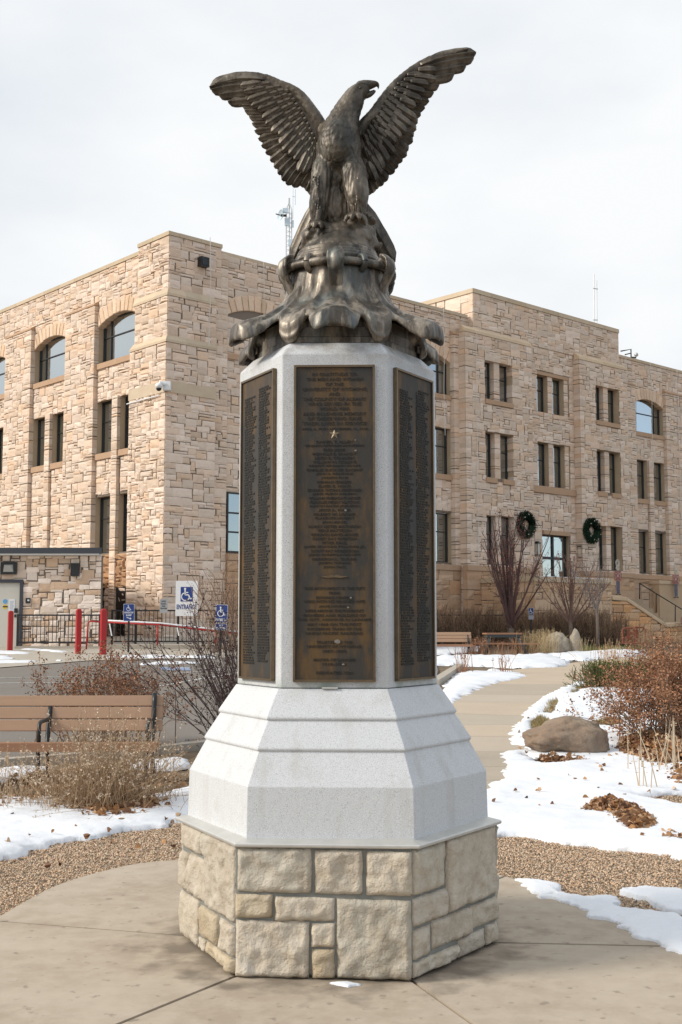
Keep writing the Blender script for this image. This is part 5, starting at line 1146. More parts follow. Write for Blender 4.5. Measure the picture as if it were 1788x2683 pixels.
flower_shrub('large rust-brown shrub arching in from the right edge beside the boulder', G0(*(at(1800, 1940, 16.0)[:2])), 1.26, 1.4, 230, 6, [(.33, .165, .09), (.40, .21, .12), (.26, .12, .07), (.45, .26, .16)], .05, per=12, basew=.35, shoots=5)
flower_shrub('brown shrub massed in front of the stair wall at the far right', G0(*(at(1745, 1700, 38.)[:2])), 1.25, 1.3, 110, 7, [(.30, .19, .12), (.25, .14, .08)], .06, per=3, basew=.5, wood=(.24, .17, .12))
# --- dark berry shrub left of the monument
r_ = np.random.default_rng(9); b0 = G0(*at(655, 1990, 13.2)[:2]); t = thing('berry_shrub', 'dark bare shrub dotted with black berries between bench and monument', 'shrub', b0)
P = np.concatenate([stems(b0, 42, 1.75, 1.15, r_, 9, .05, .12, .035, .3, lean=(-.35, 0)), stems(b0+np.array([.15, .8, 0]), 26, 1.8, .55, r_, 9, .0, .15, .03, .3, lean=(-.05, 0))]); Q = side_shoots(P, 6, .55, r_, 5, .2); Q2 = side_shoots(Q, 2, .22, r_, 3, .3)
o = join('branches', [twigs(P, .009, .003, (.075, .055, .055), .2, 1), twigs(Q, .004, .0018, (.10, .07, .065), .25, 2), twigs(Q2, .0025, .0013, (.13, .085, .07), .25, 3)], M['twig'], t); o['kind'] = 'stuff'
C = np.concatenate([along(Q, r_.uniform(.4, 1, len(Q))), Q2[:, -1]]); C = np.concatenate([C, along(Q2, r_.uniform(.3, 1, len(Q2)))])
V, F, T = pebbles(C[:, 0], C[:, 1], .009, .015, 4); V = V.reshape(-1, 7, 3); V[..., 2] += (C[:, 2]-ground(C[:, 0], C[:, 1])+.014)[:, None]; V = V.reshape(-1, 3); T = T*0+np.array([.028, .016, .018])
o = join('berries', [(V, F, T), flakes(Q2[::4, -1], .02, .035, [(.25, .10, .05), (.2, .08, .05)], 5)], M['leafy'], t); o['kind'] = 'stuff'
# --- twiggy shrub by the entrance corner
flower_shrub('tall reddish-brown twiggy shrub growing beside the parking sign', G0(*at(592, 1712, 37.5)[:2]), 2.7, .75, 42, 11, [(.30, .15, .08), (.26, .13, .08)], .05, wood=(.26, .18, .13), per=2, name='twiggy_shrub', basew=.4, shoots=7)
# --- hedge of brown shrubs before the terrace, three small trees
HX = [(1150, 57.5), (1215, 57.2), (1278, 57), (1372, 56.6), (1440, 56.2), (1500, 56), (1560, 56), (1610, 54)]
HLAB = ['leftmost brown hedge shrub, beside the granite shaft', 'brown hedge shrub just behind the far wooden bench', 'brown hedge shrub behind the left end of the picnic table', 'brown hedge shrub behind the right end of the picnic table', 'brown hedge shrub behind the grey boulder and straw grass', 'brown hedge shrub at the foot of the middle young tree', 'dark brown hedge shrub between the middle and right young trees', 'low dark shrub right of the rightmost young tree']
for i, (x, Y) in enumerate(HX):
    b0 = G0(*at(x, 1700, Y)[:2]); r = np.random.default_rng(40+i); dk = .75 if i in (2, 6, 7) else 1.; h = 1.72 if i < 7 else 1.3
    t = thing('hedge_shrub', HLAB[i], 'shrub', b0, 'brown hedge shrubs before the terrace'); P = stems(b0, 130, h, 1.0, r, 6, .05, .45, .02, .2); Q = side_shoots(P, 5, .5, r, 3, .3); Q2 = side_shoots(P, 4, .3, r, 3, .6)
    o = join('branches', [twigs(P, .014, .006, (.19*dk, .135*dk, .10*dk), .3, i), twigs(Q, .006, .004, (.31*dk, .205*dk, .135*dk), .3, i+1), twigs(Q2, .006, .004, (.39*dk, .255*dk, .16*dk), .3, i+2)], M['twig'], t); o['kind'] = 'stuff'
def young_tree(label, base, H, trunk_h, n, seed, spread, col, buds, r0=.09):
    r = np.random.default_rng(seed); t = thing('young_tree', label, 'tree', base, 'bare young trees before the terrace'); b = MB(); top = base+np.array([0, 0, trunk_h])
    b.tube([base-ZUP*.1, base+ZUP*trunk_h*.5+np.array([.02, 0, 0]), top], [r0*1.15, r0, r0*.85], 9); b.build('trunk', M['bark'], t, True)
    P = stems(top-ZUP*.1, n, H-trunk_h, spread, r, 9, -.12, r0*.4, .022, .3); Q = side_shoots(P, 6, H*.20, r, 5, .25, up=.6); Q2 = side_shoots(Q, 3, H*.09, r, 3, .3)
    o = join('crown', [twigs(P, r0*.5, r0*.1, col, .15, seed), twigs(Q, .016, .006, col, .2, seed+1), twigs(Q2, .007, .004, tuple(c*1.1 for c in col), .2, seed+2)], M['twig'], t); o['kind'] = 'stuff'
    if buds is not None: o = join('buds', [flakes(np.concatenate([Q2[:, -1], Q[:, -1], along(Q, r.uniform(.5, 1, len(Q)))]), .05, .10, buds, seed+3, 1, .03)], M['leafy'], t); o['kind'] = 'stuff'
young_tree('largest bare vase-shaped tree with reddish twigs behind the picnic table', G0(*at(1340, 1700, 53.)[:2]), 5.7, 1.0, 22, 3, .86, (.115, .07, .065), [(.28, .085, .07), (.22, .07, .06)], .13)
young_tree('bare young tree with pale tan trunk, middle one of the three', G0(*at(1497, 1700, 53.)[:2]), 4.1, 1.2, 15, 4, .8, (.20, .13, .11), [(.27, .12, .09)], .09)
young_tree('bare young tree with slim grey forked trunk, rightmost of the three', G0(*at(1567, 1700, 51.)[:2]), 3.7, 1.7, 7, 8, .85, (.20, .17, .16), None, .075)
# --- green juniper and tufts of straw grass
r_ = np.random.default_rng(14); b0 = G0(*at(1610, 1775, 27.)[:2]); t = thing('juniper', 'low dark green juniper with leaves caught beneath it beside the walk', 'shrub', b0)
P = np.concatenate([stems(b0+np.array([dx, 0, 0]), 260, .62, 1.5, r_, 5, .1, .2, .02, .3) for dx in (-.25, .3, .75)]); Q = side_shoots(P, 3, .16, r_, 3, .35, up=.2)
o = join('foliage', [twigs(P, .010, .004, (.12, .10, .05), .3, 1), twigs(Q, .014, .003, (.085, .105, .035), .5, 2), flakes(Q[:, -1], .02, .05, [(.10, .13, .045), (.13, .14, .05), (.17, .14, .06)], 3, 2, .03)], M['leafy'], t); o['kind'] = 'stuff'
def tuft(label, base, h, n, seed, cols, name='grass_tuft', group='tufts of dry grass by the walk', bw=.16, sp=.5):
    r = np.random.default_rng(seed); P = stems(base, n, h, sp, r, 5, .15, bw, .015, .3); t = thing(name, label, 'grass tuft', base, group); o = join('blades', [twigs(P, .008, .003, cols[0], .3, seed), flakes(along(P, r.uniform(.6, 1, n)), .02, .06, cols, seed, 2, .02)], M['leafy'], t); o['kind'] = 'stuff'; return t
TAN = [(.46, .35, .20), (.54, .42, .27), (.40, .28, .15)]; RED = [(.33, .17, .10), (.40, .24, .15)]
TUF = [((1386, 1722), 45, .95, 130, TAN, 'tall straw grass tuft at the right end of the picnic table', .25), ((1430, 1727), 45, 1.05, 150, TAN, 'tall straw grass tuft in front of the grey boulder', .25), ((1515, 1712), 46, .7, 60, TAN, 'straw grass tuft beside the upright stone', .2), ((1597, 1722), 33, 1.0, 60, [(.5, .33, .19), (.42, .28, .16)], 'feathery tan grass standing behind the green juniper', .25), ((1250, 1718), 44, .8, 60, RED, 'reddish dead perennials left of the picnic table', .3), ((1310, 1722), 44, .75, 120, RED, 'reddish dead perennials in front of the picnic table', .7), ((1218, 1760), 33, .75, 26, RED, 'small dead plant in snow beside the granite shaft', .15), ((1322, 1766), 33, .6, 22, RED, 'small dead plant in snow left of the walk', .12), ((1755, 2000), 13.4, .62, 22, [(.62, .5, .36), (.5, .38, .25)], 'pale bent dead stalks in front of the right shrub', .25), ((1688, 2052), 12.0, .45, 6, [(.62, .5, .36)], 'two or three pale stalks standing in snow near the boulder', .08)]
for i, (p, Y, h, n, c, lab, bw) in enumerate(TUF): tuft(lab, G0(*at(*p, Y)[:2]), h, n, 60+i, c, bw=bw)
# --- fallen leaves: curled, overlapping
def leaves(C, lo, hi, seed):
    r = np.random.default_rng(seed); n = len(C); s = r.uniform(lo, hi, n)[:, None]; a = norm(r.normal(0, 1, (n, 3))*np.array([1, 1, .45])); b = r.normal(0, 1, (n, 3)); b = norm(b-a*(a*b).sum(-1, keepdims=True)); c = np.cross(a, b); cu = r.uniform(.15, .9, n)[:, None]*s
    pr = [(-.5, 0, 0), (-.22, .30, .7), (.12, .34, .8), (.5, .0, .2), (.12, -.34, .8), (-.22, -.30, .7), (-.1, 0, -.15), (.2, 0, -.1)]
    V = np.stack([C+a*s*u+b*s*v+c*cu*w for u, v, w in pr], 1).reshape(-1, 3); f = np.array([(0, 6, 1), (1, 6, 7), (1, 7, 2), (2, 7, 3), (0, 5, 6), (5, 7, 6), (5, 4, 7), (4, 3, 7)]); F = (np.arange(n)*8)[:, None, None]+f[None]
    T = np.repeat(np.array(LEAFC)[r.integers(0, 6, n)]*r.uniform(.7, 1.25, (n, 1)), 8, 0); return V, F.reshape(-1, 3), T
def mound(name, label, P, n, hgt, seed, lo=.05, hi=.10, cat='leaf pile', group=None, margin=.25):
    r = np.random.default_rng(seed); P = np.asarray(P); x0, y0 = P.min(0); x1, y1 = P.max(0); X = r.uniform(x0, x1, n*4); Y = r.uniform(y0, y1, n*4); ok = inside(P, X, Y); X, Y = X[ok][:n], Y[ok][:n]; d = dist(P, X, Y)
    z = ground(X, Y)+.015+hgt*(1-np.exp(-d/margin))*r.uniform(.6, 1.0, len(X)); C = np.stack([X, Y, z], -1); o = join(name, [leaves(C, lo, hi, seed+1)], M['leafy'])
    if hgt > .03:                                  # the packed heart of the heap
        cell = .06; GX_, GY_ = np.meshgrid(np.arange(x0, x1+cell, cell), np.arange(y0, y1+cell, cell)); dd = np.where(inside(P, GX_, GY_), 1, -1)*dist(P, GX_, GY_); q = (dd[:-1, :-1] > 0) & (dd[1:, 1:] > 0) & (dd[1:, :-1] > 0) & (dd[:-1, 1:] > 0)
        if q.any():
            m = GX_.shape[1]; Z = ground(GX_, GY_)+hgt*.72*(1-np.exp(-np.maximum(dd, 0)/margin))+.005; J, I = np.nonzero(q); F = np.stack([J*m+I, J*m+I+1, (J+1)*m+I+1, (J+1)*m+I], -1)
            u, inv = np.unique(F, return_inverse=True); V = np.stack([GX_.ravel(), GY_.ravel(), Z.ravel()], -1)[u]; me = npmesh(name, V, [inv.reshape(F.shape)], M['soil'], True)
            c = put('humus', me); tag(c, kind='stuff')
    o['kind'] = 'stuff'; return o
mound('leaf_litter', None, k15([(110,1850),(200,1838),(300,1842),(385,1850),(385,1870),(310,1888),(200,1892),(120,1872)]), 1500, .09, 1, .05, .11)
mound('leaf_litter', None, k15([(-30,1842),(90,1838),(95,1858),(30,1868),(-30,1872)]), 300, .03, 2, .05, .1)
mound('leaf_litter', None, k15([(-30,1800),(150,1770),(330,1775),(420,1790),(430,1815),(200,1850),(80,1822)]), 700, .04, 3, .05, .1)
mound('leaf_litter', None, k15([(470,1718),(640,1690),(640,1770),(500,1790),(440,1775)]), 600, .03, 4, .05, .1)
mound('leaf_pile', None, z7([(935,1115),(1010,1060),(1090,1045),(1220,1050),(1330,1095),(1400,1150),(1440,1205),(1350,1235),(1240,1230),(1160,1185),(1110,1130),(1020,1120)]), 2200, .13, 5, .035, .085, margin=.2)
mound('leaf_litter', None, z7([(1450,1265),(1480,1225),(1568,1250),(1700,1260),(1700,1310),(1500,1305)]), 200, .05, 6, .05, .11)
mound('leaf_litter', None, z7([(1150,720),(1230,660),(1320,640),(1500,650),(1800,660),(1800,860),(1568,830),(1450,845),(1300,810),(1190,775)]), 4200, .16, 7, .04, .10)
mound('leaf_litter', None, z7([(1465,905),(1500,860),(1568,840),(1750,850),(1750,985),(1568,965),(1480,935)]), 500, .10, 8, .06, .13)
mound('leaf_litter', None, z7([(690,775),(760,768),(1010,772),(1020,795),(940,830),(880,845),(850,825),(880,800),(760,790)]), 330, .03, 9, .05, .11)
mound('leaf_litter', None, z7([(1030,280),(1100,265),(1260,290),(1260,310),(1150,312),(1060,302)]), 260, .06, 10, .08, .14)
r_ = np.random.default_rng(77); pts = z7([(700,1000),(930,920),(1095,880),(800,1080),(1420,880),(1500,1290),(560,1150),(1330,1265),(1150,700),(1100,800)])+k15([(380,1900),(420,1895),(250,1920),(20,1955),(200,1935)]); o = join('leaf_litter', [leaves(np.array([(*p, float(ground(*p))+.06) for p in pts]), .035, .07, 3)], M['leafy']); o['kind'] = 'stuff'
# --- boulders
def boulder(label, c, size, seed, col, rot=0., sub_=5, name='boulder'):
    import bmesh
    bm = bmesh.new(); bmesh.ops.create_icosphere(bm, subdivisions=sub_, radius=1); q = Matrix.Rotation(rot, 3, 'Z')
    for v in bm.verts:
        p = v.co.copy(); k = 1+.22*mnoise.noise(p*1.0+Vector((seed, 0, 0)))+.12*mnoise.fractal(p*2.6+Vector((0, seed, 0)), 1, 2, 4)
        p = Vector([math.copysign(abs(a)**.92, a) for a in p])*k; p.z *= .66+.34*min(1, max(0, (p.x+.95)/1.0)); p = Vector((p.x*size[0], p.y*size[1], max(p.z, -.55)*size[2])); v.co = q @ p+Vector(c)
    me = bpy.data.meshes.new(name); bm.to_mesh(me); bm.free(); me.polygons.foreach_set('use_smooth', np.ones(len(me.polygons), bool)); me.materials.append(col); return tag(put(name, me), label, 'boulder')
M['rock_brown'] = material('rock_brown', (.265, .185, .13), .9, noise=(2.2, .75, (.33, .275, .21)), noise2=(14, .6, (.20, .16, .13)), bump=(9, .7, .05), bump2=(55, .7, .012), spec=.2)
M['rock_grey'] = material('rock_grey', (.34, .29, .23), .9, noise=(3, .7, (.42, .37, .30)), noise2=(14, .5, (.2, .17, .13)), bump=(12, .8, .05), spec=.2)
c = gat(1500, 1986); boulder('large rounded brown-grey boulder on the snow beside the walk', (c[0], c[1]+.35, c[2]+.20), (.525, .42, .265), 3.4, M['rock_brown'], .1)
c = at(1455, 1718, 46); boulder('jagged grey boulder behind the straw grass and beside the picnic table', (c[0], c[1], float(ground(c[0], c[1]))+.35), (.52, .45, .5), 8.1, M['rock_grey'], .4, 4)
c = at(1508, 1715, 46); boulder('upright narrow grey stone beneath the middle young tree', (c[0], c[1], float(ground(c[0], c[1]))+.3), (.26, .24, .62), 5.5, M['rock_grey'], 0, 4)
r_ = np.random.default_rng(78); P_ = np.array(RIGHT); X, Y = r_.uniform(1.2, 5.2, 900), r_.uniform(9.2, 21, 900); ok = inside(P_, X, Y) & (dist(P_, X, Y) > .08) & (r_.random(900) < np.clip((X-1.4)/4, .04, .6)); X, Y = X[ok], Y[ok]
o = join('leaf_litter', [leaves(np.stack([X, Y, ground(X, Y)+.062], -1), .03, .065, 6)], M['leafy']); o['kind'] = 'stuff'
X, Y = r_.uniform(-3.4, -.9, 90), r_.uniform(7.6, 11.2, 90); ok = np.hypot(X, Y-6.5) > 2.7; X, Y = X[ok], Y[ok]; o = join('leaf_litter', [leaves(np.stack([X, Y, ground(X, Y)+np.where(np.hypot(X, Y-6.5) > 3.6, .06, .012)], -1), .025, .06, 7)], M['leafy']); o['kind'] = 'stuff'
# ================================================================== ANNEX AND THINGS ROUND IT
R4 = random.Random(44)
YA = 40.0
def onY(x, y, Y=YA): return at(x, y, Y)
ax0, ax1 = onY(-260, 1500)[0], onY(265, 1500)[0]; az0 = float(ground(-8, YA))-.15; azt = onY(130, 1456)[2]
annex = thing('stone_annex', 'low flat-roofed stone annex with black roof edge at the far left', 'building', (ax1, YA, az0))
XW = np.array([1., 0, 0]); fr = (np.array([ax0, YA, az0]), XW, ZUP, np.array([0, -1., 0]))
dx0, dx1 = onY(-40, 1600)[0]-ax0, onY(51, 1600)[0]-ax0; dz = onY(20, 1523)[2]-az0
AM = Masonry(); wA, hA = ax1-ax0, azt-az0
AP = [((1.28, 1.34, 1.42), 5), ((1.1, 1.1, 1.1), 3), ((1.0, .88, .76), 2.6), ((.92, .86, .80), 1.6), ((1.36, 1.42, 1.5), 2.5)]
AM.field(fr, wA, hA, .105, .095, R4, .06, .009, .01, 4, AP, .08, (1.0, 1.0, 1.0), skip=lambda u, v: u > dx0-.1 and u < dx1+.12 and v < dz+.05, cham=.006, umax=4)
cm = MB(); cm.fbox(fr, .02, dx0, 0, hA, -.4, -.03); cm.fbox(fr, dx1, wA-.02, 0, hA, -.4, -.03); cm.fbox(fr, dx0, dx1, dz, hA, -.4, -.03)
P0 = np.array([ax1-.02, YA+.03, az0]); P1 = C0+dL*6.2+nL*.0; d_ = P1-P0; d_[2] = 0; L_ = np.linalg.norm(d_); fs_ = (P0, d_/L_, ZUP, np.array([d_[1], -d_[0], 0])/L_)
cm.fbox(fs_, .2, L_, 0, hA, -.3, -.03); cm.build('wall', M['mortar'], annex); AM.field(fs_, L_, hA, .2, .16, R4, .06, .009, .01, 3, AP, .08, (1.0, 1.0, 1.0), cham=.008)
AM.emit(annex, M['sandstone'], 240, hide=None)
m = MB(); zt = onY(130, 1437)[2]; xe = onY(275, 1440)[0]
m.hexa([(ax0-1, YA-.45, azt+.05), (xe, YA-.45, azt+.05), (xe-2.2, YA+8, azt+.05), (ax0-1, YA+8, azt+.05), (ax0-1, YA-.38, zt), (xe-.03, YA-.38, zt), (xe-2.2, YA+8, zt), (ax0-1, YA+8, zt)]); m.build('roof_edge', M['fascia'], annex)
m = MB(); m.box(ax0-1, xe-.12, YA-.42, YA+.1, azt-.0, azt+.05); m.build('soffit_trim', material('white_trim', (.7, .69, .66), .6), annex)
M['door_paint'] = material('door_paint', (.60, .57, .51), .6, noise=(1, .3, (.55, .52, .46)))
m = MB(); t = .11
m.fbox(fr, dx0-.1, dx0, 0, dz+.06, -.12, .04); m.fbox(fr, dx1-.0, dx1+.11, 0, dz+.06, -.12, .04); m.fbox(fr, dx0, dx1, dz-.05, dz+.06, -.12, .04); m.build('door_frame', material('slate_paint', (.045, .05, .065), .5), annex)
m = MB(); m.fbox(fr, dx0, dx1, 0, dz-.05, -.10, -.04); dr = m.build('door', M['door_paint'], annex)
def at_px(mb, x0, y0, x1, y1, Y, dep, tone=None): a, b = onY(x0, y1, Y), onY(x1, y0, Y); mb.box(a[0], b[0], Y-dep, Y+.02, a[2], b[2], tone)
m = MB(); at_px(m, 38, 1594, 46, 1606, YA, .05); at_px(m, 39, 1610, 43, 1618, YA, .09); sub('handle', m.mesh('handle', M['black_paint']), dr)
M['paper'] = material('paper', (.74, .76, .80), .7); M['sign_blue'] = material('sign_blue', (.012, .045, .22), .45); M['sign_white'] = material('sign_white', (.76, .77, .78), .5); M['sign_yellow'] = material('sign_yellow', (.72, .50, .03), .5); M['sky_blue'] = material('sky_blue', (.12, .36, .62), .5); M['red_paint'] = material('red_paint', (.40, .012, .014), .5, noise=(2, .4, (.34, .014, .016)), bump=(14, .1, .004)); M['ink'] = material('ink', (.02, .02, .025), .6)
def disc(mb, x, y, rpx, Y, w0, w1, n=20, ph=0.):
    c = onY(x, y, Y); r = rpx*Y/FOC; vs = [(c[0]+r*math.cos(2*math.pi*i/n+ph), Y-w, c[2]+r*math.sin(2*math.pi*i/n+ph)) for w in (w0, w1) for i in range(n)]
    mb.add(vs, [tuple(range(n)), tuple(range(2*n-1, n-1, -1))]+[(i, n+i, n+(i+1) % n, (i+1) % n) for i in range(n)])
YD = YA+.06
m = MB(); at_px(m, 23, 1570, 40, 1601, YD, .03); pp = m.build('notice_sheet', M['paper']); tag(pp, 'white paper notice taped on the pale annex door', 'notice')
m = MB()
for i in range(9): at_px(m, 25.5, 1575+i*2.6, 37-(i*5 % 4), 1576+i*2.6, YD-.03, .002)
o = m.build('print_lines', material('grey_ink', (.35, .36, .4), .7), pp)
m = MB(); disc(m, 14, 1576, 6.2, YD, .02, .026); s1 = m.build('door_sticker', M['sky_blue']); tag(s1, 'round light blue sticker above the yellow one on the annex door', 'sticker')
m = MB(); disc(m, 13.7, 1590, 6.4, YD, .02, .026, 8, .39); s2 = m.build('door_sticker', M['sign_yellow']); tag(s2, 'yellow octagonal sticker with dark band on the annex door', 'sticker')
m = MB(); at_px(m, 7.5, 1588, 20, 1591.5, YD-.026, .003); m.build('dark_band', M['ink'], s2)
t = thing('wall_light', 'black square wall light with clear lens above the annex door', 'wall light', onY(25, 1489))
m = MB(); at_px(m, 4, 1473, 46, 1505, YA, .16); m.build('housing', M['black_paint'], t)
m = MB(); a, b = onY(12, 1499), onY(39, 1480); q = YA-.16; m.hexa([(a[0], q, a[2]), (b[0], q, a[2]), (b[0], q-.01, a[2]), (a[0], q-.01, a[2]), (a[0]+.02, q, b[2]), (b[0]-.02, q, b[2]), (b[0]-.05, q-.10, b[2]-.05), (a[0]+.05, q-.10, b[2]-.05)]); m.build('lens', material('lens', (.42, .42, .40), .15), t)
m = MB(); at_px(m, 188, 1476, 209.5, 1510, YA, .18); tag(m.build('wall_speaker', M['black_paint']), 'plain black box mounted on the annex wall', 'wall box')
t = thing('keypad', 'small black card reader beside the annex door', 'card reader', onY(74, 1574)); m = MB(); at_px(m, 68, 1567, 80, 1581, YA, .06); m.build('body', M['black_paint'], t); m = MB(); at_px(m, 72, 1571, 77, 1575, YA-.06, .006); m.build('display', M['paper'], t)
# ---- bollards
def bollard(x0, x1, yt, yb, Y, label):
    zb = float(ground(at((x0+x1)/2, yb, Y)[0], Y)); z1 = at(0, yt, Y)[2]; w = (x1-x0)*Y/FOC/2; c = at((x0+x1)/2, 1640, Y)[0]
    t = thing('bollard', label, 'bollard', (c, Y, zb), 'red bollards before the annex'); m = MB(); fr = (np.array([c, Y, zb]), np.array([math.cos(.5), math.sin(.5), 0]), ZUP, np.array([math.sin(.5), -math.cos(.5), 0])); w *= .74
    m.fbox(fr, -w, w, -.1, z1-zb-.06, -w, w); O, U, V, W_ = fr
    P = lambda a, h, c_: O+U*a+V*h+W_*c_; h = z1-zb-.06; q = w*.55
    m.hexa([P(-w, h, w), P(w, h, w), P(w, h, -w), P(-w, h, -w), P(-q, h+.06, q), P(q, h+.06, q), P(q, h+.06, -q), P(-q, h+.06, -q)]); o = m.build('sleeve', M['red_paint'], t); md = o.modifiers.new('b', 'BEVEL'); md.width = .015; md.segments = 2
bollard(19, 36, 1600, 1704, 38.0, 'red bollard in front of the pale door, leftmost of three'); bollard(197, 215, 1595, 1715, 36.2, 'red bollard in front of the black railing, middle of three'); bollard(261, 281, 1595, 1719, 35.8, 'red bollard beside the handicap ramp sign, rightmost of three')
# ---- railings: posts, rails and pickets are parts
def railing(label, x0, x1, yt, yb, Y, posts, pitch=.125, zoff=0., name='railing', sub_rail=None):
    a, b = at(x0, 1640, Y)[0], at(x1, 1640, Y)[0]; z1, z0 = at(0, yt, Y)[2], at(0, yb, Y)[2]; t = thing(name, label, 'railing', ((a+b)/2, Y, z0))
    for z in (z0, z1)+((z1-(z1-z0)*.13,) if sub_rail else ()): m = MB(); m.box(a, b, Y-.025, Y+.025, z-.025, z+.025); m.build('rail', M['black_paint'], t)
    for x in posts: c = at(x, 1640, Y)[0]; m = MB(); m.box(c-.035, c+.035, Y-.035, Y+.035, z0-.30, z1+.035); m.build('post', M['black_paint'], t)
    n = int((b-a)/pitch); me = None
    for i in range(1, n):
        c = a+(b-a)*i/n
        if me is None: m = MB(); m.box(-.0095, .0095, -.0095, .0095, z0+.025, z1-.025); me = m.mesh('picket', M['black_paint'])
        o = put('picket', me, t); o.location = (c, Y, 0)
    return t
railing('black metal railing along the annex wall', 45, 262, 1612, 1683, 39.4, (47, 262), sub_rail=False)
railing('taller black metal railing along the ramp by the building corner', 294, 640, 1600, 1681, 41.0, (294, 356, 467, 640), .14)
m = MB(); a = at(40, 1700, 39.2); b = at(660, 1700, 39.2); c_ = at(275, 1700, 39.2); zt = at(0, 1692, 39.2)[2]
m.box(a[0], c_[0]-.02, 39.1, 39.5, float(ground(-8, 39))-.2, zt-.02); tag(m.build('low_wall', M['concrete']), 'low concrete kerb wall under the annex railing', 'low wall')
m = MB(); m.box(c_[0]+.02, b[0], 38.8, 41.3, .3, at(0, 1690, 38.8)[2]); m.box(b[0], at(900, 1700, 39)[0], 39.0, 41.3, .3, at(0, 1691, 38.8)[2]); tag(m.build('ramp_wall', M['concrete']), 'concrete ramp wall below the taller black railing', 'low wall')
M['rail_white'] = material('rail_white', (.78, .80, .82), .6)
t = thing('ramp_handrail', 'red ramp handrail with snow lying along its top', 'handrail', at(330, 1690, 38.5)); Yh = 38.4; p = [at(283, 1630, Yh), at(420, 1637, Yh), at(560, 1653, Yh), at(700, 1668, Yh)]
m = MB(); m.tube(p, .032, 8); m.build('rail', M['red_paint'], t, True); m = MB(); m.tube([q+np.array([0, -.005, .05]) for q in p], [.026]*4, 8); o = m.build('snow_cap', M['snow'], t, True)
for x, y0, y1 in ((413, 1640, 1690), (566, 1655, 1690)): m = MB(); m.tube([at(x, y0, Yh), at(x, y1, Yh)], .028, 8); m.build('post', M['red_paint'], t, True)
t = thing('handrail', 'short red pipe handrail between two red bollards', 'handrail', at(230, 1700, 38.6)); m = MB(); m.tube([at(226, 1702, 38.6), at(229, 1662, 38.6), at(231, 1632, 38.6), at(236, 1628, 38.6), at(264, 1630, 38.6)], .026, 8); m.build('pipe', M['red_paint'], t, True)
for x, Y in ((287, 38.2), (463, 38.2)): m = MB(); m.tube([at(x, 1634, Y), at(x+6, 1666, Y)], .022, 6); tag(m.build('white_brace', M['rail_white']), 'thin white pipe slanting under the snowy handrail, '+('left one' if x < 300 else 'right one beside a railing post'), 'pipe')
# ---- signs
def access_symbol(mb, fr, u, v, h, w0, w1):         # seated figure in a wheelchair; u,v centre, h height
    O, U, V, W_ = fr; q = h/10
    def st(pts, r):                                # strokes of even width
        for (a, b), (c, d) in zip(pts, pts[1:]):
            L_ = math.hypot(c-a, d-b); nx, ny = -(d-b)/L_*r, (c-a)/L_*r; mb.prism(fr, [(u+q*(a+nx), v+q*(b+ny)), (u+q*(a-nx), v+q*(b-ny)), (u+q*(c-nx), v+q*(d-ny)), (u+q*(c+nx), v+q*(d+ny))][::-1], w0, w1)
    n = 14; mb.prism(fr, [(u+q*(-1.0+.85*math.cos(2*math.pi*i/n)), v+q*(4.1+.85*math.sin(2*math.pi*i/n))) for i in range(n)], w0, w1)
    st([(-1.0, 3.2), (-.8, -.7)], .55); st([(-.9, 1.3), (1.5, 1.3)], .38); st([(-1.1, -.5), (1.7, -.5), (2.9, -3.6), (4.1, -3.2)], .48)
    st([(-1.6+0, .9)]+[(-.7+3.0*math.cos(math.radians(a)), -1.9+3.0*math.sin(math.radians(a))) for a in range(130, 350, 18)], .40)
def plate(mb, fr, u0, u1, v0, v1, w0, w1, r=.0):
    if r <= 0: mb.fbox(fr, u0, u1, v0, v1, w0, w1); return
    P = []
    for cx, cy, a0 in ((u1-r, v0+r, -90), (u1-r, v1-r, 0), (u0+r, v1-r, 90), (u0+r, v0+r, 180)): P += [(cx+r*math.cos(math.radians(a0+k*30)), cy+r*math.sin(math.radians(a0+k*30))) for k in range(4)]
    mb.prism(fr, P, w0, w1)
def sgn_frame(x, y, Y, yaw=0.): c = at(x, y, Y); return (c, np.array([math.cos(yaw), math.sin(yaw), 0]), ZUP, np.array([math.sin(yaw), -math.cos(yaw), 0]))
ppm = lambda Y: Y/FOC
def words(parent, fr, items, mat, w0=.012, w1=.015, name='lettering'):
    mb = MB()
    for s, u, v, w, h in items: text_later(s, w, h, onto(mb, fr, u, v, w0, w1), bold=.028)
    WORDS.append((mb, parent, mat, name))
WORDS = []
# entrance sign
Y = 39.9; k = ppm(Y); f = sgn_frame(489.5, 1568, Y, .0); t = thing('entrance_sign', 'large white ENTRANCE sign with blue wheelchair symbol on the railing', 'sign', f[0]); w, h = 58*k, 92*k
m = MB(); plate(m, f, -w/2, w/2, -h/2, h/2, 0, .01); m.build('panel', M['sign_white'], t); m = MB(); plate(m, f, -16*k, 16*k, -8*k, 30*k, .011, .014); m.build('blue_square', M['sign_blue'], t)
m = MB(); access_symbol(m, f, -1*k, 11*k, 34*k, .015, .018); m.build('wheelchair_symbol', M['sign_white'], t); words(t, f, [("ENTRANCE", 0, -22*k, 52*k, 12.5*k)], M['sign_blue'])
# notice
Y = 40.6; k = ppm(Y); f = sgn_frame(429, 1588, Y); t = thing('notice_sign', 'small grey notice plate on the railing left of the entrance sign', 'sign', f[0]); m = MB(); plate(m, f, -10.5*k, 10.5*k, -18*k, 18*k, 0, .01); m.build('panel', material('grey_plate', (.45, .46, .47), .5), t)
words(t, f, [("NOTICE", 0, 12*k, 11*k, 4*k), ("Premises", 0, 6*k, 13*k, 4*k), ("& video", 0, 0, 9*k, 4*k), ("Video & Audio", 0, -6*k, 17*k, 4*k)], M['ink'])
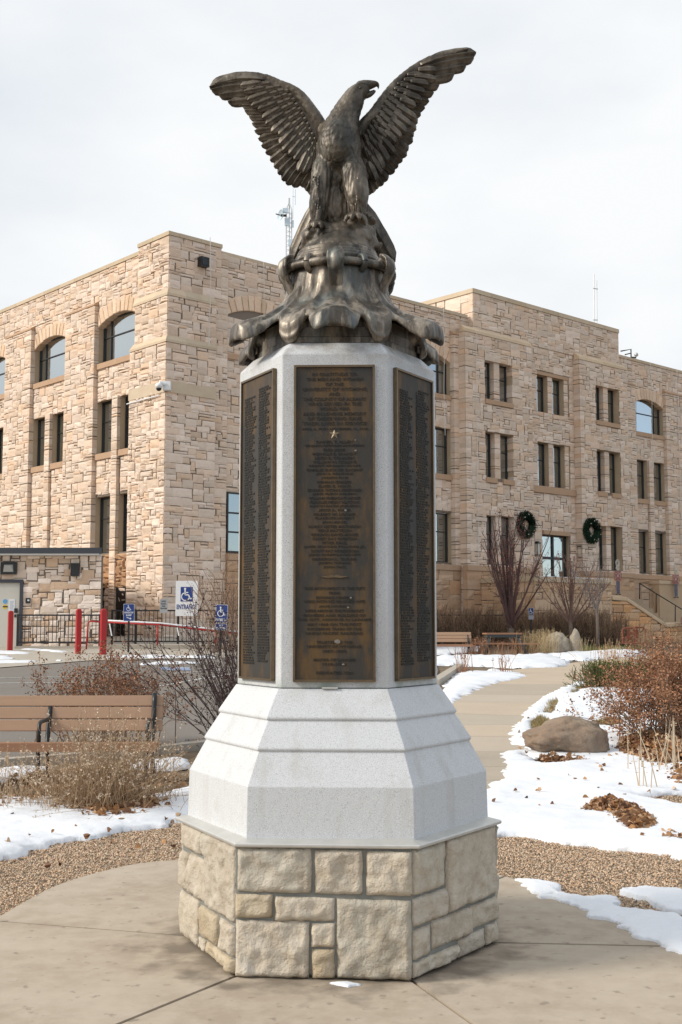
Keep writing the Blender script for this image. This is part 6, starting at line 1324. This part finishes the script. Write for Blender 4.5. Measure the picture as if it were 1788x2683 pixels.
# handicap ramp
Y = 37.0; k = ppm(Y); f = sgn_frame(338, 1605, Y, .12); t = thing('ramp_sign', 'blue HANDICAP RAMP sign on a black post by the red bollard', 'sign', (f[0][0], f[0][1], float(ground(f[0][0], Y))))
m = MB(); plate(m, f, -14*k, 14*k, -22.5*k, 22.5*k, 0, .006, 2*k); m.build('panel', M['sign_white'], t); m = MB(); plate(m, f, -13.2*k, 13.2*k, -21.7*k, 21.7*k, .007, .010, 1.6*k); m.build('blue_face', M['sign_blue'], t)
m = MB(); access_symbol(m, f, -.5*k, 12*k, 15*k, .011, .014); m.prism(f, [(-6*k, -13.5*k), (3*k, -16.5*k), (2.2*k, -18.2*k), (7*k, -17*k), (4.4*k, -12.5*k), (3.8*k, -14.6*k), (-5.6*k, -11.7*k)], .011, .014); m.build('wheelchair_symbol', M['sign_white'], t)
words(t, f, [("HANDICAP", 0, 0, 23*k, 5*k), ("RAMP", 0, -7*k, 14*k, 5*k)], M['sign_white']); m = MB(); z0 = float(ground(f[0][0], Y))-f[0][2]; m.fbox(f, -.03, .03, z0-.1, 20*k, -.06, -.005); m.build('post', M['black_paint'], t)
# parking
Y = 35.0; k = ppm(Y); f = sgn_frame(581, 1608, Y, -.06); t = thing('parking_sign', 'blue wheelchair PARKING sign over a smaller plate on a black post', 'sign', (f[0][0], f[0][1], float(ground(f[0][0], Y)))); fl = (f[0], (f[1]*math.cos(-.035)+f[2]*math.sin(-.035)), (f[2]*math.cos(-.035)-f[1]*math.sin(-.035)), f[3])
m = MB(); plate(m, fl, -15.5*k, 15.5*k, -23.5*k, 23.5*k, 0, .006, 3*k); m.build('panel', M['sign_white'], t); m = MB(); plate(m, fl, -14.6*k, 14.6*k, -22.6*k, 22.6*k, .007, .010, 2.4*k); m.build('blue_face', M['sign_blue'], t)
m = MB(); access_symbol(m, fl, -.5*k, 5.5*k, 26*k, .011, .014); m.build('wheelchair_symbol', M['sign_white'], t)
m = MB(); plate(m, fl, -15.5*k, 15.5*k, -42.5*k, -26*k, 0, .006, 2*k); pl = m.build('lower_plate', M['sign_white'], t); m = MB(); plate(m, fl, -14.6*k, 14.6*k, -41.6*k, -26.9*k, .007, .010, 1.6*k); sub('blue_face', m.mesh('blue_face', M['sign_blue']), pl)
words(t, fl, [("PARKING", 0, -16*k, 26*k, 7.5*k), ("VAN", 0, -31*k, 9*k, 4.6*k), ("ACCESSIBLE", 0, -37*k, 25*k, 4.8*k)], M['sign_white']); m = MB(); z0 = float(ground(f[0][0], Y))-f[0][2]; m.fbox(fl, -.035, .035, z0-.1, 27*k, -.07, -.005); m.build('post', M['black_paint'], t)
# small far sign
Y = 55.0; k = ppm(Y); f = sgn_frame(1392, 1602, Y); t = thing('small_parking_sign', 'small blue wheelchair sign standing behind the brown hedge', 'sign', (f[0][0], f[0][1], float(ground(f[0][0], Y)))); m = MB(); plate(m, f, -7*k, 7*k, -9*k, 9*k, 0, .006, 1*k); m.build('panel', M['sign_white'], t); m = MB(); plate(m, f, -6.4*k, 6.4*k, -8.4*k, 8.4*k, .007, .01, 1*k); m.build('blue_face', M['sign_blue'], t)
m = MB(); access_symbol(m, f, 0, 0, 13*k, .011, .014); m.build('wheelchair_symbol', M['sign_white'], t); m = MB(); plate(m, f, -6.6*k, 6.6*k, -21*k, -10.5*k, 0, .006); m.build('lower_plate', material('grey_plate_two', (.42, .43, .5), .5), t); m = MB(); m.fbox(f, -.03, .03, -2.4, 8*k, -.07, -.005); m.build('post', M['black_paint'], t)
text_flush()
for mb, parent, mat, name in WORDS: mb.build(name, mat, parent)
# ---- benches: recycled-plastic slats on black cast frames
M['slat'] = material('slat', (.40, .255, .165), .55, noise=(3, .5, (.35, .215, .135)), bump=(60, .2, .003), stretch=(.3, 3, 3)); M['slat_seat'] = material('slat_seat', (.33, .17, .095), .55, noise=(3, .5, (.28, .14, .08)), bump=(60, .2, .003), stretch=(.3, 3, 3))
def bench(label, L_, frames, group, mirror=False):
    t = thing('bench', label, 'bench', (0, 0, 0), group)
    def slat(y0, z0, y1, z1, th, mat):             # a board whose section runs from (y0,z0) to (y1,z1)
        d = np.array([0, y1-y0, z1-z0]); l = np.linalg.norm(d); d /= l; nn = np.array([0, d[2], -d[1]]); m = MB(); m.fbox((np.array([-L_/2, y0, z0]), XW, d, nn), 0, L_, 0, l, -th/2, th/2); o = m.build('slat', mat, t); md = o.modifiers.new('b', 'BEVEL'); md.width = .006; md.segments = 2
    for y0, z0, y1, z1 in ((.235, .545, .262, .658), (.267, .669, .294, .784), (.299, .795, .324, .902)): slat(y0, z0, y1, z1, .038, M['slat'])
    for i in range(4): slat(-.235+i*.108, .455-.012*i, -.235+i*.108+.098, .452-.012*i, .038, M['slat_seat'])
    m_ = MB(); m_.box(-L_/2, L_/2, -.262, -.24, .385, .468); o = m_.build('slat', M['slat_seat'], t)
    for x in frames:
        m = MB(); bx = lambda pts, w=.024: m.tube([(x, y, z) for y, z in pts], w, 6)
        bx([(.285, .93 if x > .9 else .79), (.262, .84 if x > .9 else .74), (.226, .66), (.185, .52), (.150, .40), (.05, .385), (-.22, .40)], .026); bx([(-.215, .42), (-.235, .25), (-.25, .0)], .024); bx([(.15, .40), (.215, .24), (.255, .0)], .024); bx([(-.25, .01), (-.05, .10), (.255, .01)], .016)
        bx([(.245, .67), (.05, .67), (-.15, .67), (-.205, .64), (-.20, .58), (-.21, .43)], .021); m.build('frame', M['black_paint'], t, True)
    return t
def place(t, x, y, rz, z=None): t.location = (x, y, float(ground(x, y)) if z is None else z); t.rotation_euler = (0, 0, rz)
bk = bench('wooden slat bench with black metal frames at the left edge of the photo', 2.44, (-.98, .05, 1.13), 'slatted benches')
pr = at(412, 1826, 12.1); sc_ = 1; place(bk, pr[0]-1.22, 12.25, .02, .02)
b2 = bench('wooden slat bench in the distance just right of the granite shaft', 1.85, (-.80, .80), 'slatted benches'); pr = at(1240, 1700, 43.5); place(b2, pr[0]-.95, 43.5, .03)
# ---- picnic table
t = thing('picnic_table', 'picnic table with tan top and dark green steel legs beyond the snowy walk', 'picnic table', (0, 0, 0)); g_ = material('green_steel', (.035, .05, .055), .5)
for i in range(5): m = MB(); m.box(-.68, .68, -.38+i*.153, -.38+i*.153+.146, .79, .85); m.build('plank', M['slat_seat'], t)
for s_ in (-1, 1):
    for i in range(2): m = MB(); y = s_*.78+(i-.5)*.15; m.box(-1.15, 1.15, y-.07, y+.07, .43, .47); m.build('plank', M['slat_seat'], t)
m = MB(); m.box(-.62, .62, -.36, .36, .68, .788); m.build('apron', g_, t)
for sx in (-1, 1):
    for sy in (-1, 1): m = MB(); m.tube([(sx*.5, sy*.2, .74), (sx*.66, sy*.5, .36), (sx*.8, sy*.62, .0)], .07, 6); m.build('leg', g_, t)
    m = MB(); m.box(sx*.68-.04, sx*.68+.04, -.84, .84, .35, .42); m.build('brace', g_, t)
pr = at(1317, 1700, 45.0); place(t, pr[0], 45.0, .1)
# ================================================================== TERRACE, STEPS AND ENTRANCE FURNITURE
TM = Masonry(); R5 = random.Random(55)
Q0 = C0+dR*18.2+nR*.62; TL = 3.35; QF = Q0+nR*TL; ztop_t = 1.65+ (lambda p: (1640-1511)*(p[1]*1.0045)/FOC)(QF)
terr = thing('terrace', 'sandstone terrace wall with pale coping in front of the entrance', 'terrace wall', (QF[0], QF[1], .8))
_r = ray(1606, 1640); TT = float(np.linalg.solve(np.array([[_r[0], -dR[0]], [_r[1], -dR[1]]]), QF[:2])[1])   # length of the front wall
ff = (QF+ZUP*.2, dR, ZUP, nR); fl2 = (Q0+ZUP*.2, nR, ZUP, -dR)
BR = (.86, .74, .60)
TM.field(ff, TT, ztop_t-.45, .2, .17, R5, .1, .009, .03, 3, PAL, .1, BR, cham=.01); TM.field(fl2, TL, ztop_t-.45, .2, .17, R5, .1, .009, .03, 3, PAL, .1, BR, cham=.01)
cm = MB(); cm.fbox(ff, .02, TT, 0, ztop_t-.4, -3.0, -.04); cm.build('wall', M['mortar'], terr)
n = 7
for i in range(n):
    m = MB(); m.fbox(ff, TT*i/n+.006, TT*(i+1)/n-.006, ztop_t-.45, ztop_t-.2, -.5, .06, stone_tone(R5, [((1, .97, .93), 1)], .08)); m.build('coping_stone', M['smooth_stone'], terr)
for i in range(2):
    m = MB(); m.fbox(fl2, TL*i/2+.006, TL*(i+1)/2-.02, ztop_t-.45, ztop_t-.2, -.5, .06, stone_tone(R5, [((1, .97, .93), 1)], .08)); m.build('coping_stone', M['smooth_stone'], terr)
m = MB(); m.fbox(ff, .3, TT-.2, ztop_t-.199, ztop_t-.17, -.45, .0); o = m.build('snow', M['snow'], terr)
TM.emit(terr, M['sandstone'], 140)
# flight of steps running out from the terrace end; its near cheek wall has a raked coping
def soz(x, y, Y): return at(x, y, Y)
Ys = QF[1]+TT*dR[1]-.4                             # where the stair begins
def sp(a, b, Y): return at(1560+a*.1454, 1380+b*.1454, Y)
stair = thing('entrance_stairs', 'stone steps with raked pale coping and dark railing at the far right', 'stairs', sp(900, 2000, Ys))
SO = QF+dR*(TT+.02); SO[2] = 0; SU = nR.copy()     # the flight descends away from the building, towards the camera side
# cheek wall: profile in the plane of the terrace front carried on to the right
f0 = (np.array([SO[0], SO[1], 0]), dR, ZUP, nR)
def to_f(a, b, o=.0):                              # zoomed photo pixel -> coordinates on the cheek wall's face
    r = ray(1560+a*.1454, 1380+b*.1454); P = f0[0]+nR*o; A = np.array([[r[0], -dR[0]], [r[1], -dR[1]]]); k, t = np.linalg.solve(A, P[:2]); return t, EYE+k*r[2]
top = [to_f(305, 1265), to_f(560, 1290), to_f(1270, 1760), to_f(1500, 1745), to_f(2100, 1760)]
gz = .55
lo = [(top[0][0], gz), (top[-1][0], gz)]
prof = [lo[0], lo[1]]+top[::-1]
m = MB(); m.prism(f0, prof, -.45, -.05); m.build('wall', M['mortar'], stair)
def under(t): return np.interp(t, [p[0] for p in top], [p[1] for p in top])
SM = Masonry(); w_s = top[-1][0]-top[0][0]; h_s = top[0][1]-gz
SM.field((f0[0]+dR*top[0][0]+ZUP*gz, dR, ZUP, nR), w_s, h_s, .24, .2, R5, .1, .01, .03, 4, [((1.08, .92, .72), 3), ((1.15, .86, .56), 3), ((1, .95, .85), 2), ((.85, .7, .55), 1.5)], .1, (.88, .80, .72), skip=lambda u, v: v+gz > under(u+top[0][0])-.12, cham=.012)
SM.emit(stair, M['sandstone'], 60)
for i, (p, q) in enumerate(zip(top, top[1:])):
    m = MB(); m.prism(f0, [(p[0]+.005, p[1]-.16), (q[0]-.005, q[1]-.16), (q[0]-.005, q[1]+.06), (p[0]+.005, p[1]+.06)], -.62, .06, (1.12, 1.05, .97)); o = m.build('coping_stone', M['smooth_stone'], stair); md = o.modifiers.new('b', 'BEVEL'); md.width = .04; md.segments = 2
# steps rise behind the cheek wall, parallel to it
nst = 9; t0, z0 = top[3][0]+1.4, gz+.35; t1, z1 = to_f(850, 1320)[0]+.6, to_f(850, 1320, -1.5)[1]
for i in range(nst):
    a = t0+(t1-t0)*i/nst; z = z0+(z1-z0)*(i+1)/nst; m = MB(); m.fbox(f0, t1-1.2, a, z-(z1-z0)/nst, z, -3.6, -.63, (.62+.03*(i % 2), .60, .57)); m.build('step', M['smooth_stone'], stair)
mm = Masonry(); fb = (f0[0]+dR*(top[0][0])-nR*3.62+ZUP*gz, dR, ZUP, nR)
mm.field(fb, w_s, max(1.5, z1-gz+.9), .28, .2, R5, .1, .01, .03, 3, PAL, .1, (.66, .58, .50), cham=.012); mm.emit(stair, M['sandstone'], 20)
t = thing('stair_railing', 'dark pipe handrail on three posts rising beside the stone steps', 'railing', sp(1100, 1480, Ys))
def fpt(a, b, o): tt, zz = to_f(a, b, o); return f0[0]+dR*tt+ZUP*zz+nR*o
m = MB(); m.tube([fpt(800, 1020, -1.9), fpt(1568, 1490, -1.9), fpt(1900, 1690, -1.9)], .032, 8); m.build('rail', M['dark_metal'], t, True)
for a, b0, b1 in ((805, 1020, 1330), (1105, 1215, 1500), (1448, 1430, 1720)): m = MB(); m.tube([fpt(a, b0, -1.9), fpt(a-3, b1+60, -1.9)], .032, 8); m.build('post', M['dark_metal'], t, True)
# pedestal block carrying the second soldier
m = MB(); c0, c1 = fpt(1165, 1300, -3.2), fpt(2000, 985, -3.2); tt0, zz0 = to_f(1165, 1300, -3.2); tt1, zz1 = to_f(1560, 985, -3.2)
m.fbox((f0[0]-nR*3.2, dR, ZUP, nR), tt0, tt1+2, gz, zz1-.2, -1.2, 0, (.9, .8, .7)); m.fbox((f0[0]-nR*3.2, dR, ZUP, nR), tt0-.04, tt1+2, zz1-.2, zz1, -1.25, .05, (1.05, .98, .92)); tag(m.build('stone_block', M['smooth_stone']), 'square stone end block behind the steps carrying the right soldier', 'stone block')
M['rope_white'] = material('rope_white', (.60, .58, .52), .5); M['rope_red'] = material('rope_red', (.36, .13, .13), .5); M['rope_blue'] = material('rope_blue', (.09, .12, .22), .5)
def soldier(label, c, h):
    """wire-framed toy-soldier light figure: hat, head, arms and coat, legs drawn in rope light"""
    t = thing('soldier_light', label, 'decoration', c, 'rope light toy soldiers by the steps'); s = h; U = dR*.8+np.array([.2, 0, 0]); U = U/np.linalg.norm(U)
    P = lambda u, v: Vector(c+U*u*s+ZUP*v*s)
    def loop(mb, pts, r=.018): mb.tube([P(*p) for p in pts], r, 5)
    el = lambda cx, cy, rx, ry, a0=0, a1=360, n=12: [(cx+rx*math.cos(math.radians(a0+(a1-a0)*i/n)), cy+ry*math.sin(math.radians(a0+(a1-a0)*i/n))) for i in range(n+1)]
    m = MB(); loop(m, el(0, .90, .075, .095)); loop(m, el(0, .90, .04, .06)); loop(m, [(-.07, .82), (.07, .82)]); loop(m, el(0, .755, .07, .06)); m.build('hat', M['rope_white'], t)
    m = MB(); loop(m, el(0, .745, .065, .055)); m.prism((np.array(P(0, .745)), U, ZUP, np.cross(U, ZUP)*1.0), [(.05*s*math.cos(a), .045*s*math.sin(a)) for a in np.linspace(0, 6.28, 12)[:-1]], -.01, .01); m.build('head', material('mesh_cream', (.5, .44, .33), .7), t)
    m = MB()
    for x in (-.085, -.05, 0, .05, .085): loop(m, [(x, .68-abs(x)*.3), (x*.9, .42)], .022)
    for y in (.66, .58, .50, .42): loop(m, [(-.09, y), (.09, y)], .022)
    loop(m, el(-.11, .54, .035, .13)); loop(m, el(.11, .54, .035, .13)); m.build('coat', M['rope_red'], t)
    m = MB(); loop(m, [(-.09, .62), (.09, .47)], .02); loop(m, [(.09, .62), (-.09, .47)], .02); m.build('belts', M['rope_white'], t)
    m = MB()
    for x in (-.055, -.02, .02, .055): loop(m, [(x, .40), (x*.9, .05)], .02)
    loop(m, [(-.06, .22), (.06, .22)]); m.build('legs', M['rope_blue'], t); m = MB(); loop(m, [(-.09, .02), (-.02, .03)], .03); loop(m, [(.02, .03), (.09, .02)], .03); m.build('boots', M['ink'], t)
def sold(a, b0, b1, o, label): tt, zt = to_f(a, b0, o); _, zb = to_f(a, b1, o); c = f0[0]+dR*tt+nR*o; soldier(label, np.array([c[0], c[1], zb]), zt-zb)
sold(405, 590, 1235, -.3, 'light-up toy soldier standing at the top of the raked coping'); sold(1448, 655, 1290, -3.0, 'light-up toy soldier standing before the stone block behind the railing'); sold(1590, 1480, 1960, .3, 'light-up toy soldier at the foot of the raked coping, cut by the frame')
# wreaths and lanterns at the entrance
M['fir'] = material('fir', (1, 1, 1), .85, tone=True, spec=.1)
def wreath(label, t_, z, o, R_, seed):
    r = np.random.default_rng(seed); c = C0+dR*t_+nR*o+ZUP*z; n = 3600; a = r.uniform(0, 6.283, n); b = r.uniform(0, 6.283, n); q = .23*np.sqrt(r.uniform(0, 1, n))
    rr = R_*.72+q*np.cos(b); P = c[None]+(np.cos(a)*rr)[:, None]*dR+(np.sin(a)*rr)[:, None]*ZUP+(.06+q*np.sin(b)*.8)[:, None]*nR
    w = thing('wreath', label, 'wreath', c, 'christmas wreaths by the entrance'); d = norm(r.normal(0, 1, (n, 3)))*r.uniform(.06, .14, (n, 1)); o_ = join('greenery', [twigs(np.stack([P, P+d*.5, P+d], 1), .014, .003, (.018, .042, .024), .6, seed)], M['fir'], w); o_['kind'] = 'stuff'
    m = MB()
    for k in range(9): aa = k*.7+.3; m.blob(c+dR*math.cos(aa)*R_*.75+ZUP*math.sin(aa)*R_*.75+nR*.30, .03, 7, 5)
    o_ = m.build('ornaments', M['rope_white'], w, True); o_['kind'] = 'stuff'
wreath('christmas wreath on the wall left of the entrance door', 21.8, 6.85, .55, .70, 1); wreath('christmas wreath on the wall right of the entrance door', 27.45, 6.85, .55, .70, 2)
def lantern(label, t_, z, o):
    f = frame('R', o); l = thing('wall_lantern', label, 'lantern', C0+dR*t_+nR*o+ZUP*z, 'wall lanterns by the entrance'); m = MB(); bx = lambda m, a, b, c, d, e_, g: m.fbox(f, t_+a*.66, t_+b*.66, z+c*.66, z+d*.66, e_*.66, g*.66)
    for q in ((-.12, .12, -.1, .75, 0, .05), (-.2, .2, .62, .70, .051, .5), (-.1, .1, .701, .80, .15, .4), (-.17, .17, -.32, -.27, .051, .45)): bx(m, *q)
    for u in (-.16, .14):
        for w in (.08, .42): bx(m, u, u+.025, -.27, .62, w, w+.025)
    m.build('frame', M['dark_metal'], l); m = MB(); bx(m, -.13, .13, -.26, .6, .11, .41); m.build('glass', material('opal', (.62, .61, .56), .3), l)
lantern('black wall lantern with pale glass right of the entrance door', 26.85, 5.55, .1); lantern('black wall lantern with pale glass left of the entrance door', 23.1, 5.55, .1)
# rust-coloured steel silhouettes
M['rust'] = material('rust', (.20, .052, .025), .75, noise=(9, .5, (.15, .045, .025)), bump=(40, .2, .004))
Yr = 47.5; k = Yr/FOC*.1454*1.003
rs = thing('rider_sculpture', 'rust-red steel frame with a cut-out horse and rider, front panel of two', 'sculpture', sp(615, 2110, Yr)); c = sp(490, 2110, Yr); f = (c, np.array([.985, .17, 0]), ZUP, np.array([.17, -.985, 0])); q = lambda x, y: Vector(c+f[1]*(x-490)*k+ZUP*(2110-y)*k)
m = MB(); m.tube([q(498, 2110), q(498, 1880), q(520, 1835), q(700, 1835), q(735, 1870), q(735, 2150)], .035, 6); m.build('frame', M['rust'], rs); m = MB(); m.tube([q(498, 2085), q(735, 2110)], .05, 6); m.build('foot_rail', M['rust'], rs)
hr = [(520,2010),(540,1985),(575,1970),(590,1945),(585,1915),(592,1880),(612,1858),(632,1860),(640,1880),(634,1905),(640,1915),(660,1895),(668,1905),(682,1925),(672,1938),(655,1940),(648,1965),(660,2000),(668,2040),(655,2060),(648,2020),(630,2010),(628,2050),(612,2080),(600,2075),(612,2040),(600,2015),(575,2020),(572,2060),(585,2090),(560,2085),(550,2050),(548,2010),(535,2020),(525,2040)]
m = MB(); m.prism(f, [((x-490)*k, (2110-y)*k) for x, y in hr][::-1], -.01, .01); m.prism(f, [((x-490)*k, (2110-y)*k) for x, y in ((556,2085),(640,2078),(700,2095),(700,2112),(540,2100))], -.01, .01); m.build('horse_and_rider', M['rust'], rs)
rs = thing('standing_sculpture', 'rust-red steel frame with a standing figure, rear panel of two', 'sculpture', sp(815, 2100, Yr+.6)); m = MB(); m.tube([q(712, 2100), q(712, 1860), q(740, 1820), q(890, 1820), q(930, 1860), q(930, 2090)], .03, 6); m.tube([q(740, 2105), q(930, 2110)], .04, 6); m.build('frame', M['rust'], rs)
m = MB(); m.prism((f[0]+np.array([0, .35, 0]), *f[1:]), [((x-490)*k, (2110-y)*k) for x, y in ((790,2090),(800,2020),(782,2000),(785,1960),(800,1930),(798,1880),(810,1835),(822,1830),(832,1870),(838,1920),(850,1960),(845,2010),(828,2040),(826,2090))][::-1], -.01, .01); m.build('figure', M['rust'], rs)
# railing behind the hedge
railing('dark railing behind the brown hedge in front of the terrace', 1100, 1545, 1612, 1680, 57.8, tuple(range(1110, 1545, 72)), .16)
# ---- on the roof
M['galv'] = material('galv', (.50, .52, .53), .5, .5); M['dish'] = material('dish', (.55, .66, .74), .5)
Yt = 62.0; tw = thing('antenna_tower', 'lattice antenna tower with white dish and panels behind the roof parapet', 'antenna tower', at(757, 720, Yt))
zx = lambda a, b, dy=0: Vector(at(680+a*.1105, 460+b*.1105, Yt+dy))
for a, dy in ((635, -.15), (712, .25), (765, -.15)): m = MB(); m.tube([zx(a, 2700, dy), zx(a, 800, dy), zx(706, 640, 0)], .028, 6); m.build('leg', M['galv'], tw)
m = MB(); m.tube([zx(706, 660), zx(706, 530)], .05, 6)
for i in range(16):
    y = 860+i*110; m.tube([zx(635, y, -.15), zx(765, y+30, -.15)], .012, 4); m.tube([zx(635, y+60, -.15), zx(712, y+20, .25)], .012, 4); m.tube([zx(765, y+30, -.15), zx(712, y+70, .25)], .012, 4)
m.build('bracing', M['galv'], tw)
m = MB(); c = zx(490, 935, -.3); ax = Vector((-.85, -.5, .1)).normalized(); u = ax.orthogonal().normalized(); v = ax.cross(u); Rr = 145*.1105*Yt/FOC; n = 24; rings = []
for i in range(6): r = Rr*i/5+.001; rings += [c+(u*math.cos(2*math.pi*j/n)+v*math.sin(2*math.pi*j/n))*r-ax*(.16*(1-(i/5)**2)) for j in range(n)]
m.add(rings, [(i*n+j, i*n+(j+1) % n, (i+1)*n+(j+1) % n, (i+1)*n+j) for i in range(5) for j in range(n)]); m.build('dish', M['dish'], tw, True)
m = MB(); m.tube([c-ax*.05, zx(640, 945, -.15)], .07, 8); m.tube([c, c+ax*.25], .03, 6); m.build('feed', M['dark_metal'], tw)
for p in ((555, 770, 690, 880), (600, 1010, 730, 1180), (690, 1510, 845, 1665), (770, 1060, 815, 1220)): m = MB(); a, b = zx(p[0], p[3], -.3), zx(p[2], p[1], -.3); m.box(a.x, b.x, a.y-.05, a.y+.05, a.z, b.z); m.build('panel_antenna', M['dish'], tw)
m = MB(); m.tube([zx(793, 1030, -.2), zx(800, 60, -.2)], .016, 5); m.tube([zx(850, 690, -.2), zx(852, 320, -.2)], .02, 5); m.tube([zx(785, 487, -.2), zx(855, 500, -.2)], .02, 4); m.build('whip', M['dish'], tw)
t = thing('roof_mast', 'thin whip antenna mast on the roof at the right', 'antenna', at(1560, 845, 75)); px = lambda x, y: at(x, y, 75.); m = MB(); m.tube([px(1557, 850), px(1557, 718)], .035, 5); m.tube([px(1565, 845), px(1564, 735)], .03, 5); m.build('mast', M['rail_white'], t); m = MB(); m.tube([px(1555, 755), px(1567, 757)], .04, 5); m.tube([px(1555, 838), px(1567, 838)], .04, 5); m.build('bracket', M['galv'], t)
t = thing('roof_floodlight', 'small floodlight on a bent roof bracket right of the entrance pavilion', 'floodlight', at(1655, 960, 70)); px = lambda x, y: at(x, y, 70.); m = MB(); m.tube([px(1655, 962), px(1654, 915), px(1627, 920)], .045, 5); m.tube([px(1655, 925), px(1638, 929)], .035, 5); m.tube([px(1655, 936), px(1668, 937)], .05, 5); m.build('bracket', M['dark_metal'], t); m = MB(); m.blob(px(1668, 929), .13, 8, 6); m.build('lamp', M['galv'], t, True)
# ---- on the corner tower
t = thing('security_camera', 'white dome security camera on the corner of the stone tower', 'security camera', at(420, 1020, 46.6)); cc = C0+nR*.34+nL*.34
m = MB(); cz = at(0, 1015, 46.9)[2]; p = Vector((cc[0]-.05, cc[1]-.12, cz)); m.box(p.x-.02, p.x+.28, p.y-.02, p.y+.25, cz-.16, cz+.2); m.tube([p+Vector((.1, 0, .05)), p+Vector((-.12, -.08, .12)), p+Vector((-.16, -.1, .0))], .07, 8); m.build('bracket', M['sign_white'], t); m = MB(); m.blob(p+Vector((-.16, -.1, -.02)), (.15, .15, .13), 14, 8); m.build('housing', M['sign_white'], t, True); m = MB(); m.blob(p+Vector((-.16, -.1, -.12)), (.11, .11, .11), 12, 8); m.build('dome', M['ink'], t, True)
t = thing('conduit', 'thin white pipe along the belt course of the tower', 'pipe', at(380, 1045, 47)); fL = frame('L', .33); m = MB(); m.tube([fL[0]+dL*.1+ZUP*10.85, fL[0]+dL*2.5+ZUP*10.82], .025, 6); m.build('pipe', M['rail_white'], t)
fR = frame('R', .03); t = thing('tower_floodlight', 'small black box floodlight high on the corner tower', 'floodlight', fR[0]+dR*1.5+ZUP*16.6); m = MB(); m.fbox(fR, 1.38, 1.78, 16.45, 16.85, .0, .28); m.build('housing', M['black_paint'], t); m = MB(); m.fbox(fR, 1.42, 1.74, 16.5, 16.72, .281, .30); m.build('lens', M['dark_metal'], t)
# strings of fairy lights hanging down the right wing
M['string'] = material('string', (.66, .64, .60), .6)
SL = [(1.75, 13.1, 17.68, .42, 'string of lights hanging on the corner tower beside the black floodlight'), (4.9, 8, 17.4, .0, 'string of lights hanging on the wing between tower and monument'), (9.6, 10, 17.4, .03, 'string of lights on the wing just left of the eagle statue'), (16.3, 11, 17.4, .03, 'string of lights hanging just right of the bronze capital'), (18.1, 4.5, 16.5, .56, 'string of lights on the left edge of the entrance pavilion'), (31.9, 4.5, 17.4, .06, 'string of lights right of the entrance pavilion'), (34.5, 11, 17.4, .03, 'string of lights crossing the arched window at the far right'), (37.3, 4.5, 17.4, .06, 'string of lights on the pier at the right edge')]
for t_, z0, z1, o, lab in SL:
    f = frame('R', o); m = MB(); m.tube([f[0]+dR*(t_+.03*math.sin(z*1.3))+ZUP*z for z in np.linspace(z0, z1, 9)], .017, 4)
    tag(m.build('light_string', M['string']), lab, 'light string', 'light strings on the facade')
